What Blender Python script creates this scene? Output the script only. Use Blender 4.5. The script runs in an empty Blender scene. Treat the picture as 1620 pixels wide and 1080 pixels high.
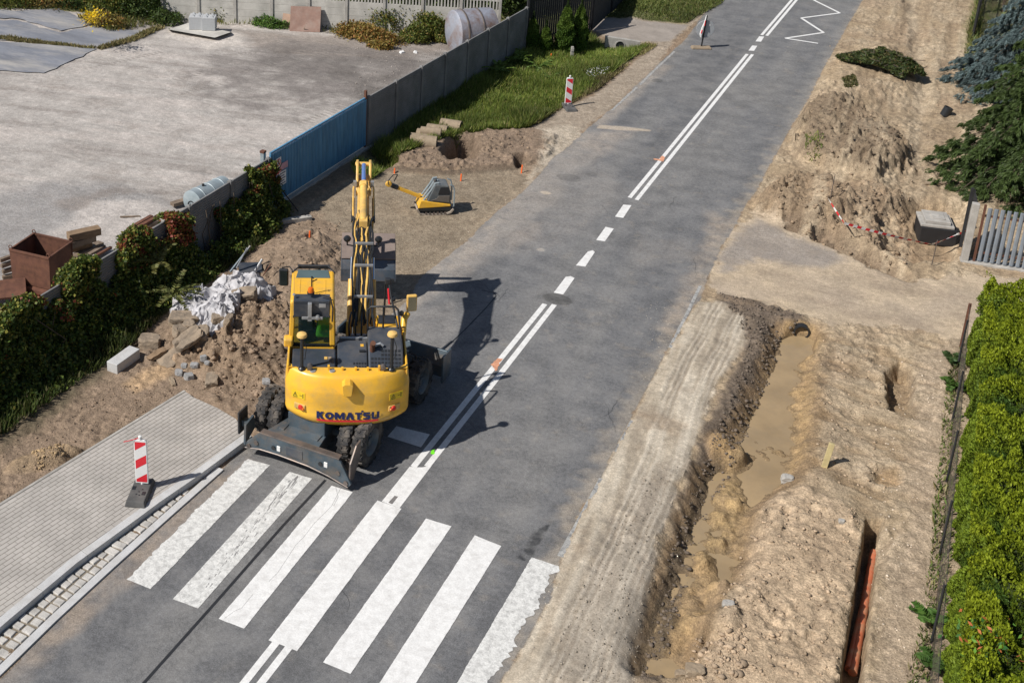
import bpy, math, random
import numpy as np
from mathutils import Vector, Matrix
random.seed(7); rng = np.random.default_rng(7)
scene = bpy.context.scene

# ---------------------------------------------------------------- camera (corrected verticals = lens shift)
CAM = dict(f=1947.65, th=0.36077, ro=0.01725, ya=-0.47706, c=(11.22982, -13.58533, 15.22958), sx=-261.794, sy=-359.435)
_th, _ro, _ya = CAM['th'], CAM['ro'], CAM['ya']
FW = np.array([math.sin(_ya)*math.cos(_th), math.cos(_ya)*math.cos(_th), -math.sin(_th)])
_r = np.array([math.cos(_ya), -math.sin(_ya), 0.]); _u = np.cross(_r, FW)
RT = math.cos(_ro)*_r + math.sin(_ro)*_u; UP = -math.sin(_ro)*_r + math.cos(_ro)*_u
cd = bpy.data.cameras.new('camera'); cam = bpy.data.objects.new('camera', cd); scene.collection.objects.link(cam)
M = Matrix([[RT[0], UP[0], -FW[0], CAM['c'][0]], [RT[1], UP[1], -FW[1], CAM['c'][1]], [RT[2], UP[2], -FW[2], CAM['c'][2]], [0, 0, 0, 1]])
cam.matrix_world = M
cd.sensor_width = 36.0; cd.lens = CAM['f']/1620*36.0
cd.shift_x = -CAM['sx']/1620; cd.shift_y = CAM['sy']/1620
cd.clip_start = 0.5; cd.clip_end = 600
scene.camera = cam

def G(px, py, z=0.0):
    """photo pixel (1620 wide) -> measured place on the plane at height z"""
    d = FW + RT*(px-810-CAM['sx'])/CAM['f'] - UP*(py-540-CAM['sy'])/CAM['f']
    o = np.array(CAM['c']); q = o + d*(z-o[2])/d[2]
    return np.array([q[0], q[1], z])
def GV(px, py, z=0.0): return Vector(G(px, py, z))

# ---------------------------------------------------------------- sky, sun, exposure
SUN_EL, SX, SY = math.radians(46), 0.61, 0.79          # shadows fall towards (+x,+y)
world = bpy.data.worlds.new('World'); scene.world = world; world.use_nodes = True
wn = world.node_tree; wn.nodes.clear()
sky = wn.nodes.new('ShaderNodeTexSky'); sky.sky_type = 'NISHITA'; sky.sun_disc = False
sky.sun_elevation = SUN_EL; sky.sun_rotation = math.atan2(-SX, -SY)
bg = wn.nodes.new('ShaderNodeBackground'); bg.inputs[1].default_value = 0.064
wo = wn.nodes.new('ShaderNodeOutputWorld'); wn.links.new(sky.outputs[0], bg.inputs[0]); wn.links.new(bg.outputs[0], wo.inputs[0])
sl = bpy.data.lights.new('sun', 'SUN'); sl.energy = 4.8; sl.angle = math.radians(0.6); sl.color = (1.0, 0.955, 0.89)
so = bpy.data.objects.new('sun', sl); scene.collection.objects.link(so)
sd = Vector((SX, SY, -math.tan(SUN_EL)*math.hypot(SX, SY))).normalized()
so.rotation_euler = sd.to_track_quat('-Z', 'Y').to_euler(); so.location = (-20, -25, 40)
scene.view_settings.view_transform = 'Standard'; scene.view_settings.look = 'None'
scene.view_settings.exposure = 0.06; scene.view_settings.gamma = 1.0
scene.cycles.max_bounces = 6; scene.cycles.transparent_max_bounces = 12

# ---------------------------------------------------------------- object helpers
def link(o, parent=None):
    scene.collection.objects.link(o)
    if parent is not None: o.parent = parent
    return o
def tag(o, label=None, cat=None, group=None, kind=None):
    if label: o['label'] = label
    if cat: o['category'] = cat
    if group: o['group'] = group
    if kind: o['kind'] = kind
    elif cat: o['kind'] = 'thing'
    return o
def empty(name, loc=(0, 0, 0), rz=0.0, label=None, cat=None, group=None):
    o = bpy.data.objects.new(name, None); o.location = loc; o.rotation_euler = (0, 0, rz); o.empty_display_size = .2
    link(o); return tag(o, label, cat, group)
def copy_tree(o, parent=None):
    c = o.copy(); scene.collection.objects.link(c)
    if parent is not None: c.parent = parent
    for ch in o.children: copy_tree(ch, c)
    return c

def np_mesh(name, V, F, mat, parent=None, col=None, smooth=False, loc=None):
    """V (n,3); F (m,3|4) int array or list of arrays"""
    me = bpy.data.meshes.new(name)
    V = np.asarray(V, np.float32); F = np.asarray(F, np.int32); k = F.shape[1]
    me.vertices.add(len(V)); me.vertices.foreach_set('co', V.ravel())
    me.loops.add(F.size); me.loops.foreach_set('vertex_index', F.ravel())
    me.polygons.add(len(F)); me.polygons.foreach_set('loop_start', np.arange(0, F.size, k, dtype=np.int32))
    me.polygons.foreach_set('loop_total', np.full(len(F), k, np.int32))
    if smooth: me.polygons.foreach_set('use_smooth', np.ones(len(F), bool))
    me.update(calc_edges=True)
    if col is not None:
        a = me.color_attributes.new('col', 'FLOAT_COLOR', 'POINT')
        a.data.foreach_set('color', np.concatenate([col, np.ones((len(col), 1))], 1).astype(np.float32).ravel())
    me.materials.append(mat)
    o = bpy.data.objects.new(name, me); link(o, parent)
    if loc is not None: o.location = loc
    return o

class MB:
    """collects primitive shapes into one mesh"""
    def __init__(s, T=None): s.v = []; s.f = []; s.T = T or Matrix()
    def add(s, vs, fs, T=None):
        T = s.T @ T if T is not None else s.T
        n = len(s.v); s.v += [tuple(T @ Vector(v)) for v in vs]; s.f += [tuple(i+n for i in f) for f in fs]; return s
    def box(s, x0, x1, y0, y1, z0, z1, T=None, top=None):
        t = top or (0, 0)   # shrink of the top in x,y
        vs = [(x0, y0, z0), (x1, y0, z0), (x1, y1, z0), (x0, y1, z0), (x0+t[0], y0+t[1], z1), (x1-t[0], y0+t[1], z1), (x1-t[0], y1-t[1], z1), (x0+t[0], y1-t[1], z1)]
        return s.add(vs, [(0, 3, 2, 1), (4, 5, 6, 7), (0, 1, 5, 4), (1, 2, 6, 5), (2, 3, 7, 6), (3, 0, 4, 7)], T)
    def prism(s, pts, a, b, axis='x', T=None):
        """polygon pts (u,v) extruded along axis from a to b; axis x: (y,z), y: (x,z), z: (x,y)"""
        mk = {'x': lambda t, u, v: (t, u, v), 'y': lambda t, u, v: (u, t, v), 'z': lambda t, u, v: (u, v, t)}[axis]
        n = len(pts); vs = [mk(a, *p) for p in pts] + [mk(b, *p) for p in pts]
        fs = [tuple(range(n))[::-1], tuple(range(n, 2*n))] + [(i, (i+1) % n, n+(i+1) % n, n+i) for i in range(n)]
        return s.add(vs, fs, T)
    def tube(s, pts, r, n=8, cap=True, T=None, rr=None):
        pts = [Vector(p) for p in pts]; m = len(pts); vs = []; prev = None
        for i, p in enumerate(pts):
            d = (pts[min(i+1, m-1)] - pts[max(i-1, 0)])
            d = d.normalized() if d.length > 1e-9 else Vector((0, 0, 1))
            if prev is None: a = d.orthogonal().normalized()
            else: a = (prev - d*prev.dot(d)); a = a.normalized() if a.length > 1e-6 else d.orthogonal().normalized()
            prev = a; b = d.cross(a); R = rr[i] if rr else r
            for k in range(n):
                t = 2*math.pi*k/n; vs.append(tuple(p + (a*math.cos(t) + b*math.sin(t))*R))
        fs = [(i*n+k, i*n+(k+1) % n, (i+1)*n+(k+1) % n, (i+1)*n+k) for i in range(m-1) for k in range(n)]
        if cap: fs += [tuple(range(n))[::-1], tuple(range((m-1)*n, m*n))]
        return s.add(vs, fs, T)
    def lathe(s, prof, n=24, axis='z', c=(0, 0, 0), T=None, close=True):
        """profile (r,t) revolved about axis through c"""
        mk = {'z': lambda r, t, co, si: (c[0]+r*co, c[1]+r*si, c[2]+t), 'x': lambda r, t, co, si: (c[0]+t, c[1]+r*co, c[2]+r*si), 'y': lambda r, t, co, si: (c[0]+r*co, c[1]+t, c[2]+r*si)}[axis]
        m = len(prof); vs = []
        for k in range(n):
            co, si = math.cos(2*math.pi*k/n), math.sin(2*math.pi*k/n)
            vs += [mk(r, t, co, si) for r, t in prof]
        fs = [(k*m+i, k*m+i+1, ((k+1) % n)*m+i+1, ((k+1) % n)*m+i) for k in range(n) for i in range(m-1)]
        return s.add(vs, fs, T)
    def build(s, name, mat, parent=None, bevel=0.0, smooth=False, seg=2, loc=None, rz=None):
        me = bpy.data.meshes.new(name); me.from_pydata(s.v, [], s.f); me.update()
        me.materials.append(mat)
        o = bpy.data.objects.new(name, me); link(o, parent)
        if smooth:
            me.polygons.foreach_set('use_smooth', [True]*len(me.polygons))
            m = o.modifiers.new('es', 'EDGE_SPLIT'); m.split_angle = math.radians(40)
        if bevel > 0:
            b = o.modifiers.new('bv', 'BEVEL'); b.width = bevel; b.segments = seg; b.limit_method = 'ANGLE'; b.angle_limit = math.radians(35); b.use_clamp_overlap = True
        if loc is not None: o.location = loc
        if rz is not None: o.rotation_euler = (0, 0, rz)
        return o
def Rz(a): return Matrix.Rotation(a, 4, 'Z')
def Rx(a): return Matrix.Rotation(a, 4, 'X')
def Ry(a): return Matrix.Rotation(a, 4, 'Y')
def Tr(*a): return Matrix.Translation(Vector(a))

# ---------------------------------------------------------------- materials
def mat(name, col, rough=.6, metal=0., var=.25, scale=3., bump=.0, bscale=30., dirt=None, damt=.4, dscale=2.5, spec=.5, attr=False, alpha=None, emit=None, trans=0., coat=0., stretch=(1, 1, 1), speck=0., spscale=120.):
    m = bpy.data.materials.new(name); m.use_nodes = True; nt = m.node_tree; N = nt.nodes; L = nt.links
    bs = N['Principled BSDF']; bs.inputs['Roughness'].default_value = rough; bs.inputs['Metallic'].default_value = metal
    bs.inputs['Specular IOR Level'].default_value = spec
    if coat: bs.inputs['Coat Weight'].default_value = coat; bs.inputs['Coat Roughness'].default_value = .15
    tc = N.new('ShaderNodeTexCoord'); mp = N.new('ShaderNodeMapping'); mp.inputs['Scale'].default_value = stretch
    L.new(tc.outputs['Object'], mp.inputs[0]); P = mp.outputs[0]
    if attr:
        at = N.new('ShaderNodeAttribute'); at.attribute_name = 'col'; base = at.outputs['Color']
    else:
        rgb = N.new('ShaderNodeRGB'); rgb.outputs[0].default_value = (*col, 1); base = rgb.outputs[0]
    def noise(sc, det=5., rg=.6):
        n = N.new('ShaderNodeTexNoise'); n.inputs['Scale'].default_value = sc; n.inputs['Detail'].default_value = det; n.inputs['Roughness'].default_value = rg
        L.new(P, n.inputs['Vector']); return n.outputs['Fac']
    def ramp(f, a, b, lo, hi):
        r = N.new('ShaderNodeMapRange'); r.inputs[1].default_value = a; r.inputs[2].default_value = b; r.inputs[3].default_value = lo; r.inputs[4].default_value = hi
        L.new(f, r.inputs[0]); return r.outputs[0]
    def mul(c, f):
        x = N.new('ShaderNodeVectorMath'); x.operation = 'SCALE'; L.new(c, x.inputs[0]); L.new(f, x.inputs['Scale']); return x.outputs[0]
    c = base
    if var > 0: c = mul(c, ramp(noise(scale), .3, .7, 1-var, 1+var))
    if speck > 0: c = mul(c, ramp(noise(spscale, 4., .75), .36, .64, 1-speck, 1+speck))
    if speck > 0 and attr: c = mul(c, ramp(noise(spscale*.27, 4., .7), .36, .64, 1-speck*.6, 1+speck*.6))
    if dirt:
        mx = N.new('ShaderNodeMix'); mx.data_type = 'RGBA'
        L.new(ramp(noise(dscale, 8., .7), .45, .68, 0, damt), mx.inputs[0]); L.new(c, mx.inputs[6]); mx.inputs[7].default_value = (*dirt, 1); c = mx.outputs[2]
    L.new(c, bs.inputs['Base Color'])
    if bump > 0:
        b = N.new('ShaderNodeBump'); b.inputs['Strength'].default_value = 1.; b.inputs['Distance'].default_value = bump
        L.new(noise(bscale, 6., .65), b.inputs['Height']); L.new(b.outputs[0], bs.inputs['Normal'])
    if emit: bs.inputs['Emission Color'].default_value = (*emit[:3], 1); bs.inputs['Emission Strength'].default_value = emit[3]
    if trans:
        t = N.new('ShaderNodeBsdfTranslucent'); L.new(c, t.inputs[0]); ms = N.new('ShaderNodeMixShader'); ms.inputs[0].default_value = trans
        L.new(bs.outputs[0], ms.inputs[1]); L.new(t.outputs[0], ms.inputs[2]); L.new(ms.outputs[0], N['Material Output'].inputs[0])
    if alpha is not None:
        t = N.new('ShaderNodeBsdfTransparent'); t.inputs[0].default_value = (*alpha[:3], 1); ms = N.new('ShaderNodeMixShader'); ms.inputs[0].default_value = alpha[3]
        L.new(bs.outputs[0], ms.inputs[1]); L.new(t.outputs[0], ms.inputs[2]); L.new(ms.outputs[0], N['Material Output'].inputs[0])
    return m
M_ = {}
M_['yellow'] = mat('yellow_paint', (.84, .46, .035), .42, var=.06, dirt=(.42, .29, .13), damt=.5, dscale=2.6, coat=.2)
M_['yellow2'] = mat('boom_paint', (.76, .47, .12), .45, var=.15, dirt=(.30, .22, .12), damt=.6, dscale=3.5)
M_['black'] = mat('black_plastic', (.022, .024, .028), .45, var=.3, dirt=(.12, .105, .09), damt=.35)
M_['hood'] = mat('dusty_dark_hood', (.045, .055, .072), .42, var=.35, scale=1.5, dirt=(.17, .15, .13), damt=.6, dscale=1.3)
M_['steel'] = mat('blue_grey_steel', (.085, .115, .14), .45, metal=.3, var=.3, scale=2., dirt=(.28, .19, .11), damt=.5, dscale=2.2, bump=.003, bscale=12)
M_['wornsteel'] = mat('worn_steel', (.17, .15, .14), .5, metal=.5, var=.35, scale=3., dirt=(.25, .16, .10), damt=.5, dscale=3)
M_['bucket'] = mat('bucket_steel', (.10, .125, .155), .38, metal=.6, var=.25, scale=2., dirt=(.26, .20, .16), damt=.6, dscale=1.8)
M_['rubber'] = mat('tyre_rubber', (.028, .028, .03), .85, var=.35, dirt=(.20, .17, .14), damt=.75, dscale=4., bump=.004, bscale=40)
M_['hose'] = mat('black_hose', (.02, .022, .025), .4, var=.2)
M_['chrome'] = mat('chrome_rod', (.55, .6, .68), .12, metal=1., var=.05)
M_['silver'] = mat('bare_metal', (.45, .46, .47), .4, metal=.6, var=.2)
M_['glass'] = mat('cab_glass', (.02, .05, .05), .05, var=0, spec=.8, alpha=(.72, .78, .78, .80))
M_['roofglass'] = mat('roof_glass', (.10, .14, .14), .12, var=.1, spec=.8)
M_['amber'] = mat('amber_lens', (.62, .13, .01), .15, var=.1, emit=(1, .3, .02, .04))
M_['redlens'] = mat('red_lens', (.65, .035, .02), .25, var=.1)
M_['navy'] = mat('navy_lettering', (.012, .02, .10), .5, var=.1)
M_['red'] = mat('red_reflective', (.72, .025, .04), .45, var=.06)
M_['white'] = mat('white_plastic', (.80, .80, .79), .5, var=.05, dirt=(.5, .46, .4), damt=.25)
M_['rust'] = mat('rusty_steel', (.115, .048, .03), .85, var=.35, scale=4, dirt=(.19, .085, .045), damt=.6, dscale=6, bump=.004, bscale=40)
M_['conc'] = mat('concrete', (.40, .38, .35), .9, var=.2, scale=2.5, dirt=(.22, .2, .17), damt=.5, dscale=3, bump=.006, bscale=25, speck=.12, spscale=60)
M_['conc_wall'] = mat('weathered_concrete', (.20, .197, .195), .92, var=.28, scale=1.2, dirt=(.12, .12, .11), damt=.55, dscale=1.1, bump=.006, bscale=30, speck=.15, spscale=40)
M_['conc_light'] = mat('light_concrete_wall', (.50, .48, .44), .92, var=.2, scale=1.2, dirt=(.27, .26, .23), damt=.55, dscale=1.4, bump=.006, bscale=30)
M_['granite'] = mat('pale_granite', (.52, .52, .52), .8, var=.1, scale=4, bump=.003, bscale=60, speck=.3, spscale=170, dirt=(.36, .33, .29), damt=.4)
M_['sett'] = mat('granite_sett', (.46, .44, .41), .85, var=.3, scale=3.5, bump=.006, bscale=40, speck=.25, spscale=110)
M_['clay'] = mat('old_concrete_pipe', (.30, .235, .165), .9, var=.25, scale=4, dirt=(.20, .15, .10), damt=.6, dscale=5, bump=.006, bscale=30)
M_['orange'] = mat('orange_pipe', (.50, .14, .065), .5, var=.15, dirt=(.4, .28, .17), damt=.75, dscale=4)
M_['orangestake'] = mat('orange_stake', (.9, .16, .03), .6, var=.1)
M_['wood'] = mat('weathered_wood', (.24, .16, .095), .85, var=.35, scale=5, stretch=(1, 1, 6), dirt=(.12, .09, .07), damt=.5, bump=.004)
M_['woodgrey'] = mat('old_grey_timber', (.17, .125, .09), .9, var=.4, scale=5, dirt=(.30, .25, .2), damt=.5, bump=.005)
M_['woodpale'] = mat('pale_stake_wood', (.52, .43, .22), .8, var=.2, scale=8)
M_['bags'] = mat('white_sheeting', (.47, .465, .485), .6, var=.2, scale=3, dirt=(.34, .31, .30), damt=.6, dscale=5, bump=.008, bscale=18)
M_['bluegate'] = mat('blue_painted_metal', (.085, .25, .42), .5, var=.28, scale=2.2, stretch=(5, 5, .5), dirt=(.15, .34, .48), damt=.6, dscale=3.)
M_['tank'] = mat('peeling_silver_tank', (.36, .38, .44), .55, metal=.2, var=.2, scale=2, dirt=(.20, .12, .085), damt=.95, dscale=1.1, bump=.006, bscale=10)
M_['tankgrey'] = mat('pale_grey_tank', (.30, .36, .39), .5, metal=.2, var=.2, dirt=(.42, .42, .4), damt=.4)
M_['fencegrey'] = mat('grey_slat_paint', (.25, .29, .34), .5, metal=.3, var=.15, dirt=(.33, .31, .28), damt=.3)
M_['dark'] = mat('dark_fence_wood', (.022, .022, .024), .8, var=.35)
M_['bark'] = mat('bark', (.10, .075, .055), .95, var=.35, bump=.01)
M_['leaf'] = mat('leaf', (.1, .1, .1), .55, var=0, attr=True, trans=.25, spec=.3)
M_['rock'] = mat('broken_asphalt_chunk', (.25, .20, .15), .92, var=.3, scale=4, dirt=(.33, .25, .17), damt=.7, dscale=4, bump=.012, bscale=18, speck=.15, spscale=70)
M_['rockgrey'] = mat('grey_stone', (.30, .30, .30), .9, var=.25, scale=6, bump=.008, bscale=25)
M_['clod'] = mat('dirt_clod', (.2, .15, .1), .95, var=.25, scale=6, attr=True, bump=.006, bscale=40)
M_['mesh'] = mat('wire_mesh', (.21, .18, .155), .6, metal=.3, var=.2)
M_['person'] = mat('green_vest', (.22, .75, .05), .7, var=.12)
M_['skin'] = mat('skin', (.5, .3, .22), .6, var=.05)
# ================================================================ GROUND
# ---- value noise
_lat = rng.random((256, 256)).astype(np.float32)
def vnoise(x, y, s, o=0):
    X = x/s + o*17.3; Y = y/s + o*9.7
    xi = np.floor(X).astype(int); yi = np.floor(Y).astype(int); fx = X-xi; fy = Y-yi
    fx = fx*fx*(3-2*fx); fy = fy*fy*(3-2*fy)
    a = _lat[xi % 256, yi % 256]; b = _lat[(xi+1) % 256, yi % 256]; c = _lat[xi % 256, (yi+1) % 256]; d = _lat[(xi+1) % 256, (yi+1) % 256]
    return (a*(1-fx)+b*fx)*(1-fy) + (c*(1-fx)+d*fx)*fy
def fbm(x, y, s, n=4, o=0, g=.5):
    t = 0; w = 1; W = 0
    for k in range(n):
        t = t + w*(vnoise(x+k*3.1, y-k*5.7, s/(2**k), o+k)-.5)*2; W += w; w *= g
    return t/W
# ---- rectilinear grid, finer where the camera is near
def axis(segs):
    out = []
    for a, b, st in segs: out.append(np.arange(a, b-1e-6, st))
    out.append(np.array([segs[-1][1]])); return np.concatenate(out)
GX = axis([(-60, -32, 1.0), (-32, -7, .11), (-7, -4.6, .06), (-4.6, 13.2, .036), (13.2, 16, .12), (16, 60, 1.)])
GY = axis([(-12, -3.2, .5), (-3.2, 22, .036), (22, 32, .055), (32, 46, .09), (46, 60, .18), (60, 110, 2.)])
XX, YY = np.meshgrid(GX, GY, indexing='ij'); shp = XX.shape; x = XX.ravel(); y = YY.ravel()
NO = {s: fbm(x, y, s, 4, o) for s, o in ((.25, 1), (1., 2), (4., 3))}
def sdf(poly):
    P = np.array(poly); n = len(P); best = np.full(len(x), 1e9, np.float32); ins = np.zeros(len(x), bool)
    mn = P.min(0)-2.5; mx = P.max(0)+2.5
    m = (x > mn[0]) & (x < mx[0]) & (y > mn[1]) & (y < mx[1]); xs = x[m]; ys = y[m]
    b = np.full(len(xs), 1e9); s = np.zeros(len(xs), bool)
    for i in range(n):
        a = P[i]; c = P[(i+1) % n]; e = c-a; w0 = xs-a[0]; w1 = ys-a[1]
        t = np.clip((w0*e[0]+w1*e[1])/(e@e+1e-12), 0, 1)
        b = np.minimum(b, (w0-e[0]*t)**2+(w1-e[1]*t)**2)
        cnd = ((a[1] <= ys) & (c[1] > ys)) | ((c[1] <= ys) & (a[1] > ys))
        if abs(e[1]) > 1e-9: s ^= cnd & (xs < a[0]+(ys-a[1])*e[0]/e[1])
    b = np.sqrt(b); best[m] = np.where(s, -b, b); return best
def gp(pts, z=0.): return [tuple(G(a, b, z)[:2]) for a, b in pts]
def pm(pts, soft=.15, z=0., warp=.08, ws=.25, raw=False, off=0.):
    """soft mask of a measured outline (photo pixels at height z, or metres when raw)"""
    d = sdf(pts if raw else gp(pts, z)) + NO[ws]*warp + off
    t = np.clip(.5-d/soft, 0, 1); return t*t*(3-2*t)
def ell(px, py, rx, ry, z=0., ang=0., pw=1.):
    c = G(px, py, z); dx = x-c[0]; dy = y-c[1]; ca, sa = math.cos(ang), math.sin(ang)
    u = (dx*ca+dy*sa)/rx; v = (-dx*sa+dy*ca)/ry; r2 = u*u+v*v
    return np.clip(1-r2, 0, 1)**pw
H = np.zeros(len(x)); C = np.zeros((len(x), 3))
def paint(m, col, amt=1.):
    global C
    a = (m*amt)[:, None]; C = C*(1-a) + np.array(col)*a
DARK = (.105, .078, .058); SOIL = (.265, .195, .132); SAND = (.395, .30, .195); SANDL = (.49, .405, .295); WET = (.25, .17, .095)
GRAV = (.42, .36, .28); COMP = (.275, .225, .165); YARD = (.42, .39, .362); DUST = (.37, .32, .275); ASPH = (.156, .157, .162); GREEN = (.06, .075, .028)

# base soils
C[:] = SOIL
paint(np.clip(NO[4.]*1.5+.5, 0, 1), (.31, .225, .16), .6)
rough = np.full(len(x), .035)
# ---- right-hand works: sand
R_ALL = [(1365, -40), (1341, 41), (1304, 106), (1280, 155), (1255, 196), (1235, 232), (1218, 261), (1198, 301), (1178, 326), (1165, 355), (1141, 391), (1125, 430), (1110, 469), (1069, 526), (1031, 601), (1000, 658), (950, 755), (910, 820), (886, 890), (868, 950), (835, 1010), (790, 1080), (740, 1160), (2100, 1300), (2100, -40)]
right = pm(R_ALL, .1, warp=.05)
paint(right, SAND)
paint(right*np.clip(NO[1.]*1.6+.35, 0, 1), SANDL, .55)
paint(right*np.clip(fbm(x, y, 2.2, 4, 9)*2., 0, 1), (.36, .26, .175), .6)
rough = np.where(right > .5, .045, rough)
# gravel shoulder with tyre streaks
gs = pm([(1104, 478), (1150, 480), (1178, 505), (1184, 545), (1130, 614), (1090, 727), (1045, 840), (1025, 966), (1010, 1040), (960, 1200), (700, 1200), (790, 1080), (868, 950), (886, 890), (950, 755), (1031, 601), (1085, 510)], .18, warp=.12)
paint(gs, GRAV, .9)
th_ = math.radians(3.); su = (x*math.cos(th_)+y*math.sin(th_))
st = fbm(su*1.0, y*.08, .16, 3, 21); paint(gs*np.clip(st*2.2, 0, 1), (.54, .48, .39), .7); paint(gs*np.clip(-st*2.2, 0, 1), (.26, .215, .165), .65)
H += gs*(.04 + .018*st)
gsd = pm([(1010, 760), (1085, 720), (1060, 800), (1030, 960), (1000, 1090), (860, 1090), (900, 960), (950, 860)], .5, warp=.3)
paint(gsd*gs, (.29, .25, .205), .65)
rough = np.where(gs > .5, .012, rough); rough = np.where(gsd*gs > .5, .016, rough)
_p0 = G(1150, 510)[:2]; _p1 = G(985, 900)[:2]; _d = (_p1-_p0)/np.hypot(*(_p1-_p0)); _c = (x-_p0[0])*(-_d[1])+(y-_p0[1])*_d[0]+.25*NO[4.]+.03*NO[.25]
for _o in (-.55, -.42, -.30, .02, .12, .26, .38, .75):
    _l = np.exp(-((_c-_o)/.028)**2)*gs*np.clip(.6+NO[1.]*2, 0, 1); H -= _l*.022; paint(_l, (.24, .20, .155), .6); _l2 = np.exp(-((_c-_o-.06)/.03)**2)*gs; paint(_l2, (.58, .52, .43), .45)
# dark clumpy spoil strip along the trench
ds = pm([(1138, 462), (1208, 478), (1270, 498), (1285, 530), (1240, 551), (1200, 640), (1165, 700), (1130, 760), (1090, 850), (1060, 1000), (1040, 1080), (1010, 1080), (1030, 960), (1070, 800), (1110, 690), (1150, 600), (1182, 545), (1178, 505), (1140, 485)], .25, warp=.16)
paint(ds, (.15, .118, .092), .95); H += ds*.05; rough = np.where(ds > .4, .05, rough)
# trench with standing water
tr_out = [(1228, 520), (1290, 525), (1310, 560), (1300, 620), (1290, 690), (1280, 745), (1250, 775), (1205, 790), (1190, 850), (1165, 920), (1120, 1000), (1085, 1060), (1005, 1060), (1030, 960), (1068, 850), (1112, 750), (1160, 680), (1195, 610), (1215, 560)]
tr = np.clip(pm(tr_out, .6, z=-.12, warp=.14)*.5+pm(tr_out, .8, z=-.12, warp=.35, ws=1.)*.5, 0, 1); H -= tr*.44
H += np.clip(tr*1.2, 0, 1)*pm([(1272, 540), (1380, 540), (1370, 700), (1330, 800), (1230, 800), (1262, 700), (1262, 620)], .9, z=-.3, warp=.16)*.33
shf = pm([(1215, 800), (1195, 880), (1135, 1010), (1080, 1065), (1030, 1050), (1090, 900), (1135, 800)], .3, z=-.4, warp=.14); H += shf*(.07+.24*fbm(x, y, .55, 3, 23))
floor_ = pm(tr_out, .3, z=-.35, warp=.1, off=.16)
paint(pm(tr_out, .2, z=-.2, warp=.15, off=-.12), WET, .85)
paint(floor_, (.40, .275, .14), .85); paint(tr*np.clip(fbm(x*.6, y*1.6, .5, 4, 33)*2, 0, 1), (.30, .20, .11), .5)
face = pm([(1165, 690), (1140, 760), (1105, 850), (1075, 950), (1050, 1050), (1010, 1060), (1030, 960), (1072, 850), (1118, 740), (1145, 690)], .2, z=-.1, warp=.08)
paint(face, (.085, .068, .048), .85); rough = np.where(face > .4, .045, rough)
H += ell(1200, 720, .55, .9, -.4)*.10 + ell(1150, 705, .42, .5, 0, pw=.7)*.42 + ell(1160, 870, .35, .5, -.45)*.09 + ell(1140, 960, .4, .35, -.45)*.16 + ell(1120, 1010, .5, .4, -.45)*.22
paint(ell(1150, 700, .5, .6, 0), (.44, .29, .14), .9); rough = np.where(ell(1150, 700, .5, .6) > .1, .11, rough)
H += pm([(1285, 600), (1330, 620), (1330, 760), (1250, 800), (1285, 700)], .6, warp=.2)*.06
_ms = pm([(1168, 715), (1188, 722), (1184, 770), (1172, 820), (1140, 880), (1112, 900), (1098, 880), (1128, 790)], .28, z=-.3, warp=.1); H += _ms*(.13+.12*fbm(x, y, .4, 3, 27)); paint(_ms, (.40, .28, .14), .8)
H += shf*.05
# pale plateau between the trenches
pl = pm([(1205, 800), (1260, 770), (1330, 790), (1368, 830), (1350, 960), (1325, 1100), (1060, 1140), (1120, 1030), (1170, 930), (1195, 850)], .35, warp=.15)
paint(pl, (.54, .41, .28), .75); H += pl*.08; rough = np.where(pl > .5, .055, rough)
# wheel-rut stripes of pale and wet soil around the upper trench
band = np.clip(fbm(x*.5+y*.2, y*1.4, .5, 3, 31)*2.2, 0, 1)
up = pm([(1290, 540), (1490, 540), (1480, 800), (1370, 820), (1290, 780), (1300, 640)], .5, warp=.2)
paint(up*band, WET, .45); H -= up*band*.05; paint(up*(1-band), SANDL, .35)
# orange-pipe slit trench, holes
sl_ = pm([(1372, 818), (1392, 822), (1388, 880), (1378, 960), (1362, 1090), (1328, 1090), (1350, 960), (1362, 880)], .07, warp=.035); H -= sl_*.55
paint(sl_, (.26, .17, .10), .9); H += pm([(1372, 818), (1400, 830), (1410, 870), (1390, 890), (1378, 850)], .2, warp=.1)*-.15
h1 = pm([(1405, 585), (1425, 570), (1448, 590), (1442, 640), (1410, 645)], .15, warp=.08); H -= h1*.4; paint(h1, WET, .7)
h2 = pm([(1380, 740), (1420, 738), (1425, 762), (1390, 765)], .25, warp=.1); H -= h2*.12; paint(h2, (.33, .22, .12), .8)
h3 = pm([(1240, 520), (1262, 508), (1292, 520), (1292, 548), (1250, 552)], .2, warp=.08); H -= h3*.3; paint(h3, WET, .7)
# strip beside the mesh fence
fs = pm([(1455, 560), (1522, 535), (1500, 800), (1485, 1090), (1385, 1090), (1400, 900), (1440, 800)], .5, warp=.2); paint(fs, (.45, .355, .26), .7); rough = np.where(fs > .5, .022, rough)
fd = pm([(1500, 560), (1528, 530), (1515, 800), (1500, 1090), (1462, 1090), (1480, 850)], .3, warp=.12); paint(fd, (.24, .19, .13), .6)
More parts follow.
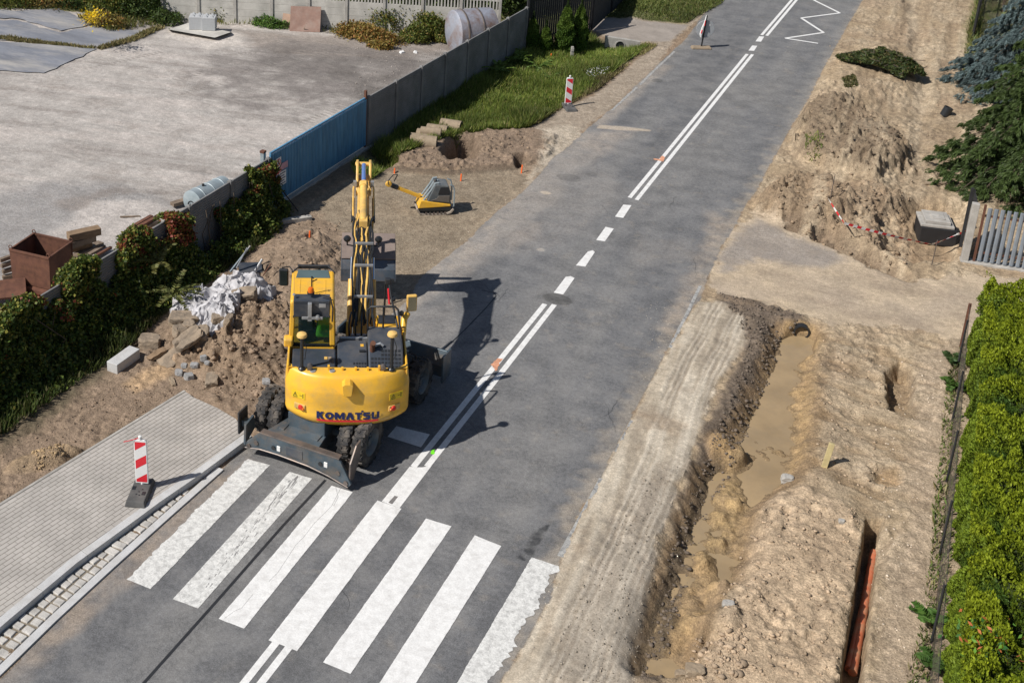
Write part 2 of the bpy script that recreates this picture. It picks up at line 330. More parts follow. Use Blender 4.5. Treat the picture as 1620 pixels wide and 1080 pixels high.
# ---- upper right: spoil heaps
mA = pm([(1262, 190), (1290, 178), (1340, 175), (1372, 200), (1430, 235), (1432, 262), (1380, 285), (1320, 270), (1270, 250)], .9, warp=.3)
mB = pm([(1205, 318), (1240, 292), (1300, 300), (1340, 325), (1330, 360), (1280, 372), (1235, 350), (1208, 335)], .7, warp=.25)
mC = pm([(1290, 310), (1380, 290), (1440, 330), (1430, 372), (1370, 385), (1310, 372)], .9, warp=.3)
mD = pm([(1330, 90), (1400, 75), (1450, 110), (1440, 150), (1370, 160), (1310, 190), (1290, 160)], 1.2, warp=.3)
H += mA*.65 + mB*.5 + mC*.3 + mD*.3
paint(right*np.clip(fbm(x, y, .9, 5, 37, .65)*2-.25, 0, 1), (.25, .18, .12), .55)
paint(mA, (.185, .138, .094), .9); paint(mB, (.26, .188, .122), .85); paint(mC, (.32, .23, .15), .8)
for m in (mA, mB, mC): rough = np.where(m > .25, .12, rough)
rough = np.where(mD > .3, .07, rough)
pit = pm([(1385, 345), (1450, 325), (1525, 330), (1528, 395), (1500, 418), (1440, 418), (1395, 400)], .5, z=-.2, warp=.15); H -= pit*.5
paint(pit, (.38, .27, .17), .7)
edge = pm([(1236, 358), (1290, 378), (1340, 400), (1400, 432), (1440, 448), (1435, 425), (1380, 395), (1300, 365), (1240, 345)], .3, warp=.1); H -= edge*.35; paint(edge, (.19, .14, .10), .8); rough = np.where(edge > .4, .1, rough)
rut = pm([(1430, -20), (1450, -20), (1470, 130), (1465, 260), (1440, 260), (1445, 120)], .5, warp=.2); H -= rut*.12; paint(rut, SANDL, .6)
# driveway on the right
dr_px = [(1141, 391), (1165, 357), (1190, 338), (1215, 340), (1260, 368), (1340, 402), (1400, 432), (1450, 446), (1530, 432), (1700, 450), (1700, 520), (1560, 520), (1525, 535), (1440, 520), (1320, 512), (1272, 500), (1208, 480), (1140, 462), (1118, 450)]
drm = pm(dr_px, .2, warp=.28)
H *= (1-drm*.9); rough = rough*(1-drm)+.008*drm
paint(drm, (.40, .325, .245)); paint(drm*np.clip(NO[1.]+.45, 0, 1), (.52, .415, .29), .85); paint(drm*np.clip(fbm(x*.35+y*.1, y, .5, 4, 99)*2.2, 0, 1), (.30, .235, .175), .5)
paint(pm([(1141, 395), (1200, 345), (1250, 372), (1340, 408), (1300, 425), (1200, 410), (1140, 430)], .4, warp=.2)*drm, (.26, .235, .215), .8)

# ---- left-hand works
grass_px = [(560, 262), (580, 232), (640, 190), (700, 150), (790, 98), (830, 77), (933, 53), (960, 64), (1013, 67), (1027, 72), (983, 103), (933, 143), (890, 167), (860, 187), (835, 203), (773, 212), (727, 212), (690, 225), (650, 240), (600, 268)]
gm = pm(grass_px, .3, warp=.2); paint(gm, GREEN, .85); H -= pm(grass_px, 2.4, off=.6)*.3
shoulder = pm([(835, 203), (890, 170), (940, 150), (990, 110), (1035, 72), (960, 60), (930, 40), (1000, 22), (1090, 35), (1140, 0), (1180, -30), (1070, 60), (1040, 103), (973, 167), (930, 200), (880, 247), (860, 270)], .2, warp=.12)
paint(shoulder, (.36, .30, .235), .95); rough = np.where(shoulder > .5, .012, rough)
comp = pm([(520, 300), (585, 268), (700, 276), (818, 266), (846, 285), (860, 262), (880, 247), (853, 277), (823, 307), (787, 333), (740, 380), (665, 439), (645, 475), (627, 490), (520, 600), (380, 600), (430, 420), (440, 350)], .15, warp=.06)
paint(comp, COMP, .95); paint(comp*np.clip(NO[1.]*1.5, 0, 1), (.34, .265, .185), .5)
ark = np.sin((np.hypot(x-G(600, 460)[0], y-G(600, 460)[1]))*9+NO[1.]*2.5); paint(comp*np.clip(ark-.55, 0, 1), (.22, .17, .12), .35)
rough = np.where(comp > .5, .008, rough); H -= comp*.05
lip = pm([(590, 262), (700, 271), (815, 262), (818, 267), (700, 277), (590, 268)], .12, warp=.05); H += lip*.05; paint(lip, (.13, .10, .075), .7)
sp = pm([(600, 262), (640, 236), (690, 222), (740, 207), (790, 205), (845, 205), (880, 215), (870, 245), (830, 262), (760, 266), (680, 268)], .3, warp=.12)
paint(sp, (.25, .185, .135), .95); H += sp*.12; rough = np.where(sp > .4, .07, rough)
p1 = pm([(706, 235), (722, 222), (750, 226), (756, 245), (748, 262), (712, 262), (700, 250)], .3, z=-.2, warp=.1); H -= p1*.85; paint(p1, (.15, .11, .08), .8)
p2 = pm([(812, 248), (830, 245), (836, 256), (818, 264)], .2, warp=.08); H -= p2*.45; paint(p2, DARK, .8)
p3 = pm([(590, 252), (625, 246), (632, 258), (600, 268), (586, 266)], .25, warp=.08); H -= p3*.5; paint(p3, DARK, .7)
paint(pm([(858, 205), (905, 198), (925, 215), (915, 240), (880, 250), (850, 275), (830, 300), (845, 262), (862, 240)], .3, warp=.2), (.50, .43, .34), .85)
# dirt around the rubble heap (left of the machine)
ld = pm([(420, 350), (500, 330), (545, 370), (545, 470), (460, 600), (400, 660), (300, 640), (150, 700), (0, 820), (0, 620), (150, 560), (250, 470), (380, 420)], .4, warp=.2)
paint(ld, (.27, .20, .145), .9); rough = np.where(ld > .5, .045, rough)
hm = (ell(400, 540, 2.1, 1.9, 0, 0.5, .9)); H += hm*.48; paint(np.clip(hm*3, 0, 1), (.30, .215, .145), .8); rough = np.where(hm > .06, .12, rough)
hm2 = ell(470, 410, 1.2, 1.7, 0, 0.3, .9); H += hm2*.35; paint(np.clip(hm2*3, 0, 1), (.29, .215, .155), .7); rough = np.where(hm2 > .06, .09, rough)
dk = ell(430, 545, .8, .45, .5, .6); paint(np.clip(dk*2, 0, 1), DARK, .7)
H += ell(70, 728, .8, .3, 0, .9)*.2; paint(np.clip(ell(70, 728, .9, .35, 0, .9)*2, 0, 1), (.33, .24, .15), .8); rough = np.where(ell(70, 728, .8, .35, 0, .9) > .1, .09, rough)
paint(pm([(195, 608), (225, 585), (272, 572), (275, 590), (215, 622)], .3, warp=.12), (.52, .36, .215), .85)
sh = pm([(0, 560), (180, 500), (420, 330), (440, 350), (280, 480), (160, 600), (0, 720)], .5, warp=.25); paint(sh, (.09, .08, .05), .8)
# ---- yard behind the wall
yard_px = [(-400, 640), (0, 500), (60, 470), (180, 400), (396, 268), (575, 160), (830, 12), (860, -30), (860, -80), (-400, -200)]
ym = pm(yard_px, .1, warp=0, z=0, off=-.4); ymm = ym
yx = (x < -6.) & (y > -4) & (x < -5.6-.0)
ymask = ((x < -5.85 + (y-14)*.04) & (y < 35.2 - (x+5.7)*(-.20))).astype(float)
a1 = G(393, 38); a2 = G(785, 62); wallY = a1[1]+(x-a1[0])*(a2[1]-a1[1])/(a2[0]-a1[0])
ymask = ((x < -5.78 + np.clip((y-19.7)*.07, 0, 9)) & (y < wallY+.2)).astype(float)
C = C*(1-ymask[:, None]) + ymask[:, None]*np.array(YARD); rough = np.where(ymask > .5, .012, rough); H *= (1-ymask)
aa = .22; ux = x*math.cos(aa)+y*math.sin(aa); uy = -x*math.sin(aa)+y*math.cos(aa)
ys = fbm(ux*.13, uy, .5, 4, 41, .6); paint(ymask*np.clip(ys*2.4, 0, 1), (.48, .43, .395), .65); paint(ymask*np.clip(-ys*2.2, 0, 1), (.25, .22, .2), .6)
ymid = fbm(x, y, .9, 5, 45, .65); paint(ymask*np.clip(ymid*2-.3, 0, 1), (.26, .225, .2), .6); paint(ymask*np.clip(-ymid*2-.3, 0, 1), (.47, .425, .39), .5)
H += ymask*ys*.02
ydk = pm([(440, 70), (560, 75), (680, 80), (720, 60), (760, 40), (820, 15), (600, 160), (560, 165), (520, 130), (430, 110), (400, 90)], 1.2, warp=.5, ws=1.)
paint(ydk*ymask*np.clip(.7+NO[1.]*1.2, 0, 1), (.11, .098, .09), .88); paint(pm([(300, 110), (420, 85), (540, 95), (560, 160), (470, 190), (380, 175), (320, 150)], 1.2, warp=.6, ws=1.)*ymask*np.clip(.5+ymid*2.5, 0, 1), (.19, .17, .16), .7)
paint(pm([(380, 50), (560, 58), (700, 68), (760, 70), (640, 92), (500, 90), (400, 75)], .8, warp=.4)*ymask, (.22, .18, .15), .6)
paint(pm([(330, 92), (450, 64), (640, 75), (700, 90), (560, 165), (430, 150)], 1.5, warp=.8, ws=1.)*ymask*np.clip(.55+ys*2.5, 0, 1), (.18, .162, .15), .75)
cc = G(430, 140); rr = np.hypot(x-cc[0], (y-cc[1])); arcs = np.clip(np.sin(rr*7+NO[1.]*2)-.5, 0, 1)*np.clip(1-abs(rr-2.2)/1.6, 0, 1)*np.clip(NO[1.]*2.5+.35, 0, 1)
paint(arcs*ymask, (.17, .15, .14), .8); H -= arcs*ymask*.03
for (ax, ay, bx, by, w_) in ((280, 150, 350, 133, .25), (270, 128, 345, 108, .22), (350, 120, 560, 75, .3), (470, 195, 545, 170, .3), (130, 110, 260, 82, .25), (330, 90, 440, 78, .3)):
    p0 = G(ax, ay)[:2]; p1_ = G(bx, by)[:2]; dv = p1_-p0; nn = np.array([-dv[1], dv[0]])/np.hypot(*dv)*w_/2
    k = pm([tuple(p0-nn), tuple(p1_-nn), tuple(p1_+nn), tuple(p0+nn)], .15, raw=True, warp=.1)
    tread = .5+.5*np.sign(np.sin((x*dv[0]+y*dv[1])/np.hypot(*dv)*30)); paint(k*tread*ymask, (.2, .18, .165), .6); H -= k*tread*ymask*.02
gl = pm([(-60, 380), (0, 300), (80, 285), (170, 290), (250, 300), (275, 325), (230, 370), (120, 400), (0, 440)], .6, warp=.4, ws=1.)
paint(gl*ymask, (.27, .26, .255), .75)
paint(pm([(55, 385), (110, 345), (140, 318), (240, 312), (272, 335), (225, 368), (150, 385), (60, 410)], .4, warp=.3, ws=1.)*ymask, (.50, .455, .42), .8)
paint(pm([(90, 320), (180, 295), (290, 300), (290, 312), (180, 308), (110, 335)], .4, warp=.4, ws=1.)*ymask, (.20, .165, .14), .5)
paint(pm([(266, 47), (300, 37), (380, 55), (385, 72), (330, 78), (262, 60)], .5, warp=.3)*ymask, (.56, .51, .46), .7)
# far side beyond the walls: grass and a paved drive
far = ((y >= wallY+.2) & (x < -4.4)) | ((y > 32.6) & (x < -4.)); far = far.astype(float)*(1-shoulder)
paint(far, (.12, .13, .05)); rough = np.where(far > .5, .05, rough)
fg = pm([(960, 20), (1000, -20), (1160, -40), (1130, 5), (1085, 38), (1000, 30), (940, 30)], .3, warp=.2); paint(fg, (.13, .15, .05), .9)
paint(pm([(1040, 15), (1120, -20), (1140, -10), (1085, 40), (1060, 40)], .5, warp=.3), (.33, .28, .16), .6)
fdrv = pm([(930, 46), (960, 28), (1020, 34), (1090, 40), (1060, 66), (1010, 66), (970, 60), (950, 52)], .2, warp=.08); paint(fdrv, (.30, .265, .235), .95); H *= (1-fdrv); rough = np.where(fdrv > .5, .006, rough)
H += pm([(985, 12), (1035, -10), (1060, 20), (1000, 30)], 1.2)*.25
rg = pm([(1545, 40), (1575, -30), (1900, -60), (1900, 200), (1600, 220), (1560, 90)], .4); paint(rg, (.14, .19, .05), .95)
paint(pm([(1522, 60), (1545, -20), (1560, -20), (1545, 90), (1530, 130)], .4, warp=.3), (.2, .2, .08), .7)
# ---- road
RL = [(1150, -60), (1130, 0), (1085, 62), (1040, 103), (973, 167), (930, 203), (890, 240), (877, 247), (853, 277), (823, 307), (787, 333), (740, 380), (665, 439), (645, 475), (627, 490), (540, 580), (450, 650), (386, 706), (345, 748), (260, 824), (170, 896), (85, 985), (0, 1076), (-150, 1240)]
RR = [(740, 1160), (790, 1080), (835, 1010), (868, 950), (886, 890), (910, 820), (950, 755), (1000, 658), (1031, 601), (1069, 526), (1110, 469), (1120, 438), (1141, 391), (1165, 355), (1178, 326), (1198, 301), (1218, 261), (1235, 232), (1255, 196), (1280, 155), (1304, 106), (1341, 41), (1365, 0), (1395, -60)]
RP = gp(RL + RR)
rd = sdf(RP) + NO[.25]*.035
roadm = (rd < 0)
rdx = np.clip(.5-rd/.03, 0, 1)
H = H*(1-np.clip(.5-(rd-.12)/.25, 0, 1)); rough = np.where(rd < .1, np.where(rd < 0, .0, .01), rough)
C = np.where(roadm[:, None], np.array(ASPH), C)
rm = roadm.astype(float)
lane = fbm(x*1.6, y*.12, 1.3, 4, 51); paint(rm*np.clip(lane*2, 0, 1), (.112, .113, .118), .6); paint(rm*np.clip(-lane*2, 0, 1), (.205, .20, .193), .55)
paint(rm*np.clip(NO[4.]*1.6, 0, 1), (.20, .193, .183), .45); paint(rm*np.clip(fbm(x, y, .6, 4, 57)*1.5-.1, 0, 1), (.105, .105, .108), .35)
_e = sdf(gp(RR+[(2100, -60), (2100, 1300)])); _ed = np.clip(1-np.maximum(-rd-0, 0)/.55, 0, 1); paint(rm*np.clip(_ed+NO[.25]*.8-.25, 0, 1)*(x > 2.5), (.34, .295, .24), .75); paint(rm*np.clip(_ed+NO[.25]*.7-.45, 0, 1)*(x <= 2.5), (.33, .29, .24), .5)
def rdust(pts, col, amt, soft=.6, warp=.35, ws=1.): paint(pm(pts, soft, warp=warp, ws=ws)*rm*np.clip(.75+NO[.25]*.6, 0, 1), col, amt)
rdust([(877, 247), (925, 205), (1000, 205), (960, 240), (900, 275), (870, 330), (780, 400), (690, 470), (627, 500), (600, 480), (740, 370), (823, 300)], (.37, .325, .28), .85)
rdust([(930, 200), (1040, 100), (1060, 105), (1010, 150), (960, 200)], (.33, .29, .25), .8, .4, .2)
rdust([(800, 380), (860, 345), (850, 370), (790, 410)], (.42, .34, .27), .5, .4)
rdust([(860, 240), (930, 230), (1000, 300), (900, 380), (760, 420), (780, 370)], (.25, .235, .22), .65)
rdust([(1165, 350), (1140, 392), (1118, 440), (1105, 475), (1060, 530), (1040, 520), (1085, 440), (1130, 340)], (.36, .30, .24), .7, .5)
rdust([(1000, 390), (1085, 375), (1090, 410), (1010, 420)], (.24, .22, .2), .5)
rdust([(630, 500), (720, 470), (715, 600), (650, 640), (600, 560)], (.27, .255, .24), .6, .4)
rdust([(950, 755), (884, 890), (830, 1010), (760, 1090), (740, 1080), (850, 900), (930, 750), (1040, 560), (1060, 540)], (.34, .295, .24), .6, .3, .25)
rdust([(345, 748), (392, 722), (420, 735), (330, 815), (240, 900), (130, 985), (20, 1090), (-30, 1090), (90, 975), (178, 893)], (.33, .27, .215), .75, .35, .3)
rdust([(400, 900), (600, 1000), (520, 1080), (250, 1080), (180, 990)], (.16, .158, .155), .4, 1.2)
rdust([(1241, 225), (1300, 110), (1350, 20), (1365, 0), (1340, 0), (1280, 110), (1220, 230)], (.19, .19, .188), .7, .25, .15)
rdust([(1110, 600), (1060, 700), (960, 700), (1020, 560)], (.135, .13, .125), .4, .8)
for a, b, rx, ry, am in ((882, 473, .40, .28, .8), (900, 281, .42, .3, .4), (955, 371, .35, .3, .3), (1040, 128, .22, .26, .6), (935, 276, .2, .2, .3)):
    paint(np.clip(ell(a, b, rx, ry)*5+NO[.25]*(am < .7)*2, 0, 1)*rm*(ell(a, b, rx, ry) > 0), (.09, .088, .086), am)
for a, b, rx, ry in ((858, 838, .06, .22), (848, 856, .08, .16), (825, 882, .09, .05), (838, 872, .10, .10)):
    paint(np.clip((ell(a, b, rx, ry, 0, -.3)+NO[.25]*.3)*5, 0, 1)*rm*(ell(a, b, rx*1.6, ry*1.6, 0, -.3) > 0), (.03, .032, .036), .85)
paint(np.clip(ell(863, 305, .18, .12)*4, 0, 1)*rm, (.48, .40, .31), .8); paint(np.clip(ell(855, 395, .12, .1)*4, 0, 1)*rm, (.45, .40, .34), .6)
paint(pm([(948, 198), (985, 200), (1030, 206), (1028, 208), (980, 206), (945, 203)], .08, warp=.04)*rm, (.48, .40, .31), .8)
# kerb-side margin stays a clean step: no soil under the pavement
# ---- soil displacement
rt_ = fbm(x+.02*y, y*.13, .42, 4, 63); upr = right*(y > 18)*np.clip((x-7.2)/1.2, 0, 1)*(1-drm); paint(upr*np.clip(rt_*2.4, 0, 1), (.50, .41, .29), .55); paint(upr*np.clip(-rt_*2.4, 0, 1), (.25, .185, .12), .5); H += upr*rt_*.10
rough = rough*np.clip(.75+NO[1.]*1.5, .3, 1.5)
cl = np.abs(fbm(x, y, .45, 4, 61, .6)); cl2 = fbm(x, y, .16, 3, 71, .6); cl3 = fbm(x, y, 1.6, 3, 81)
cl4 = 1-np.abs(fbm(x, y, .34, 4, 91, .62))*3.; cl5 = np.floor(fbm(x+.3*cl2, y, .5, 3, 95)*5)/5
H += rough*(1.0*(cl*2-.5) + 1.25*cl2 + .7*cl3 + .55*cl4*np.clip((rough-.03)/.05, 0, 1) + 1.0*cl5*np.clip((rough-.05)/.05, 0, 1))
low = np.clip(-(cl*2-.5)*1.0 - cl2*.8-cl4*.5, 0, 1); paint((rough > .02)*np.clip(fbm(x, y, .12, 3, 97)*1.6, 0, 1)*(1-rm), (.20, .15, .105), .35)
paint(low*np.clip((rough-.03)/.06, 0, 1)*(1-rm), (.15, .11, .08), .3)
wetm = np.clip(1-(H-(-.335))/.07, 0, 1)*(tr > .08); paint(wetm, (.20, .145, .085), .75)
# pavement footprint: sink the soil below it
PV = [(-330, 1050), (-3, 800), (293, 619), (300, 622), (352, 643), (376, 662), (387, 700), (311, 765), (222, 818), (133, 893), (0, 993), (-200, 1180)]
pvm = pm(PV, .05, warp=0, off=-.02); H = np.where(pvm > .3, np.minimum(H, -.03), H)
HG = H.reshape(shp)
def hz(px_, py_):
    px_ = np.atleast_1d(px_); py_ = np.atleast_1d(py_)
    i = np.clip(np.searchsorted(GX, px_)-1, 0, len(GX)-2); j = np.clip(np.searchsorted(GY, py_)-1, 0, len(GY)-2)
    fx = np.clip((px_-GX[i])/(GX[i+1]-GX[i]), 0, 1); fy = np.clip((py_-GY[j])/(GY[j+1]-GY[j]), 0, 1)
    return (HG[i, j]*(1-fx)+HG[i+1, j]*fx)*(1-fy)+(HG[i, j+1]*(1-fx)+HG[i+1, j+1]*fx)*fy
def gz(v): return float(hz(v[0], v[1])[0])
# ---- split faces into named surfaces
def surf_mat(name, speck, spscale, bump, bscale, rough_=.93, dirt=None, damt=.4, dscale=5):
    return mat(name, (0, 0, 0), rough_, var=.16, scale=1.3, attr=True, speck=speck, spscale=spscale, bump=bump, bscale=bscale, spec=.2, dirt=dirt, damt=damt, dscale=dscale)
nx, ny = shp
idx = np.arange(nx*ny).reshape(shp)
F = np.stack([idx[:-1, :-1], idx[1:, :-1], idx[1:, 1:], idx[:-1, 1:]], -1).reshape(-1, 4)
VV = np.stack([x, y, H], 1)
def fm(mask): return mask[F].mean(1) > .5
f_road = fm(rm); f_yard = fm(ymask) & ~f_road; f_drv = fm((drm > .5).astype(float)) & ~f_road; f_fd = fm((fdrv > .5).astype(float)) & ~f_road & ~f_drv
f_sh = fm((gs > .5).astype(float)*(rd > 0)) & ~(f_road | f_drv); f_gr = ~(f_road | f_yard | f_drv | f_fd | f_sh)
def surface(name, fmask, m, label, cat):
    Fs = F[fmask]; u, inv = np.unique(Fs, return_inverse=True); inv = inv.reshape(Fs.shape)
    o = np_mesh(name, VV[u], inv, m, col=C[u], smooth=(name != 'ground'))
    return tag(o, label, cat, kind='structure')
g_obj = surface('ground', f_gr, surf_mat('soil', .32, 28, .035, 20, dirt=(.155, .115, .078), damt=.5, dscale=4.5), 'bare sandy construction soil with heaps, ruts and trenches', 'ground')  # dark blotches: soil tone and stones, plus clod shadows put into the colour
road = surface('road', f_road, surf_mat('asphalt', .30, 42, .004, 90, .88, dirt=(.24, .232, .22), damt=.4, dscale=1.3), 'worn grey asphalt road running from the lower left to the top', 'road')
yard = surface('yard', f_yard, surf_mat('yard_dirt', .24, 24, .02, 18, dirt=(.24, .215, .195), damt=.35, dscale=2.4), 'pale packed dirt yard with tyre tracks behind the wall', 'yard')
surface('gravel_path', f_sh, surf_mat('shoulder_gravel', .26, 34, .010, 34, dirt=(.27, .235, .19), damt=.35, dscale=2.2), 'pale compacted gravel shoulder between the asphalt and the trench', 'gravel shoulder')
surface('driveway', f_drv, surf_mat('drive_gravel', .26, 32, .012, 30, dirt=(.27, .22, .17), damt=.4, dscale=1.8), 'sand-covered driveway joining the road from the right', 'driveway')
surface('driveway', f_fd, surf_mat('drive_paving', .12, 45, .006, 40), 'grey driveway over the culvert beyond the grass verge', 'driveway')
# ---- trench water
def poly_sheet(name, pts, z, m, parent=None, label=None, cat=None, kind=None, raw=False, th=0.):
    P = pts if raw else gp(pts, z)
    mb = MB(); mb.add([(a, b, z) for a, b in P], [tuple(range(len(P)))])
    me = mb.build(name, m, parent); 
    if label or kind: tag(me, label, cat, kind=kind)
    return me
wm = mat('muddy_water', (.345, .25, .14), .06, var=.16, scale=1.1, dirt=(.27, .21, .135), damt=.6, dscale=.9, bump=.0012, bscale=9, spec=.6)
WZ = -.335
poly_sheet('water', [(1200, 520), (1330, 520), (1330, 700), (1290, 800), (1230, 900), (1170, 1010), (1100, 1080), (1010, 1080), (1060, 900), (1130, 740), (1180, 620)], WZ, wm, None, 'still muddy brown water lying in the roadside trench', 'water', 'structure')
# ================================================================ ROAD MARKINGS (thin sheets, children of the road)
M_['paint'] = mat('road_paint', (.74, .735, .72), .75, var=.06, scale=6, dirt=(.34, .32, .30), damt=.35, dscale=5.5, speck=.10, spscale=40)
M_['paintold'] = mat('worn_road_paint', (.66, .655, .63), .8, var=.08, scale=6, dirt=(.20, .195, .19), damt=.6, dscale=9., speck=.16, spscale=40)
M_['paintfaint'] = mat('faded_edge_paint', (.38, .375, .36), .85, var=.15, scale=6, dirt=(.13, .13, .13), damt=1., dscale=9., speck=.3, spscale=50)
M_['tar'] = mat('tar_seam', (.022, .023, .026), .6, var=.2)
def rag_poly(P, amp, step=.05):
    out = []; ph = rng.uniform(0, 6, 6)
    for i in range(len(P)):
        a = np.array(P[i]); b = np.array(P[(i+1) % len(P)]); L_ = np.hypot(*(b-a)); n = max(1, int(L_/step))
        for k in range(n):
            q = a+(b-a)*k/n; w = amp[i] if isinstance(amp, (list, tuple)) else amp
            if 0 < k < n:
                t_ = k*step; nn_ = np.array([-(b-a)[1], (b-a)[0]])/L_; q = q + nn_*w*(math.sin(t_*5+ph[0])+.8*math.sin(t_*11.3+ph[1])+.6*math.sin(t_*23+ph[2])+.5*math.sin(t_*47+ph[3])+rng.normal(0, .9))
            out.append(tuple(q))
    return out
def sheet(mb, P, z=.005): mb.add([(a, b, z) for a, b in P], [tuple(range(len(P)))])
CW = [((392.5, 726), (427.2, 735.6), (200, 916), (238, 931.6)), ((458.1, 746.3), (493.7, 756.8), (273.2, 947.3), (313.3, 962)), ((524.8, 768), (558, 778.6), (346, 978.5), (386, 994)),
      ((597, 791.4), (635.3, 804.6), (424.8, 1012.4), (470, 1029.5)), ((674, 820), (714.2, 832.5), (511.2, 1047.2), (554.4, 1065.5)), ((751, 846.5), (793, 863.5), (597, 1085), (643, 1104)), ((841.2, 881.5), (884.2, 895.5), (694, 1128), (738, 1146))]
for k, (a, b, c, d) in enumerate(CW):
    P = gp([a, b, d, c]); mb = MB()
    amp = {0: [.002, .002, .002, .010], 6: [.002, .022, .002, .003]}.get(k, .0015)
    sheet(mb, rag_poly(P, amp), .0055 + .0002*k)
    o = mb.build('crossing_stripe', M_['paintold' if k in (0, 1, 6) else 'paint'], road)
def strip(mb, pts, w, z=.005, rag=.002, step=.08):
    P = [G(*q)[:2] for q in pts]; L_ = []; R_ = []
    for i in range(len(P)):
        d = P[min(i+1, len(P)-1)]-P[max(i-1, 0)]; d = d/np.hypot(*d); n = np.array([-d[1], d[0]])*w/2
        L_.append(P[i]+n); R_.append(P[i]-n)
    for i in range(len(P)-1):
        sheet(mb, [tuple(R_[i]), tuple(R_[i+1]), tuple(L_[i+1]), tuple(L_[i])], z)
mb = MB()
strip(mb, [(441.5, 1010), (386, 1080), (330, 1150)], .13); strip(mb, [(462, 1017), (413, 1080), (360, 1150)], .13)
sheet(mb, gp([(604, 793), (648, 738), (661, 739), (668, 739), (683, 736.5), (632, 803.5)]), .0045)
strip(mb, [(654, 738.5), (760, 607), (862, 481)], .13); strip(mb, [(675.5, 738), (777, 610), (877, 482)], .13)
strip(mb, [(996, 313), (1090, 198.5), (1182, 86)], .12); strip(mb, [(1007, 316.5), (1099, 201), (1190.5, 86.5)], .12)
strip(mb, [(1205, 56), (1253, 0), (1300, -56)], .12); strip(mb, [(1213, 57), (1260.5, 0), (1310, -57)], .12)
for q in ([(876, 463), (891, 466), (909, 440), (903, 437), (895, 438)], [(911, 420), (926, 422), (941, 399), (938, 396), (930, 398)], [(943, 380), (957, 382), (971, 362), (958, 359)], [(973, 343), (986, 345), (999, 325), (986, 324)], [(1184, 80.5), (1193, 81), (1198, 73), (1190, 72.5)], [(1195, 66), (1204, 66.5), (1209, 58.5), (1201, 58)]): sheet(mb, gp(q), .005)
mb.build('centre_line', M_['paint'], road)
mb = MB(); strip(mb, [(1288, 1), (1328.6, 21)], .12, .005); strip(mb, [(1328.6, 21), (1267.5, 29)], .12, .0052); strip(mb, [(1267.5, 29), (1303, 52)], .12, .0054); strip(mb, [(1303, 52), (1242, 61)], .12, .0056); strip(mb, [(1242, 61), (1294, 69)], .12, .0058); strip(mb, [(1288, 1), (1310, -20)], .12, .0062)
mb.build('zigzag_marking', M_['paint'], road)
mb = MB(); sheet(mb, gp([(627, 674), (680, 687), (666, 707.5), (613, 690.6)]), .005)
mb.build('stop_line', M_['paint'], road)
mb = MB(); strip(mb, [(952, 757), (916, 825), (886, 880)], .11); strip(mb, [(1108, 452), (1085, 500), (1060, 550)], .08); strip(mb, [(1000, 665), (975, 715)], .08); strip(mb, [(1067, 82), (1035, 112), (1012, 135)], .09); strip(mb, [(1008, 138), (968, 175)], .08)
mb.build('edge_line', M_['paintfaint'], road)
mb = MB(); strip(mb, [(515, 759), (447, 832), (345, 948), (222, 1086)], .055, .004); strip(mb, [(702, 553), (735, 522), (768, 488), (785, 468), (781, 463), (762, 459)], .03, .0042)
mb.build('tar_seam', M_['tar'], road)
mb = MB(); sheet(mb, gp([(624.2, 784), (629.8, 785.4), (620.5, 797.5), (614.3, 795)]), .0062); mb.build('bare_gap', mat('bare_asphalt', (.16, .15, .145), .9), road)
mb = MB(); sr = np.random.default_rng(77); ca_, cb_ = G(470, 752)[:2], G(372, 872)[:2]; dd_ = (cb_-ca_)/np.hypot(*(cb_-ca_)); nn__ = np.array([-dd_[1], dd_[0]])
for k in range(80):
    t_ = sr.uniform(0, 1)**1.5*3.4; o_ = sr.normal(0, .055); L__ = sr.uniform(.04, .22)*(1.3-t_/3.4); w__ = sr.uniform(.004, .014); p_ = ca_+dd_*t_+nn__*o_; sheet(mb, [tuple(p_-nn__*w__), tuple(p_+dd_*L__), tuple(p_+dd_*L__*.9+nn__*w__), tuple(p_+nn__*w__)], .0066+k*1e-6)
mb.build('tyre_scuffs', mat('scuff_rubber', (.24, .235, .23), .8), road)
mb = MB()
for k, q_ in enumerate(([(540, 770), (525, 800), (497, 828), (480, 850), (468, 862), (440, 905), (425, 920)], [(400, 940), (382, 962), (372, 966), (355, 978)], [(531, 770), (535, 786), (528, 800)])):
    strip(mb, q_, .005, .0068+k*.0001)
mb.build('paint_crack', mat('crack_grey', (.16, .155, .15), .9), road)
mb = MB(); cr = np.random.default_rng(88)
for k in range(26):
    p_ = np.array([cr.uniform(.3, 6.3), cr.uniform(-2, 40)]); a_0 = cr.normal(1.57 if k % 3 else .2, .35); q_ = [p_]
    for j in range(int(cr.uniform(6, 22))): a_0 += cr.normal(0, .35); q_.append(q_[-1]+np.array([math.cos(a_0), math.sin(a_0)])*.09)
    for j in range(len(q_)-1):
        d_ = q_[j+1]-q_[j]; n_1 = np.array([-d_[1], d_[0]])/np.hypot(*d_)*.004*(1-abs(2*j/len(q_)-1)*.7); sheet(mb, [tuple(q_[j]-n_1), tuple(q_[j+1]-n_1), tuple(q_[j+1]+n_1), tuple(q_[j]+n_1)], .003+j*2e-6+k*5e-5)
mb.build('asphalt_cracks', M_['tar'], road)
orp = mat('orange_spray', (.62, .30, .18), .85, var=.3, scale=9)
mb = MB(); sheet(mb, rag_poly(gp([(776, 577), (787, 567), (796, 568), (784, 587)]), .01), .0075)
sheet(mb, rag_poly(gp([(1044, 250), (1049, 246), (1052, 250), (1047, 257)]), .01), .0075); sheet(mb, gp([(1034, 251), (1050, 253), (1050, 256), (1034, 253)]), .0078)
mb.build('survey_spray_mark', orp, road)
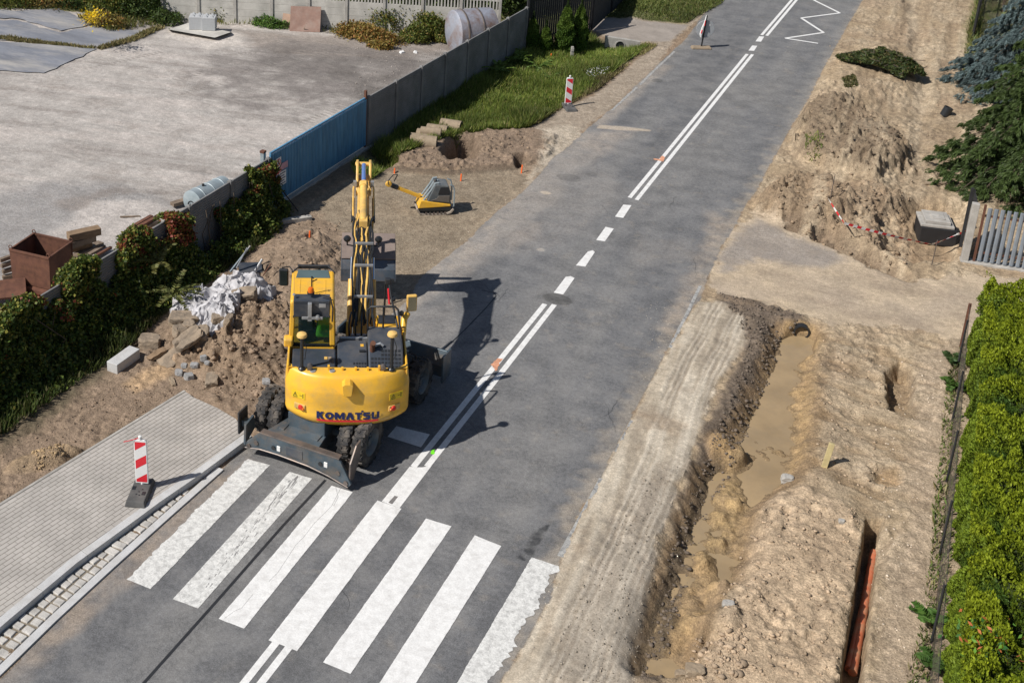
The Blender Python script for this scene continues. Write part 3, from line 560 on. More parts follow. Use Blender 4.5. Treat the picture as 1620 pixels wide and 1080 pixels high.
mb = MB(); sheet(mb, rag_poly(gp([(683, 712), (688, 711), (686, 719), (681, 718)]), .01), .0078); mb.build('survey_spray_mark', mat('green_spray', (.18, .75, .02), .8, var=.2), road)

# ================================================================ PAVEMENT, KERB, SETTS
def brick_mat():
    m = bpy.data.materials.new('paving_blocks'); m.use_nodes = True; nt = m.node_tree; N = nt.nodes; L = nt.links; bs = N['Principled BSDF']
    tc = N.new('ShaderNodeTexCoord'); mp = N.new('ShaderNodeMapping'); L.new(tc.outputs['Object'], mp.inputs[0])
    br = N.new('ShaderNodeTexBrick'); br.inputs['Scale'].default_value = 1.; br.inputs['Brick Width'].default_value = .2; br.inputs['Row Height'].default_value = .1; br.inputs['Mortar Size'].default_value = .004; br.inputs['Mortar Smooth'].default_value = .3
    br.inputs['Color1'].default_value = (.42, .39, .36, 1); br.inputs['Color2'].default_value = (.38, .355, .325, 1); br.inputs['Mortar'].default_value = (.30, .27, .235, 1)
    L.new(mp.outputs[0], br.inputs['Vector']); n = N.new('ShaderNodeTexNoise'); n.inputs['Scale'].default_value = 1.6; n.inputs['Detail'].default_value = 6; L.new(mp.outputs[0], n.inputs['Vector'])
    r = N.new('ShaderNodeMapRange'); r.inputs[1].default_value = .3; r.inputs[2].default_value = .7; r.inputs[3].default_value = .86; r.inputs[4].default_value = 1.14; L.new(n.outputs['Fac'], r.inputs[0])
    x_ = N.new('ShaderNodeVectorMath'); x_.operation = 'SCALE'; L.new(br.outputs['Color'], x_.inputs[0]); sx_ = N.new('ShaderNodeSeparateXYZ'); L.new(mp.outputs[0], sx_.inputs[0]); m1 = N.new('ShaderNodeMath'); m1.operation = 'MULTIPLY'; m1.inputs[1].default_value = 10.; L.new(sx_.outputs[1], m1.inputs[0]); m2 = N.new('ShaderNodeMath'); m2.operation = 'FRACT'; L.new(m1.outputs[0], m2.inputs[0]); m3 = N.new('ShaderNodeMath'); m3.operation = 'LESS_THAN'; m3.inputs[1].default_value = .13; L.new(m2.outputs[0], m3.inputs[0]); m4 = N.new('ShaderNodeMath'); m4.operation = 'MULTIPLY_ADD'; m4.inputs[1].default_value = -.5; m4.inputs[2].default_value = 1.; L.new(m3.outputs[0], m4.inputs[0]); m5 = N.new('ShaderNodeMath'); m5.operation = 'MULTIPLY'; L.new(r.outputs[0], m5.inputs[0]); L.new(m4.outputs[0], m5.inputs[1]); L.new(m5.outputs[0], x_.inputs['Scale']); L.new(x_.outputs[0], bs.inputs['Base Color'])
    bs.inputs['Roughness'].default_value = .9; b = N.new('ShaderNodeBump'); b.inputs['Distance'].default_value = .006; b.invert = True; L.new(br.outputs['Fac'], b.inputs['Height']); L.new(b.outputs[0], bs.inputs['Normal']); return m
PZ = .15
KI = [G(*q, PZ)[:2] for q in [(389, 684.5), (304, 747), (242, 789), (215, 809), (111, 884), (0, 976), (-130, 1088)]]
def offset(P, d):
    out = []
    for i in range(len(P)):
        t = P[min(i+1, len(P)-1)]-P[max(i-1, 0)]; t = t/np.hypot(*t); out.append(P[i]+np.array([-t[1], t[0]])*d)
    return out
def resample(P, step):
    out = [P[0]]
    for i in range(len(P)-1):
        L_ = np.hypot(*(P[i+1]-P[i])); n = max(1, int(L_/step)); out += [P[i]+(P[i+1]-P[i])*k/n for k in range(1, n+1)]
    return out
KI = resample(KI, .25); sgn = 1 if offset(KI, 1)[0][0] > KI[0][0] else -1
KO = offset(KI, .16*sgn)
B0 = G(-3, 801, PZ)[:2]; B1 = G(293, 619, PZ)[:2]; bd = (B1-B0)/np.hypot(*(B1-B0)); Bm = B0-bd*5
pav = MB(); top = [tuple(Bm), tuple(B1), tuple(G(300, 623, PZ)[:2]), tuple(G(304, 627, PZ)[:2]), tuple(G(344, 645, PZ)[:2]), tuple(G(373, 662, PZ)[:2])] + [tuple(q) for q in KI]
ang = math.atan2(bd[1], bd[0]); pm_obj = MB(Rz(-ang)); pm_obj.prism(top[::-1], PZ-.12, PZ-.002, 'z')
po = pm_obj.build('pavement', brick_mat()); po.rotation_euler = (0, 0, ang); tag(po, 'beige block pavement ending beside the excavator blade', 'pavement', kind='structure')
kb = MB()
for i in range(len(KI)-1):
    g_ = .004; a0, a1_, b0_, b1_ = KI[i], KI[i+1], KO[i], KO[i+1]
    if i % 4 == 0: a0 = a0+(a1_-a0)*.03; b0_ = b0_+(b1_-b0_)*.03
    kb.add([(*a0, -.1), (*a1_, -.1), (*b1_, -.1), (*b0_, -.1), (*a0, PZ+.004), (*a1_, PZ+.004), (*b1_, PZ), (*b0_, PZ)], [(4, 5, 6, 7), (0, 3, 2, 1), (3, 7, 6, 2), (0, 1, 5, 4), (0, 4, 7, 3), (1, 2, 6, 5)][::1])
tag(kb.build('kerb', M_['granite']), 'pale granite kerb along the block pavement', 'kerb', kind='structure')
eb = MB(); eb.prism([(-5., 0), (np.hypot(*(B1-B0))+.02, 0), (np.hypot(*(B1-B0))+.02, .06), (-5., .06)], -.05, PZ+.006, 'z', Tr(B0[0], B0[1], 0) @ Rz(ang))
tag(eb.build('pavement_edging', M_['conc'], None, .006), 'thin concrete edging along the back of the block pavement', 'edging', kind='structure')
# flush granite band
BO = [G(*q, .03)[:2] for q in [(353.5, 742.5), (267, 819), (178, 899), (89, 981), (0, 1068), (-110, 1180)]]; BO = resample(BO, .175)
BI = offset(BO, -.15*sgn)
bb = MB()
for i in range(len(BO)-1):
    bb.add([(*BI[i], -.06), (*BI[i+1], -.06), (*BO[i+1], -.06), (*BO[i], -.06), (*BI[i], .035), (*BI[i+1], .035), (*BO[i+1], .035), (*BO[i], .035)], [(4, 5, 6, 7), (3, 7, 6, 2), (0, 1, 5, 4), (0, 4, 7, 3), (1, 2, 6, 5)])
tag(bb.build('gutter_edging', M_['granite']), 'low pale granite edging between the setts and the asphalt', 'edging', kind='structure')
# setts between kerb and band
st_ = MB(); KOa = np.array(KO); BIa = np.array(BI); beds = MB()
for i in range(1, len(BIa)-1):
    q = BIa[i]; d = np.hypot(*(KOa-q).T); j = int(d.argmin()); t_ = BIa[i+1]-BIa[i]; t_ = t_/np.hypot(*t_); n_ = np.array([-t_[1], t_[0]])
    if n_@(KOa[j]-q) < 0: n_ = -n_
    gap = n_@(KOa[j]-q)
    if gap < .11: continue
    rows = max(1, int(gap/.165)); w = gap/rows
    for k in range(rows):
        cc = q+n_*(w*(k+.5))+t_*rng.uniform(-.012, .012); a = math.atan2(t_[1], t_[0])+rng.normal(0, .05)
        lx = .185*rng.uniform(.88, 1.)/2*.97; ly = w*rng.uniform(.86, .97)/2; h = .015+rng.uniform(-.006, .01)
        st_.box(-lx, lx, -ly, ly, -.08, h, Tr(cc[0], cc[1], .02) @ Rz(a) @ Rx(rng.normal(0, .04)), top=(.014, .014))
tag(st_.build('cobbled_gutter', M_['sett'], None, .012, seg=2), 'wedge of rough pale granite setts between kerb and edging', 'setts', kind='structure')
gut = MB(); sheet(gut, [tuple(q) for q in KO]+[tuple(q) for q in BI[::-1]], .012)
tag(gut.build('gutter_bed', mat('gutter_sand', (.2, .17, .13), .95)), 'dark sand bed under the granite setts', 'sand bed', kind='structure')

# ================================================================ WALLS AND FENCES
def panel_wall(name, p0, p1, h, npan, m_pan, m_post, label, cat, posth=None, th=.05, group=None, pickets=False, ribs=True):
    p0 = np.array(p0); p1 = np.array(p1); d = p1-p0; L_ = np.hypot(*d); a = math.atan2(d[1], d[0]); root = empty(name, (*p0, 0), a, label, cat, group); posth = posth or h+.02
    pw = L_/npan
    for i in range(npan):
        mb = MB(); x0 = i*pw+.06; x1 = (i+1)*pw-.06; rows = 4; hs = h*(.72 if pickets else 1.)
        for r in range(rows):
            z0 = -.1 if r == 0 else hs*r/rows+.006; mb.box(x0, x1, -th/2, th/2, z0, hs*(r+1)/rows)
            if ribs:
                nr = 5
                for k in range(nr):
                    zz = hs*r/rows+.03+(hs/rows-.05)*k/nr
                    mb.box(x0+.03, x1-.03, -th/2-.012, -th/2+.001, zz, zz+.045, top=(0, 0))
        mb.build('panel', m_pan, root, .006)
        if pickets:
            pb = MB(); n = int((x1-x0)/.13)
            for k in range(n): pb.box(x0+.02+k*(x1-x0)/n, x0+.09+k*(x1-x0)/n, -.025, .025, hs-.002, h, top=(.012, 0))
            pb.box(x0, x1, -.02, .02, h-.13, h-.08); pb.build('pickets', m_pan, root)
    for i in range(npan+1):
        mb = MB(); mb.box(i*pw-.065, i*pw+.065, -.07, .07, -.2, posth, top=(.0, .0)); mb.box(i*pw-.05, i*pw+.05, -.055, .055, posth, posth+.03, top=(.03, .03)); mb.build('post', m_post, root, .008)
    return root
WA = G(430, 330)[:2]; WB_ = G(577, 235)[:2]; WC = G(829, 78)[:2]
panel_wall('concrete_wall', WB_+np.array([.02, .15]), WC, 1.76, 7, M_['conc_wall'], M_['conc_wall'], 'grey ribbed concrete panel wall running back from the blue gate beside the grass', 'wall')
w0 = G(-40, 640)[:2]; wtop = [G(q[0], q[1], 1.6)[:2] for q in ((55, 474), (181, 401), (227, 372))]
WI0 = WA+(np.array(wtop[0])-WA)/np.hypot(*(np.array(wtop[0])-WA))*19
panel_wall('concrete_wall', WI0, WA+np.array([-.05, -.1]), 1.6, 10, M_['conc_wall'], M_['conc_wall'], 'low grey concrete panel wall mostly hidden under ivy between yard and works', 'wall', ribs=True)
# blue sliding gate
gd = WB_-WA; gl_ = np.hypot(*gd); ga = math.atan2(gd[1], gd[0])
gate = empty('sliding_gate', (*WA, 0), ga, 'long blue ribbed metal gate with two warning signs at its near end', 'gate')
mb = MB(); 
nrib = 66
for k in range(nrib):
    x0 = gl_*k/nrib; w = gl_/nrib; mb.prism([(x0, -.012), (x0+w*.35, -.012), (x0+w*.5, -.034), (x0+w*.85, -.034), (x0+w, -.012), (x0+w, .004), (x0, .004)], .12, 1.70, 'z')
mb.build('corrugated_sheet', M_['bluegate'], gate)
mb = MB(); mb.box(-.02, gl_+.02, .006, .06, 1.70, 1.76); mb.box(-.02, gl_+.02, .006, .06, .08, .14); mb.box(-.03, .03, .006, .06, .14, 1.7); mb.box(gl_-.03, gl_+.03, .006, .06, .14, 1.7)
for k in range(1, 4): mb.box(gl_*k/4-.02, gl_*k/4+.02, .008, .055, .14, 1.7)
mb.build('frame', M_['bluegate'], gate, .004)
mb = MB(); mb.box(-.2, gl_+.3, -.12, .10, -.04, .05); mb.build('track_sill', M_['conc'], gate, .01)
rd_ = MB(); rd_.tube([(-.02, -.05, 1.0), (.25, -.75, .0)], .018); rd_.build('brace', M_['dark'], gate)
# signs on the gate (facing the works)
def text_mesh(name, body, size, m, parent, loc, rot, align='CENTER', ext=.001, sx=1., offset=0., shear=0.):
    c = bpy.data.curves.new(name, 'FONT'); c.body = body; c.size = size; c.align_x = align; c.align_y = 'CENTER'; c.extrude = ext; c.offset = offset; c.shear = shear; c.resolution_u = 3
    o = bpy.data.objects.new(name+'_tmp', c); scene.collection.objects.link(o)
    dg = bpy.context.evaluated_depsgraph_get(); me = bpy.data.meshes.new_from_object(o.evaluated_get(dg)); bpy.data.objects.remove(o); bpy.data.curves.remove(c)
    me.materials.clear(); me.materials.append(m); o2 = bpy.data.objects.new(name, me); link(o2, parent); o2.location = loc; o2.rotation_euler = rot; o2.scale = (sx, 1, 1); return o2
sg = empty('warning_sign', (0, 0, 0), 0, 'small white and red prohibition sign on the near end of the blue gate', 'sign')
sg.location = (*WA, 0); sg.rotation_euler = (0, 0, ga)
mb = MB(); mb.box(.16, .43, -.046, -.042, .98, 1.50); mb.build('plate', M_['white'], sg)
mb = MB(); mb.lathe([(.085, -.002), (.11, -.002), (.11, .002), (.085, .002), (.085, -.002)], 28, 'y', (.295, -.0505, 1.36)); mb.box(-.1, .1, -.002, .002, -.011, .011, Tr(.295, -.0506, 1.36) @ Ry(.78)); mb.build('prohibition_ring', M_['red'], sg)
mb = MB(); mb.tube([(.295, -.05, 1.31), (.295, -.05, 1.39)], .018, 8); mb.lathe([(.0, -.02), (.02, 0), (.0, .02)], 10, 'z', (.295, -.05, 1.42)); mb.build('figure_symbol', M_['black'], sg)
mb = MB(); mb.box(.175, .415, -.0505, -.0475, 1.00, 1.18); mb.build('text_panel', M_['red'], sg)
for i, wd in enumerate(('WSTĘP', 'WZBRONIONY')): text_mesh('lettering', wd, .07 if i == 0 else .045, M_['white'], sg, (.295, -.0515, 1.13-.08*i), (math.pi/2, 0, 0))
s2 = empty('notice_board', (*WA, 0), ga, 'small pink and white notice plates overlapping beside the prohibition sign on the gate', 'notice')
mb = MB(); mb.box(.40, .78, -.05, -.047, 1.06, 1.26, Tr(0, 0, 0)); mb.build('pink_plate', mat('faded_pink_plate', (.55, .32, .38), .6), s2)
mb = MB(); mb.box(.30, .68, -.056, -.052, .58, 1.02); mb.build('plate', M_['white'], s2)
mb = MB()
for k in range(5):
    z = .96-k*.08; mb.box(.34, .64-(k % 2)*.06, -.059, -.057, z-.016, z+.016)
mb.build('text_lines', M_['navy'], s2)
# gate posts
gp_ = empty('gate_post', (*(WB_+np.array([-.02, .02])), 0), ga, 'thin rusty steel post between the blue gate and the concrete wall', 'post')
mb = MB(); mb.box(-.04, .04, -.04, .04, -.2, 2.0); mb.build('post', M_['rust'], gp_, .006)
mb = MB(); mb.box(-.3, -.04, -.02, .02, .5, .54); mb.build('latch_bar', M_['rust'], gp_); mb = MB(); mb.box(-.3, -.04, -.02, .02, 1.3, 1.34); mb.build('latch_bar', M_['rust'], gp_)
gp2 = empty('gate_post', (*(WA+np.array([-.16, -.04])), 0), ga, 'short pale post at the near end of the blue gate behind the ivy wall', 'post')
mb = MB(); mb.box(-.06, .06, .04, .16, -.2, 1.72); mb.build('post', M_['tankgrey'], gp2, .006); mb = MB(); mb.box(-.07, .07, .03, .17, 1.72, 1.78); mb.build('cap', M_['rust'], gp2)
# far wall with pickets
fw0 = G(258, 30)[:2]; fw1 = G(788, 62)[:2]
panel_wall('picket_topped_wall', fw0, fw1, 1.75, 9, M_['conc_light'], M_['conc'], 'pale concrete wall with picket top along the far edge of the yard', 'wall', pickets=True, ribs=False)
# mesh fence along the hedge
HX0 = G(1470, 1084)[:2]; HX1 = G(1520, 548)[:2]
hd = HX1-HX0; HX00 = HX0-hd*.12; hl = np.hypot(*(HX1-HX00)); ha = math.atan2(hd[1], hd[0])
mf = empty('mesh_fence', (*HX00, 0), ha, 'brown wire mesh fence standing at the foot of the green hedge', 'fence')
mb = MB(); hh = 1.15; cs = .12; n = int(hl/cs)
def wires(mb, n, hh, cs):
    for k in range(n+14):
        for s_ in (1, -1):
            xa, za, xb, zb = k*cs-(hh if s_ > 0 else 0), 0., k*cs-(0 if s_ > 0 else hh), hh
            if s_ < 0: xa, xb = k*cs, k*cs-hh
            # clip to fence length
            if xa < 0: t = -xa/(xb-xa) if xb != xa else 0; za += (zb-za)*t; xa = 0.
            if xb < 0: t = (0-xa)/(xb-xa); zb = za+(zb-za)*t; xb = 0.
            if max(xa, xb) > hl or (xa == xb): continue
            mb.tube([(xa, 0, za), (xb, 0, zb)], .0014, 3, cap=False)
wires(mb, n, hh, cs); mb.build('wire_mesh', M_['mesh'], mf)
for k in range(int(hl/2.4)+1):
    mb = MB(); mb.tube([(k*2.4, .03, -.2), (k*2.4, .03, 1.2)], .022, 8); mb.build('post', M_['dark'], mf)
mb = MB(); mb.box(0, hl, -.015, .015, -.08, .03); mb.build('kickboard', M_['bark'], mf); mb = MB(); mb.tube([(0, 0, hh), (hl, 0, hh)], .006, 4); mb.build('top_wire', M_['dark'], mf)
gpr = MB(); gpr.box(-.035, .035, -.035, .035, -.1, 1.15); tag(gpr.build('end_post', M_['rust'], None, .005, loc=(*HX1, 0)), 'dark red square end post of the mesh fence by the driveway', 'post')
# slatted gate on the right with its concrete pillar
SG = G(1538, 414)[:2]; SG2 = G(1700, 440)[:2]; sa = math.atan2(*(SG2-SG)[::-1]); sgt = empty('slatted_gate', (*SG, 0), sa, 'grey vertical-slat metal gate standing beneath the dark spruce', 'gate')
nsl = 20
for k in range(nsl):
    mb = MB(); x0 = .10+k*.155; mb.prism([(x0, 0), (x0+.03, -.028), (x0+.085, -.028), (x0+.115, 0)], .06, 1.62, 'z'); mb.build('slat', M_['fencegrey'], sgt, .006)
mb = MB()
for z in (.28, 1.35): mb.box(.02, nsl*.155+.12, .004, .05, z, z+.05)
mb.build('rail', M_['rust'], sgt)
mb = MB(); mb.box(.0, .06, -.03, .03, .02, 1.7); mb.build('hinge_post', M_['rust'], sgt, .004)
mb = MB(); mb.box(-.3, nsl*.155+.2, -.14, .16, -.1, .035); mb.build('sill', M_['conc'], sgt, .01)
pl_ = MB(); pl_.box(-.09, .09, -.09, .09, -.5, 1.7); tag(pl_.build('gate_pillar', M_['conc'], None, .012, loc=(*(SG+np.array([-.20, -.02])), 0), rz=sa), 'slim square concrete pillar at the left of the slatted gate', 'pillar')
pl_ = empty('shade_planks', (*(SG+np.array([-.14, .12])), 0), sa+math.pi/2-.03, 'dark planks added for the shadowed gap beside the concrete pillar', 'fence')  # planks put in to give the dark of the shaded gap behind the pillar
mb = MB()
for k in range(6): mb.box(.03+k*.2, .2+k*.2, -.012, .012, .0, 1.55+.02*(k % 2))
mb.build('planks', M_['dark'], pl_)
for k in range(1):
    mb = MB(); mb.box(k*2-.04+1.2, k*2+.04+1.2, .02, .1, -.2, 1.6); mb.build('post', M_['dark'], pl_)
# dark palisade gate and fences top centre
def palisade(p0, p1, h, w, gap, label, cat='fence', name='palisade_fence', solid=False):
    p0 = np.array(p0); p1 = np.array(p1); d = p1-p0; L_ = np.hypot(*d); r = empty(name, (*p0, 0), math.atan2(d[1], d[0]), label, cat); mb = MB(); n = int(L_/(w+gap))
    for k in range(n): mb.box(k*(w+gap), k*(w+gap)+w, -.012, .012, .05, h+.03*math.sin(k*1.7), top=(.0, 0))
    mb.build('slats', M_['dark'], r); mb = MB()
    for z in (.3, h-.3): mb.box(0, L_, .014, .05, z, z+.06)
    mb.build('rails', M_['dark'], r)
    for k in range(int(L_/2.2)+2):
        mb = MB(); xx = min(k*2.2, L_); mb.box(xx-.04, xx+.04, .016, .09, -.1, h+.1); mb.build('post', M_['dark'], r)
    return r
palisade(WC+np.array([.05, .12]), G(935, 50)[:2], 2.4, .09, .04, 'tall dark palisade fence behind the three thuja columns')
palisade(G(935, 50)[:2]+np.array([.02, .05]), G(965, 22)[:2], 1.9, .12, .008, 'short solid dark fence return beside the far driveway')
palisade(G(965, 22)[:2]+np.array([.05, .1]), G(1000, -10)[:2]+np.array([0, 3.]), 1.7, .1, .02, 'dark garden fence beyond the far driveway')
palisade(G(770, 22)[:2]+np.array([0, 2.]), G(930, 40)[:2]+np.array([0, 4.5]), 1.5, .06, .08, 'dark green fence across the far garden behind the concrete wall')
rf = G(1546, 24)[:2]; palisade(rf+np.array([0, -4]), rf+np.array([.15, 5]), 1.6, .05, .07, 'thin dark fence posts behind the blue spruce at the top of the dirt track')
rfp = MB(); rfp.box(-.07, .07, -.07, .07, -.1, 2.2); tag(rfp.build('garden_post', M_['bark'], None, .01, loc=(*G(1586, 18)[:2], 0)), 'brown wooden post on the lawn behind the blue spruce', 'post')
# ================================================================ EXCAVATOR
EX = empty('wheeled_excavator', (1.1, 6.2, 0), 0, 'large yellow wheeled excavator standing on the road with its arm over the bay', 'excavator')
UA = math.radians(28.2); U = Rz(UA)           # upper structure is swung left of the road direction
def E(mb, name, m, parent=EX, **k): return mb.build(name, m, parent, **k)
# ---- undercarriage
mb = MB(); mb.box(-.42, .42, -1.7, 1.75, .58, .98); mb.box(-.55, .55, -.5, .5, .55, 1.02); mb.box(-1.0, 1.0, -.18, .2, .62, .9); E(mb, 'chassis', M_['steel'], bevel=.02)
for yy in (-1.2, 1.28):
    mb = MB(); mb.tube([(-1.0, yy, .5), (1.0, yy, .5)], .11, 12); mb.box(-.3, .3, yy-.2, yy+.2, .34, .66); E(mb, 'axle', M_['steel'], bevel=.02)
def tyre_mb(w=.26, R=.51):
    mb = MB(); mb.lathe([(.28, -w/2+.02), (.36, -w/2), (R-.07, -w/2), (R-.025, -w/2+.04), (R-.02, 0), (R-.025, w/2-.04), (R-.07, w/2), (.36, w/2), (.28, w/2-.02)], 36, 'x')
    for k in range(19):
        a = 2*math.pi*k/19
        for s in (-1, 1):
            T = Rx(a+(.165 if s > 0 else 0)) @ Tr(s*w*.25, 0, R-.03) @ Rz(s*.30)
            mb.box(-w*.27, w*.27, -.040, .040, -.03, .024, T, top=(.008, .012))
    return mb
def rim_mb(w=.26, side=1):
    mb = MB(); e = side*w/2
    mb.lathe([(.0, e*.55), (.085, e*.55), (.09, e*.2), (.20, e*.1), (.25, e*.75), (.285, e*.92), (.29, e*.8), (.26, -e*.6)], 28, 'x')
    for k in range(8): a = 2*math.pi*k/8; mb.tube([(e*.12, .145*math.cos(a), .145*math.sin(a)), (e*.30, .145*math.cos(a), .145*math.sin(a))], .014, 6)
    return mb
ty_me = None
for yy in (-1.2, 1.28):
    for s in (-1, 1):
        for k, xo in enumerate((1.11, .80)):
            w = bpy.data.objects.new('wheel', None); w.location = (s*xo, yy, .505); w.empty_display_size = .1; link(w, EX)
            if ty_me is None: t = E(tyre_mb(), 'tyre', M_['rubber'], w, smooth=True); ty_me = t
            else: t = ty_me.copy(); link(t, w)
            t.rotation_euler = (random.random()*2, 0, 0)
            if k == 0: E(rim_mb(.26, s), 'rim', M_['steel'], w, smooth=True)
# ---- rear blade (bottom edge droops to the corners), arms and side plates
def chk(px, py, z): g = G(px, py, z)-np.array([1.1, 6.2, 0]); return tuple(g)
bl, br_ = chk(388, 706, .22), chk(550, 768, .20); tl, tr2 = chk(413, 679, .70), chk(533, 726, .70)
yb, yt = -2.22, -2.19
xL, xR = bl[0], br_[0]
def bpt(x_, z_): return (x_, yb+(yt-yb)*((z_-.2)/.5)+.02*math.sin(z_*6), z_)
mb = MB(); prof = [(xL, .20), (xL+.34, .27), (xL+.75, .285), (xL+1.45, .265), (xL+1.9, .20), (xR-.03, .10), (xR+.03, .17), (xR-.20, .60), (xR-.26, .66), (xL+.34, .66), (xL+.02, .34)]
fr = [bpt(a, b) for a, b in prof]; bk = [(a, b_2+.06, c) for a, b_2, c in fr]; n = len(prof)
mb.add(fr+bk, [tuple(range(n))[::-1], tuple(range(n, 2*n))]+[(i, (i+1) % n, n+(i+1) % n, n+i) for i in range(n)])
bld = E(mb, 'rear_blade', M_['steel'], bevel=.012)
mb = MB(); mb.box(xL+.34, xR-.24, yt-.02, yt+.14, .64, .675); E(mb, 'blade_lip', M_['wornsteel'], bld, bevel=.01)
ed = MB(); epts = [(a, bpt(a, b)[1]-.012, b+.005) for a, b in prof[:6]]; ed.tube(epts, .016, 6); E(ed, 'cutting_edge', M_['wornsteel'], bld)
for xx, zz in ((xL+.08, .27), (xR-.08, .18), (xL+.26, .40), (xR-.26, .34)):
    mb = MB(); q = bpt(xx, zz); mb.tube([(q[0], q[1]-.03, q[2]), (q[0], q[1]+.03, q[2])], .05, 12); E(mb, 'pin', M_['wornsteel'], bld)
for xx in (xL+.66, xL+1.72):
    mb = MB(); q = bpt(xx, .42); mb.tube([(q[0], q[1]-.028, q[2]), (q[0], q[1], q[2])], .045, 12); E(mb, 'hole', M_['hose'], bld)
    mb = MB(); mb.box(q[0]+.08, q[0]+.16, q[1]-.025, q[1]-.003, q[2]-.04, q[2]+.08, None); E(mb, 'lamp', M_['white'], bld, bevel=.01)
mb = MB(); mb.box(xL+.95, xL+1.32, -2.215, -2.20, .36, .56, None); E(mb, 'number_plate_recess', M_['hood'], bld, bevel=.005)
mb = MB(); mb.prism([(xL+.42, -2.04), (xL+.62, -1.3), (xL+1.5, -1.3), (xL+1.6, -2.04)], .60, .66, 'z'); mb.box(xL+.6, xL+.72, -1.9, -.9, .3, .68); mb.box(xR-1.0, xR-.88, -1.9, -.9, .3, .68); E(mb, 'blade_bracket', M_['steel'], bevel=.01)
mb = MB(); mb.prism([(-2.17, .22), (-2.02, .16), (-1.76, .50), (-1.72, .88), (-1.90, .86), (-2.15, .58)], xR-.05, xR-.01, 'x'); mb.box(xR-.2, xR-.05, -2.0, -1.88, .3, .5); E(mb, 'side_plate', M_['wornsteel'], bevel=.01)
mb = MB(); mb.box(xL-.22, xL-.18, -2.14, -1.80, .40, .90, None); E(mb, 'side_plate', M_['black'], bevel=.01)
mb = MB(); mb.prism([(-2.2, .25), (-1.8, .45), (-1.85, .75), (-2.16, .70)], xL-.05, xL, 'x'); mb.box(xL-.18, xL-.02, -2.05, -1.9, .55, .68); E(mb, 'gusset', M_['steel'], bevel=.008)
# ---- front blade
mb = MB(); mb.prism([(2.12, .16), (2.30, .14), (2.22, .42), (2.34, .74), (2.26, .76), (2.12, .44)], -1.2, 1.36, 'x'); fb = E(mb, 'front_blade', M_['steel'], bevel=.01)
mb = MB(); mb.box(1.36, 1.40, 1.92, 2.36, .14, .80); mb.box(-1.24, -1.20, 1.92, 2.36, .14, .80); E(mb, 'end_cheek', M_['steel'], fb)
mb = MB(); mb.box(-.5, -.36, 1.6, 2.15, .35, .6); mb.box(.36, .5, 1.6, 2.15, .35, .6); E(mb, 'push_arm', M_['steel'], bevel=.01)
# ---- slew ring and revolving deck
mb = MB(U); mb.lathe([(0, 1.0), (.62, 1.0), (.62, 1.12), (0, 1.12)], 32); E(mb, 'slew_ring', M_['wornsteel'])
mb = MB(U); mb.box(-1.17, -.30, -1.30, .9, 1.10, 1.24); mb.box(-.30, .42, -1.30, .55, 1.10, 1.24); mb.box(.42, 1.15, -1.30, 1.05, 1.10, 1.24); E(mb, 'revolving_deck', M_['black'], bevel=.015)
# counterweight: lofted shell
mb = MB(U); NS = 40
lev = [(.98, .16), (1.0, .07), (1.06, .025), (1.13, .0), (1.15, .012), (1.40, .0), (1.66, .0), (1.70, .012), (1.84, .06), (1.94, .10), (1.985, .135), (2.005, .20)]
def plan(t, inset, zz):
    # t -1..1 along the rear edge
    a = abs(t); s = 1 if t >= 0 else -1
    W = 1.235-inset*.32
    if a > .80: # flank
        k = (a-.80)/.20; xx = W-.05*(1-k)*(1-k)*.4; yy = -1.34+k*.46; yy = yy
        if k < .35: xx = W-.035*(1-k/.35)**2
    else:
        k = a/.80; xx = k*(W-.035); yy = -1.74+.40*(k**3.)
        yy += inset*.9
    if a > .80: yy += inset*.9*(1-(a-.8)/.2)
    drop = 0
    return (s*xx, yy, zz)
ts = np.linspace(-1, 1, NS+1); vs = []
for zz, ins in lev:
    for t in ts:
        p = plan(t, ins, zz); low = (.97-zz) if zz < 1.1 else 0
        zc = zz - (.07*(1-min(1, abs(t)/.8)**2) if zz < 1.1 else 0)
        vs.append((p[0], p[1], zc))
R_ = len(lev); W_ = NS+1
fs = [(j*W_+i, j*W_+i+1, (j+1)*W_+i+1, (j+1)*W_+i) for j in range(R_-1) for i in range(NS)]
# top closes forward, bottom closes forward
n0 = len(vs); vs += [(vs[(R_-1)*W_+i][0], -1.30 if abs(ts[i]) < .86 else vs[(R_-1)*W_+i][1], 2.005) for i in range(W_)]
fs += [((R_-1)*W_+i, (R_-1)*W_+i+1, n0+i+1, n0+i) for i in range(NS)]
n1 = len(vs); vs += [(vs[i][0], -.9, vs[i][2]) for i in range(W_)]
fs += [(i+1, i, n1+i, n1+i+1) for i in range(NS)]
mb.add(vs, fs); cw = E(mb, 'counterweight', M_['yellow'], smooth=True)
cw.modifiers[0].split_angle = math.radians(75)
def cwy(x_, zz=1.4): k = min(abs(x_)/1.2, 1); return -1.74+.40*(k**3.)
mb = MB(U); mb.prism([(-.09, 1.70), (-.11, 1.92), (-.05, 1.96), (.05, 1.96), (.11, 1.92), (.09, 1.70), (.05, 1.68), (-.05, 1.68)], -1.84, -1.6, 'y'); E(mb, 'latch_cover', M_['yellow'], cw, bevel=.015)
for xx in (-.37, -.10, .16, .40, .62):
    mb = MB(U); h_ = .08 if xx in (-.37, .62) else .035
    mb.box(xx-.022, xx+.022, -1.42, -1.36, 2.0, 2.0+h_+.03); E(mb, 'lifting_lug', M_['yellow'], cw, bevel=.006)
for xx in (-.30, -.68): mb = MB(U); mb.lathe([(0, .02), (.055, .02), (.06, 0)], 14, 'z', (xx, -1.44, 2.003)); E(mb, 'bolt_cap', M_['silver'], cw)
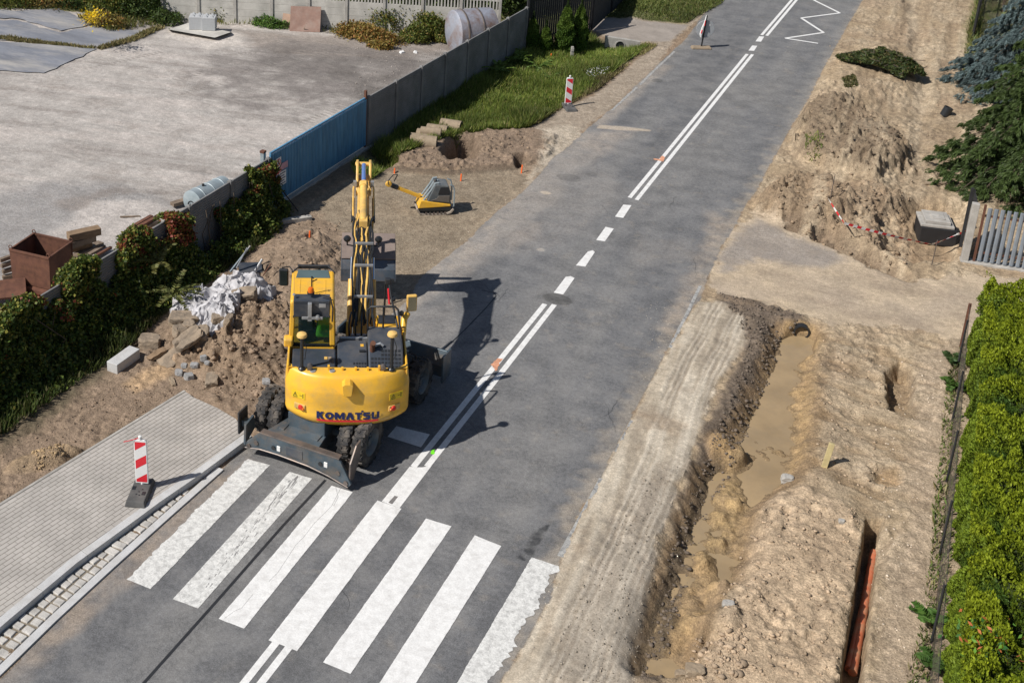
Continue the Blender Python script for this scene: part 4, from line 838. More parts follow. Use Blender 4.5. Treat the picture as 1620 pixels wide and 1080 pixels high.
for s in (-1, 1):
    # tail lamp pods
    px_ = s*.93; yy = cwy(px_)
    T = U @ Tr(px_, yy, 1.27) @ Rz(s*.52)
    mb = MB(T); mb.box(-.13, .13, -.02, .05, -.065, .065); pod = E(mb, 'lamp_recess', M_['yellow2'], cw, bevel=.02)
    mb = MB(T); mb.lathe([(0, -.05), (.045, -.045), (.058, -.02)], 16, 'y', (-.03*s, 0, 0)); E(mb, 'tail_lamp', M_['redlens'], pod, smooth=True)
    mb = MB(T); mb.lathe([(0, -.045), (.025, -.042), (.034, -.02)], 14, 'y', (-.085*s-.0, 0, -.02)); E(mb, 'reflector', M_['amber'], pod, smooth=True)
    T = U @ Tr(s*.96, cwy(.96)-.003, 1.53) @ Rz(s*.50)
    mb = MB(T); mb.box(-.15, .15, -.008, .0, -.075, .075); dc = E(mb, 'warning_label', mat('label_yellow', (.80, .55, .02), .5, var=.05), cw)
    mb = MB(T)
    for a, b in (((-.11, -.05), (-.02, -.05)), ((-.02, -.05), (-.065, .05)), ((-.065, .05), (-.11, -.05))): mb.tube([(a[0], -.010, a[1]), (b[0], -.010, b[1])], .005, 4)
    mb.box(-.069, -.061, -.012, -.009, -.025, .015); mb.box(.03, .085, -.012, -.009, -.006, .002); mb.box(.10, .115, -.012, -.009, -.045, .02); mb.lathe([(0, -.012), (.012, -.012)], 8, 'y', (.1075, 0, .035))
    E(mb, 'warning_symbol', M_['hose'], dc)
# lettering: KOMATSU with raised dot between T and S
lx = -.62
nm = bpy.data.curves.new('t', 'FONT'); bpy.data.curves.remove(nm)
letters = {'K': [[(0, 0), (.28, 0), (.28, .36), (.46, 0), (.80, 0), (.50, .52), (.78, 1), (.46, 1), (.28, .66), (.28, 1), (0, 1)]],
 'O': 'ring', 'M': [[(0, 0), (.27, 0), (.27, .50), (.42, .08), (.60, .08), (.75, .50), (.75, 0), (1.02, 0), (1.02, 1), (.74, 1), (.51, .50), (.28, 1), (0, 1)]],
 'A': [[(0, 0), (.30, 0), (.45, .50), (.60, 0), (.90, 0), (.61, 1), (.29, 1)]],
 'T': [[(.22, 0), (.51, 0), (.51, .74), (.74, .74), (.74, 1), (0, 1), (0, .74), (.22, .74)]],
 'S': [[(0, 0), (.56, 0), (.74, .14), (.74, .46), (.60, .60), (.29, .62), (.27, .75), (.70, .75), (.70, 1), (.14, 1), (0, .88), (0, .52), (.14, .40), (.45, .38), (.46, .25), (0, .25)]],
 'U': [[(0, 1), (0, .16), (.16, 0), (.64, 0), (.80, .16), (.80, 1), (.53, 1), (.53, .24), (.27, .24), (.27, 1)]]}
def tri_fill(poly):
    from mathutils.geometry import tessellate_polygon
    return [tuple(t) for t in tessellate_polygon([[Vector((a, b, 0)) for a, b in poly]])]
mb = MB(U); cx = -.60; hL = .165; zb = 1.10; adv = {'K': .86, 'O': .98, 'M': 1.10, 'A': .96, 'T': .84, 'S': .84, 'U': .82}
tot = sum(adv[c] for c in 'KOMATSU'); sc = 1.24/tot; cx = -.60
def lay(pts2, cx):
    out = []
    for a, b in pts2:
        X = cx+a*sc; out.append((X, cwy(X)-.006, zb+b*hL))
    return out
for ch in 'KOMATSU':
    if ch == 'O':
        o_ = [(.45+.45*math.cos(t), .5+.5*math.sin(t)) for t in np.linspace(0, 2*math.pi, 28, endpoint=False)]; i_ = [(.45+.16*math.cos(t), .5+.23*math.sin(t)) for t in np.linspace(0, 2*math.pi, 28, endpoint=False)]
        v = lay(o_+i_, cx); mb.add(v, [(k, (k+1) % 28, 28+(k+1) % 28, 28+k) for k in range(28)])
    else:
        P = letters[ch][0]; mb.add(lay(P, cx), tri_fill(P))
        if ch == 'T': Q = [(.62, 1.02), (.86, 1.02), (.86, 1.27), (.62, 1.27)]; mb.add(lay(Q, cx), [(0, 1, 2, 3)])
    cx += adv[ch]*sc
E(mb, 'maker_lettering', M_['navy'], cw)
mb = MB(U); N_ = 20
v = []; 
for k in range(N_+1): X = -.60+1.22*k/N_; v += [(X, cwy(X)-.006, 1.045), (X, cwy(X)-.006, 1.085)]
mb.add(v, [(2*k, 2*k+2, 2*k+3, 2*k+1) for k in range(N_)]); E(mb, 'red_underline', M_['red'], cw)
# ---- hood and side panels
mb = MB(U); mb.box(-1.215, -1.13, -1.29, -.30, 1.16, 2.06, top=(.02, 0)); E(mb, 'side_panel', M_['yellow'], bevel=.03)
mb = MB(U); mb.box(1.13, 1.215, -1.29, .15, 1.16, 2.03, top=(.02, 0)); E(mb, 'side_panel', M_['yellow'], bevel=.03)
mb = MB(U); mb.box(-1.12, -.215, -1.29, -.62, 1.24, 2.02, top=(.02, 0)); E(mb, 'engine_cover', M_['hood'], bevel=.03)
mb = MB(U); mb.prism([(-1.29, 1.24), (-1.29, 1.95), (-.95, 2.03), (-.36, 2.06), (-.30, 1.24)], -.20, .40, 'x'); E(mb, 'engine_cover', M_['hood'], bevel=.025)
mb = MB(U); mb.prism([(-1.29, 1.24), (-1.29, 1.93), (-.78, 2.17), (-.02, 2.19), (.0, 1.24)], .415, 1.115, 'x'); hr = E(mb, 'engine_cover', M_['hood'], bevel=.035)
# perforated grille on the sloping rear of the right hood
mb = MB(U)
for i in range(9):
    for j in range(5):
        xx = .47+i*.068; t0 = .10+j*.165; y0 = -1.29+.51*t0; z0 = 1.93+.24*t0; 
        if i < 3 and j > 2: continue
        mb.add([(xx, y0, z0+.0035), (xx+.05, y0, z0+.0035), (xx+.05, y0+.055, z0+.0295), (xx, y0+.055, z0+.0295)], [(0, 1, 2, 3)])
E(mb, 'grille_openings', M_['hose'], hr)
mb = MB(U)
for i in range(6):
    for j in range(2):
        xx = .06+i*.055; 
        if i < 2-j: continue
        mb.add([(xx, -1.25+j*.09, 1.964+j*.0205), (xx+.038, -1.25+j*.09, 1.964+j*.0205), (xx+.038, -1.19+j*.09, 1.978+j*.0205), (xx, -1.19+j*.09, 1.978+j*.0205)], [(0, 1, 2, 3)])
E(mb, 'grille_openings', M_['hose'], EX)
for (xx, yy, zz, mm) in ((-.43, -1.0, 2.027, 'yellow2'), (-.35, -1.0, 2.027, 'clay'), (.30, -.55, 2.052, 'yellow')):
    mb = MB(U); mb.box(xx-.032, xx+.032, yy-.045, yy+.045, zz-.005, zz+.006); E(mb, 'sticker', M_[mm])
mb = MB(U); mb.box(.24, .36, -.80, -.74, 2.04, 2.075); E(mb, 'hood_latch', M_['hose'], bevel=.01)
mb = MB(U); mb.tube([(.50, -.86, 1.95), (.50, -.86, 2.26), (.51, -.90, 2.32)], .055, 14); E(mb, 'exhaust_pipe', M_['rust'], smooth=True)
mb = MB(U); mb.tube([(.55, -.80, 2.2), (.66, -.78, 2.24), (.72, -.80, 2.2)], .03, 8); E(mb, 'exhaust_clamp', M_['silver'])
mb = MB(U); mb.box(-.16, .42, -.30, -.24, 1.95, 2.08); E(mb, 'front_hood_edge', M_['silver'], bevel=.01)
# right front tank and steps
mb = MB(U); mb.prism([(.03, 1.24), (.03, 2.12), (.55, 2.12), (.85, 1.85), (1.1, 1.24)], .62, 1.10, 'x'); E(mb, 'fuel_tank', M_['yellow'], bevel=.04)
mb = MB(U); mb.box(.66, 1.0, .18, .52, 2.12, 2.145); E(mb, 'tank_step', M_['black'])
mb = MB(U); mb.tube([(1.16, .1, 1.9), (1.2, .35, 2.15), (1.28, .5, 2.2)], .07, 10); mb.box(1.1, 1.22, .0, .5, 1.5, 1.95); E(mb, 'mirror_bracket', M_['yellow'], bevel=.03)
mb = MB(U @ Tr(1.36, .55, 2.42) @ Rz(.15)); mb.box(-.11, .11, -.04, .05, -.19, .19); mr = E(mb, 'mirror', M_['yellow2'], bevel=.03)
mb = MB(U @ Tr(1.36, .55, 2.42) @ Rz(.15)); mb.box(-.085, .085, -.046, -.041, -.16, .16); E(mb, 'mirror_glass', mat('mirror_glass', (.5, .45, .3), .08, metal=1., var=.1), mr)
mb = MB(U @ Tr(-1.34, .95, 2.78) @ Rz(-.1)); mb.box(-.10, .10, -.03, .05, -.20, .20); mr = E(mb, 'mirror', M_['black'], bevel=.03)
mb = MB(U @ Tr(-1.34, .95, 2.78) @ Rz(-.1)); mb.box(-.075, .075, -.037, -.031, -.17, .17); E(mb, 'mirror_glass', mat('mirror_dark', (.07, .09, .08), .08, metal=1., var=.1), mr)
mb = MB(U); mb.tube([(-1.14, .9, 2.95), (-1.22, .98, 3.02), (-1.38, .96, 3.0)], .014, 6); E(mb, 'mirror_arm', M_['hose'])
mb = MB(U); mb.prism([(-.62, 2.03), (-.62, 2.2), (-.5, 2.24), (-.4, 2.2), (-.4, 2.03)], -1.28, -1.10, 'x'); E(mb, 'side_cover', M_['yellow'], bevel=.03)
mb = MB(U); mb.lathe([(0, -.06), (.05, -.03), (.055, .05), (0, .07)], 12, 'y', (-1.13, -.42, 2.32)); E(mb, 'work_lamp', M_['hose'], smooth=True)
# GPS masts
for xx, zt in ((-.90, 2.72), (.86, 2.76)):
    m0 = bpy.data.objects.new('antenna_mast', None); link(m0, EX)
    mb = MB(U); mb.tube([(xx, -1.37, 1.98), (xx, -1.37, zt)], .034, 10); mb.lathe([(0, .0), (.07, 0), (.07, .03), (.04, .06)], 14, 'z', (xx, -1.37, 2.0)); E(mb, 'pole', M_['hose'], m0, smooth=True)
    mb = MB(U); mb.lathe([(0, -.05), (.05, -.045), (.10, -.02), (.105, .0), (.09, .04), (.05, .06), (0, .065)], 20, 'z', (xx, -1.37, zt+.04)); E(mb, 'receiver', mat('receiver_yellow', (.74, .48, .16), .5, var=.05) if xx < 0 else bpy.data.materials['receiver_yellow'], m0, smooth=True)
    mb = MB(U); mb.tube([(xx+.03, -1.37, zt-.05), (xx+.09, -1.36, zt-.25), (xx+.06, -1.37, zt-.5)], .008, 5); E(mb, 'cable', M_['hose'], m0)
for xx in (-.74, .70):
    mb = MB(U); mb.box(xx-.05, xx+.05, -1.42, -1.34, 2.0, 2.04); mb.lathe([(0, -.06), (.05, -.05), (.055, .03), (0, .04)], 14, 'y', (xx, -1.40, 2.09)); E(mb, 'rear_lamp', M_['wornsteel'], bevel=.0, smooth=True)
# hand rails on the right
mb = MB(U)
mb.tube([(.42, -.16, 2.16), (.42, -.1, 2.62), (.48, -.08, 2.68), (.98, -.08, 2.68), (1.04, -.1, 2.62), (1.10, -.5, 2.1)], .022, 8)
mb.tube([(.74, -.08, 2.68), (.74, -.08, 2.1)], .02, 8); mb.tube([(.78, .5, 2.05), (.80, .52, 2.9), (.86, .5, 2.96), (.93, .3, 2.6), (1.04, -.1, 2.2)], .022, 8)
E(mb, 'hand_rail', M_['hose'], smooth=True)
mb = MB(U); mb.box(.78, .90, .44, .56, 2.9, 3.02); mb.box(.84, .98, .48, .54, 2.96, 3.01); E(mb, 'rail_lamp', M_['black'], bevel=.015)
mb = MB(U); mb.lathe([(0, -.05), (.045, -.03), (.05, .05), (0, .06)], 12, 'y', (.96, .34, 2.62)); mb.lathe([(0, -.05), (.045, -.03), (.05, .05), (0, .06)], 12, 'y', (1.14, .30, 2.3)); E(mb, 'side_camera', M_['hose'], smooth=True)
# ---- cab
CX0, CX1, CY0, CY1, CZ0, CZ1 = -1.19, -.245, -.52, .86, 1.24, 3.00
def cab_section(y_, z0, z1, ins=0): return [(CX0+ins, z0), (CX1-ins, z0), (CX1-ins-.02, z1), (CX0+ins+.04, z1)]
cab = bpy.data.objects.new('cab', None); link(cab, EX)
mb = MB(U); mb.box(CX0, CX1, CY0+.03, CY1, CZ0, 1.98); E(mb, 'lower_shell', M_['yellow'], cab, bevel=.03)
mb = MB(U)
for (xx, yy, w1, w2) in ((CX0, CY0, .10, .10), (CX1-.11, CY0, .11, .12), (CX0, CY1-.07, .07, .07), (CX1-.07, CY1-.07, .07, .07), (CX0, .18, .06, .07), (CX1-.06, .18, .06, .07)):
    mb.add([(xx, yy, 2.02), (xx+w1, yy, 2.02), (xx+w1, yy+w2, 2.02), (xx, yy+w2, 2.02), (xx+(.04 if xx < -.8 else -.03), yy+(.03 if yy < 0 else -.04), CZ1-.05), (xx+w1+(.04 if xx < -.8 else -.03), yy+(.03 if yy < 0 else -.04), CZ1-.05), (xx+w1+(.04 if xx < -.8 else -.03), yy+w2+(.03 if yy < 0 else -.04), CZ1-.05), (xx+(.04 if xx < -.8 else -.03), yy+w2+(.03 if yy < 0 else -.04), CZ1-.05)], [(0, 3, 2, 1), (4, 5, 6, 7), (0, 1, 5, 4), (1, 2, 6, 5), (2, 3, 7, 6), (3, 0, 4, 7)])
E(mb, 'pillars', M_['yellow'], cab, bevel=.02)
mb = MB(U); mb.box(CX0+.02, CX1-.01, CY0+.02, CY1-.03, 2.93, CZ1+.03, top=(.03, .04)); rfc = E(mb, 'roof', M_['yellow'], cab, bevel=.035)
for xx in (-.98, -.72, -.46):
    mb = MB(U); mb.box(xx-.012, xx+.012, -.20, .40, CZ1+.028, CZ1+.036); E(mb, 'roof_rib', M_['yellow'], rfc)
mb = MB(U); mb.prism([(-1.07, .46), (-.36, .46), (-.40, .80), (-1.03, .80)], CZ1+.02, CZ1+.045, 'z'); E(mb, 'roof_hatch', M_['roofglass'], cab, bevel=.01)
mb = MB(U); mb.box(-1.04, -.37, .92, .99, CZ1-.0, CZ1+.07); mb.tube([(-1.16, .70, CZ1+.03), (-1.0, .93, CZ1+.06), (-.4, .93, CZ1+.06), (-.26, .70, CZ1+.03)], .018, 6); E(mb, 'sun_visor', M_['black'], cab, bevel=.015)
# rear face: dark upper panel, window below
mb = MB(U); mb.box(CX0+.10, CX1-.115, CY0+.018, CY0+.06, 2.66, 2.99); mb.box(CX0+.10, CX1-.115, CY0+.01, CY0+.30, 2.975, CZ1+.038); E(mb, 'rear_top_panel', M_['hood'], cab, bevel=.012)
mb = MB(U); mb.box(CX0+.10, CX1-.11, CY0+.03, CY0+.04, 1.98, 2.66); E(mb, 'rear_window', M_['glass'], cab)
mb = MB(U); mb.box(CX0+.09, CX1-.105, CY0+.02, CY0+.05, 2.0, 2.04); mb.box(CX0+.09, CX0+.11, CY0+.02, CY0+.05, 2.04, 2.7); mb.box(CX1-.125, CX1-.105, CY0+.02, CY0+.05, 2.04, 2.7); E(mb, 'window_seal', M_['hose'], cab)
for nm_, a in (('side_window', (CX0+.02, CX0+.03, CY0+.12, CY1-.09, 2.03, 2.92)), ('side_window', (CX1-.03, CX1-.02, CY0+.14, CY1-.09, 2.03, 2.92)), ('windscreen', (CX0+.08, CX1-.08, CY1-.04, CY1-.03, 1.7, 2.92))):
    mb = MB(U); mb.box(*a); E(mb, nm_, M_['glass'], cab)
mb = MB(U); mb.box(CX1-.05, CX1+.004, CY0+.12, .18, 2.02, 2.5); E(mb, 'side_door_panel', M_['yellow'], cab, bevel=.01)
mb = MB(U); mb.box(-1.0, -.62, -.28, .15, 1.9, 2.2); mb.box(-1.0, -.66, -.20, -.10, 2.1, 2.6, None); E(mb, 'seat', M_['black'], cab, bevel=.05)
# beacon, antennas
bc = bpy.data.objects.new('warning_beacon', None); link(bc, EX)
mb = MB(U); mb.lathe([(0, 0), (.075, 0), (.075, .04), (0, .04)], 18, 'z', (-.745, -.36, 3.12)); mb.tube([(-.745, -.36, 3.1), (-.745, -.36, 3.2)], .03, 8); E(mb, 'base', M_['hose'], bc, smooth=True)
mb = MB(U); mb.lathe([(.062, .04), (.062, .10), (.045, .135), (0, .145)], 20, 'z', (-.745, -.36, 3.12)); E(mb, 'lens', M_['amber'], bc, smooth=True)
mb = MB(U); mb.tube([(-.73, -.20, 3.12), (-.73, -.20, 3.42), (-.69, -.22, 3.38)], .016, 6); mb.tube([(-.73, -.20, 3.3), (-.62, -.16, 3.34)], .012, 5); E(mb, 'beacon_bracket', M_['hose'], bc)
mb = MB(U); mb.tube([(-1.08, -.40, 3.1), (-1.085, -.42, 3.75)], .004, 5); mb.lathe([(0, .03), (.03, .02), (.035, 0)], 10, 'z', (-1.08, -.40, 3.11)); E(mb, 'antenna', M_['silver'])
mb = MB(U); mb.box(-.80, -.72, -.60, -.52, 2.62, 3.02); mb.box(-.92, -.50, -.60, -.57, 2.66, 2.72); mb.lathe([(0, -.05), (.045, -.04), (.05, .03)], 12, 'y', (-.60, -.58, 2.70)); E(mb, 'rear_wiper_motor', M_['silver'], bevel=.008)
mb = MB(U); mb.box(-.58, -.44, -.508, -.495, 2.88, 2.97); E(mb, 'rear_plate', M_['silver'], bevel=.01)
mb = MB(U); mb.tube([(-.58, -.42, 3.14), (-.35, -.48, 3.1), (-.30, -.56, 2.9), (-.31, -.56, 2.6)], .016, 6); E(mb, 'cable_loop', M_['hose'])
# ---- boom (two-piece), hoses, arm, bucket
BX = .30; BU0 = U @ Tr(BX, 0, 0) @ Rz(-.025); BU = BU0 @ Tr(0, 0, 1.6) @ Matrix.Diagonal((1, .975, .855, 1)) @ Tr(0, 0, -1.6)
mb = MB(BU)
for s in (-1, 1): mb.prism([(-.1, 1.2), (-.1, 1.75), (.35, 2.15), (.75, 2.0), (.85, 1.2)], s*.30-.02, s*.30+.02, 'x')
E(mb, 'boom_mount', M_['yellow'], bevel=.01)
def boxpoly(mb, prof, w): mb.prism(prof, -w/2, w/2, 'x')
mb = MB(BU); boxpoly(mb, [(.15, 1.55), (.10, 1.75), (.3, 1.95), (1.5, 3.12), (1.85, 3.40), (2.2, 3.38), (2.3, 3.15), (1.9, 2.9), (1.0, 2.1), (.45, 1.5)], .36); boom = E(mb, 'boom', M_['yellow2'], bevel=.02)
mb = MB(BU); boxpoly(mb, [(1.95, 3.1), (2.0, 3.36), (2.4, 3.62), (4.2, 3.92), (4.55, 3.86), (4.6, 3.70), (4.3, 3.58), (2.6, 3.12), (2.2, 3.0)], .27); boom2 = E(mb, 'upper_boom', M_['yellow2'], bevel=.02)
for s in (-1, 1):
    mb = MB(BU); mb.tube([(s*.26, .75, 1.35), (s*.24, 1.7, 2.5)], .065, 12); cy = E(mb, 'boom_cylinder', M_['yellow2'], smooth=True)
    mb = MB(BU); mb.tube([(s*.24, 1.6, 2.4), (s*.23, 2.0, 2.95)], .038, 10); E(mb, 'rod', M_['chrome'], cy, smooth=True)
mb = MB(BU); mb.tube([(0, 2.35, 3.78), (0, 3.75, 4.14)], .085, 14); mb.lathe([(0, -.06), (.115, -.06), (.115, .06), (0, .06)], 16, 'x', (0, 3.7, 4.12)); mb.box(-.09, .09, 2.2, 2.5, 3.5, 3.85); mb.tube([(0, 3.62, 4.10), (0, 3.78, 4.14)], .105, 14); ac = E(mb, 'arm_cylinder', M_['yellow2'], smooth=True)
mb = MB(BU); mb.tube([(0, 3.7, 4.12), (0, 4.55, 4.30)], .052, 12); E(mb, 'rod', mat('sky_tint_rod', (.16, .27, .58), .25, metal=.35, var=.1), ac, smooth=True)  # chrome rod with the sky's reflection painted in as blue
mb = MB(BU)
for s in (-1, 1): mb.prism([(3.9, 3.75), (4.45, 4.38), (4.75, 4.35), (4.72, 3.5), (4.35, 3.45)], s*.15-.03, s*.15+.03, 'x')
mb.tube([(-.2, 4.62, 4.28), (.2, 4.62, 4.28)], .06, 12); mb.tube([(-.24, 4.45, 3.74), (.24, 4.45, 3.74)], .07, 12)
boxpoly(mb, [(4.3, 3.4), (4.45, 3.9), (4.8, 3.9), (4.9, 3.2), (5.15, 1.9), (5.2, 1.45), (5.0, 1.4), (4.75, 2.2)], .24)
arm = E(mb, 'arm', M_['yellow2'], bevel=.015)
mb = MB(BU); mb.tube([(0, 5.0, 3.5), (0, 5.42, 2.3)], .075, 12); bcy = E(mb, 'bucket_cylinder', M_['yellow2'], arm, smooth=True)
mb = MB(BU); mb.tube([(0, 5.4, 2.35), (0, 5.5, 1.75)], .045, 10); E(mb, 'rod', M_['chrome'], arm, smooth=True)
mb = MB(BU)
for s in (-1, 1): mb.tube([(s*.15, 5.5, 1.75), (s*.15, 5.1, 1.5)], .04, 8); mb.tube([(s*.12, 5.5, 1.75), (s*.12, 5.45, 1.35)], .04, 8)
mb.box(-.22, .22, 4.95, 5.6, 1.2, 1.42); E(mb, 'tilt_coupler', M_['hose'], bevel=.02)
# side lamps and valve blocks on the boom
for s in (-1, 1):
    mb = MB(BU); mb.lathe([(0, -.07), (.07, -.05), (.085, .0), (.06, .07), (0, .08)], 16, 'y', (s*.34, 1.86, 3.55)); mb.tube([(s*.34, 1.86, 3.5), (s*.34, 1.86, 3.38), (s*.2, 1.86, 3.35)], .02, 6); E(mb, 'boom_lamp', M_['hose'], smooth=True)
    mb = MB(BU); mb.box(s*.235-.035, s*.235+.035, 2.75, 3.95, 3.50, 3.62, Rx(0)); E(mb, 'line_guard', M_['hose'], bevel=.02)
    mb = MB(BU); mb.tube([(s*.21, 2.5, 3.45), (s*.235, 3.2, 3.70), (s*.235, 3.95, 3.88), (s*.20, 4.2, 3.95)], .022, 6); E(mb, 'hard_line', M_['yellow2'], smooth=True)
    mb = MB(BU); mb.box(s*.20-.04, s*.20+.04, 4.0, 4.1, 3.9, 4.05); E(mb, 'line_clamp', M_['silver'])
rnd = random.Random(3)
def boomtop(t):   # along the top of the boom from the foot to the upper boom
    P = [(.22, 1.95), (.8, 2.45), (1.5, 3.14), (1.85, 3.42), (2.35, 3.66), (3.0, 3.78), (3.6, 3.88)]
    f_ = t*(len(P)-1); i = min(int(f_), len(P)-2); k = f_-i; return (P[i][0]*(1-k)+P[i+1][0]*k, P[i][1]*(1-k)+P[i+1][1]*k)
for k in range(13):
    xx = -.20+.40*k/12; t0 = rnd.uniform(0, .06); t1 = rnd.uniform(.60, .80); pts = []
    for j in range(15):
        t = t0+(t1-t0)*j/14; y_, z_ = boomtop(t); pts.append((xx+rnd.uniform(-.016, .016)+.03*math.sin(j*.9+k), y_, z_+.045+rnd.uniform(0, .05)))
    mb = MB(BU); r_ = .017 if k % 3 else .024; mb.tube(pts, r_, 6); E(mb, 'hose' if k % 4 != 1 else 'hard_line', M_['hose' if k % 4 != 1 else 'yellow2'], boom, smooth=True)
for k in range(6):
    a = rnd.uniform(-.18, .18); b = rnd.uniform(-.18, .18); mb = MB(BU)
    y0, z0 = boomtop(.58+.04*k/3); y1, z1 = boomtop(.70+.02*k)
    mb.tube([(a, y0, z0+.05), ((a+b)/2+.04, (y0+y1)/2, (z0+z1)/2+.16), (b, y1, z1+.05)], .018, 6); E(mb, 'hose', M_['hose'], boom, smooth=True)
for k in range(5):
    xx = -.24+.48*(k/4); mb = MB(BU); mb.tube([(xx, -.05, 1.9), (xx*1.1, .02, 2.25), (xx, .25, 2.35), (xx*.9, .5, 2.32)], .02, 6); E(mb, 'hose', M_['hose'], smooth=True)
for t in (.17, .30, .47):
    y_, z_ = boomtop(t); mb = MB(BU); mb.box(-.17, .23, y_-.03, y_+.03, z_+.07, z_+.13); E(mb, 'hose_clamp', M_['silver'], boom, bevel=.005)
mb = MB(BU)
for k in range(7): mb.tube([(-.14+k*.05, -.12, 1.95), (-.14+k*.05, .1, 2.0)], .014, 6)
mb.box(-.22, .26, -.02, .04, 1.98, 2.03); E(mb, 'hose_fittings', M_['silver'])
# bucket
BK = BU0 @ Tr(.17, 0, 0)
mb = MB(BK); W2 = .66
outer = [(5.72, 1.32), (5.15, 1.04), (4.97, .86), (4.86, .60), (5.0, .50), (5.5, .52)]
inner = [(5.5, .56), (5.04, .55), (4.92, .62), (5.01, .83), (5.18, 1.0), (5.74, 1.27)]
mb.prism(outer+inner, -W2, W2, 'x'); bk = E(mb, 'bucket', M_['bucket'], bevel=.008)
mb = MB(BK)
for s in (-1, 1): mb.prism(outer, s*W2-.02, s*W2+.02, 'x')
E(mb, 'cheek_plates', M_['bucket'], bk)
mb = MB(BK); mb.prism([(5.15, 1.045), (5.86, 1.39), (5.86, 1.43), (5.13, 1.08)], -W2-.01, W2+.01, 'x'); E(mb, 'top_plate', mat('muddy_bucket_top', (.235, .185, .165), .75, metal=.2, var=.2, dirt=(.3, .24, .19), damt=.5), bk, bevel=.006)
# ---- operator
def skin_person(name, joints, bones, radii, m, parent, T):
    me = bpy.data.meshes.new(name); me.from_pydata([tuple(T @ Vector(j)) for j in joints], bones, []); o = bpy.data.objects.new(name, me); link(o, parent); me.materials.append(m)
    md = o.modifiers.new('s', 'SKIN'); ss = o.modifiers.new('d', 'SUBSURF'); ss.levels = 1; ss.render_levels = 2
    for i, v in enumerate(me.skin_vertices[0].data): v.radius = (radii[i], radii[i]*.85); v.use_root = (i == 0)
    return o
op = empty('person', (1.1, 6.2, 0), 0, 'seated operator in a bright green vest seen through the rear cab window', 'person')
TP = U @ Tr(-.46, -.24, .60) @ Matrix.Diagonal((.62, .8, .75, 1))
J = [(0, 0, 2.22), (0, .0, 2.45), (0, -.02, 2.66), (0, 0, 2.78), (0, .02, 2.90), (.19, .0, 2.62), (.24, .12, 2.40), (.16, .34, 2.42), (-.19, .0, 2.62), (-.24, .12, 2.40), (-.16, .34, 2.42), (.1, .1, 2.2), (.12, .48, 2.2), (.12, .52, 1.8), (-.1, .1, 2.2), (-.12, .48, 2.2), (-.12, .52, 1.8)]
Bn = [(0, 1), (1, 2), (2, 3), (3, 4), (2, 5), (5, 6), (6, 7), (2, 8), (8, 9), (9, 10), (0, 11), (11, 12), (12, 13), (0, 14), (14, 15), (15, 16)]
Rr = [.15, .16, .12, .055, .10, .07, .055, .04, .07, .055, .04, .09, .075, .055, .09, .075, .055]
skin_person('body', J, Bn, Rr, M_['skin'], op, TP)
mb = MB(TP); mb.prism([(-.30, 2.04), (.26, 2.04), (.24, 2.45), (.21, 2.70), (.09, 2.76), (-.09, 2.76), (-.21, 2.70), (-.24, 2.45)], -.21, .14, 'y'); E(mb, 'vest', M_['person'], op, bevel=.05, seg=3)
mb = MB(TP); mb.lathe([(.118, 0), (.125, .04), (.10, .12), (.05, .15), (0, .155)], 18, 'z', (0, .02, 2.9)); E(mb, 'cap', M_['dark'], op, smooth=True)
# ================================================================ PROPS
def P3(px, py, z=0.): return Vector(G(px, py, z))
# ---- warning beacons (delineator boards)
def delineator(base, face_px, rz, flip, label):
    r = empty('warning_beacon_board', base, rz, label, 'delineator', 'red and white striped delineator boards')
    mb = MB(); mb.prism([(-.21, 0), (.21, 0), (.20, .07), (.12, .115), (-.12, .115), (-.20, .07)], -.42, .40, 'y') ; mb2 = MB()
    mb = MB(); mb.box(-.20, .20, -.46, .36, 0, .11, top=(.03, .05)); b = mb.build('rubber_base', mat('base_rubber', (.085, .085, .085), .85, var=.2, dirt=(.2, .18, .16), damt=.4) if flip else bpy.data.materials['base_rubber'], r, .018)
    mb = MB()
    for a, c, w, h in ((-.12, -.02, .07, .10), (.10, -.16, .07, .10), (0, -.12, .03, .03), (-.03, -.2, .03, .03), (.03, -.22, .03, .03), (.05, -.05, .03, .03)): mb.box(a-w/2, a+w/2, c-h/2, c+h/2, .108, .1135)
    mb.build('sockets', M_['hose'], b)
    pb = MB(); pb.prism([(-.125, .13), (.125, .13), (.125, 1.08), (.085, 1.115), (-.085, 1.115), (-.125, 1.08)], .10, .145, 'y'); pan = pb.build('panel', M_['white'], r, .012)
    mb = MB(); mb.tube([(0, .12, .08), (0, .12, .15)], .03, 8); mb.lathe([(0, 0), (.022, 0), (.022, .03), (.034, .035), (.034, .075), (.02, .085), (0, .085)], 12, 'z', (0, .12, 1.11)); mb.build('lamp_spigot', M_['white'], r, smooth=True)
    # three red bars cut by the panel rim
    x0, x1, z0, z1 = -.105, .105, .165, 1.065; sl = .14
    def clipz(P):
        out = []
        for lim, keep in ((z0, lambda q: q[1] >= z0-1e-9), (z1, lambda q: q[1] <= z1+1e-9)):
            out = []
            for i in range(len(P)):
                a, b_ = P[i], P[(i+1) % len(P)]
                if keep(a): out.append(a)
                if keep(a) != keep(b_): t = (lim-a[1])/(b_[1]-a[1]); out.append((a[0]+(b_[0]-a[0])*t, lim))
            P = out
        return P
    s = -1 if flip else 1   # flip: bars rise to the right
    for zc in (.20, .62, 1.04):
        w = .095
        A = [(x0, zc-w+s*sl/2), (x1, zc-w-s*sl/2), (x1, zc+w-s*sl/2), (x0, zc+w+s*sl/2)]; A = clipz(A)
        if len(A) < 3: continue
        mb = MB(); mb.add([(a, .0985, c) for a, c in A], [tuple(range(len(A)))]); mb.add([(a, .1465, c) for a, c in A], [tuple(range(len(A)))[::-1]]); mb.build('red_bar', M_['red'], pan)
    return r
vd = math.atan2(FW[1], FW[0])-math.pi/2
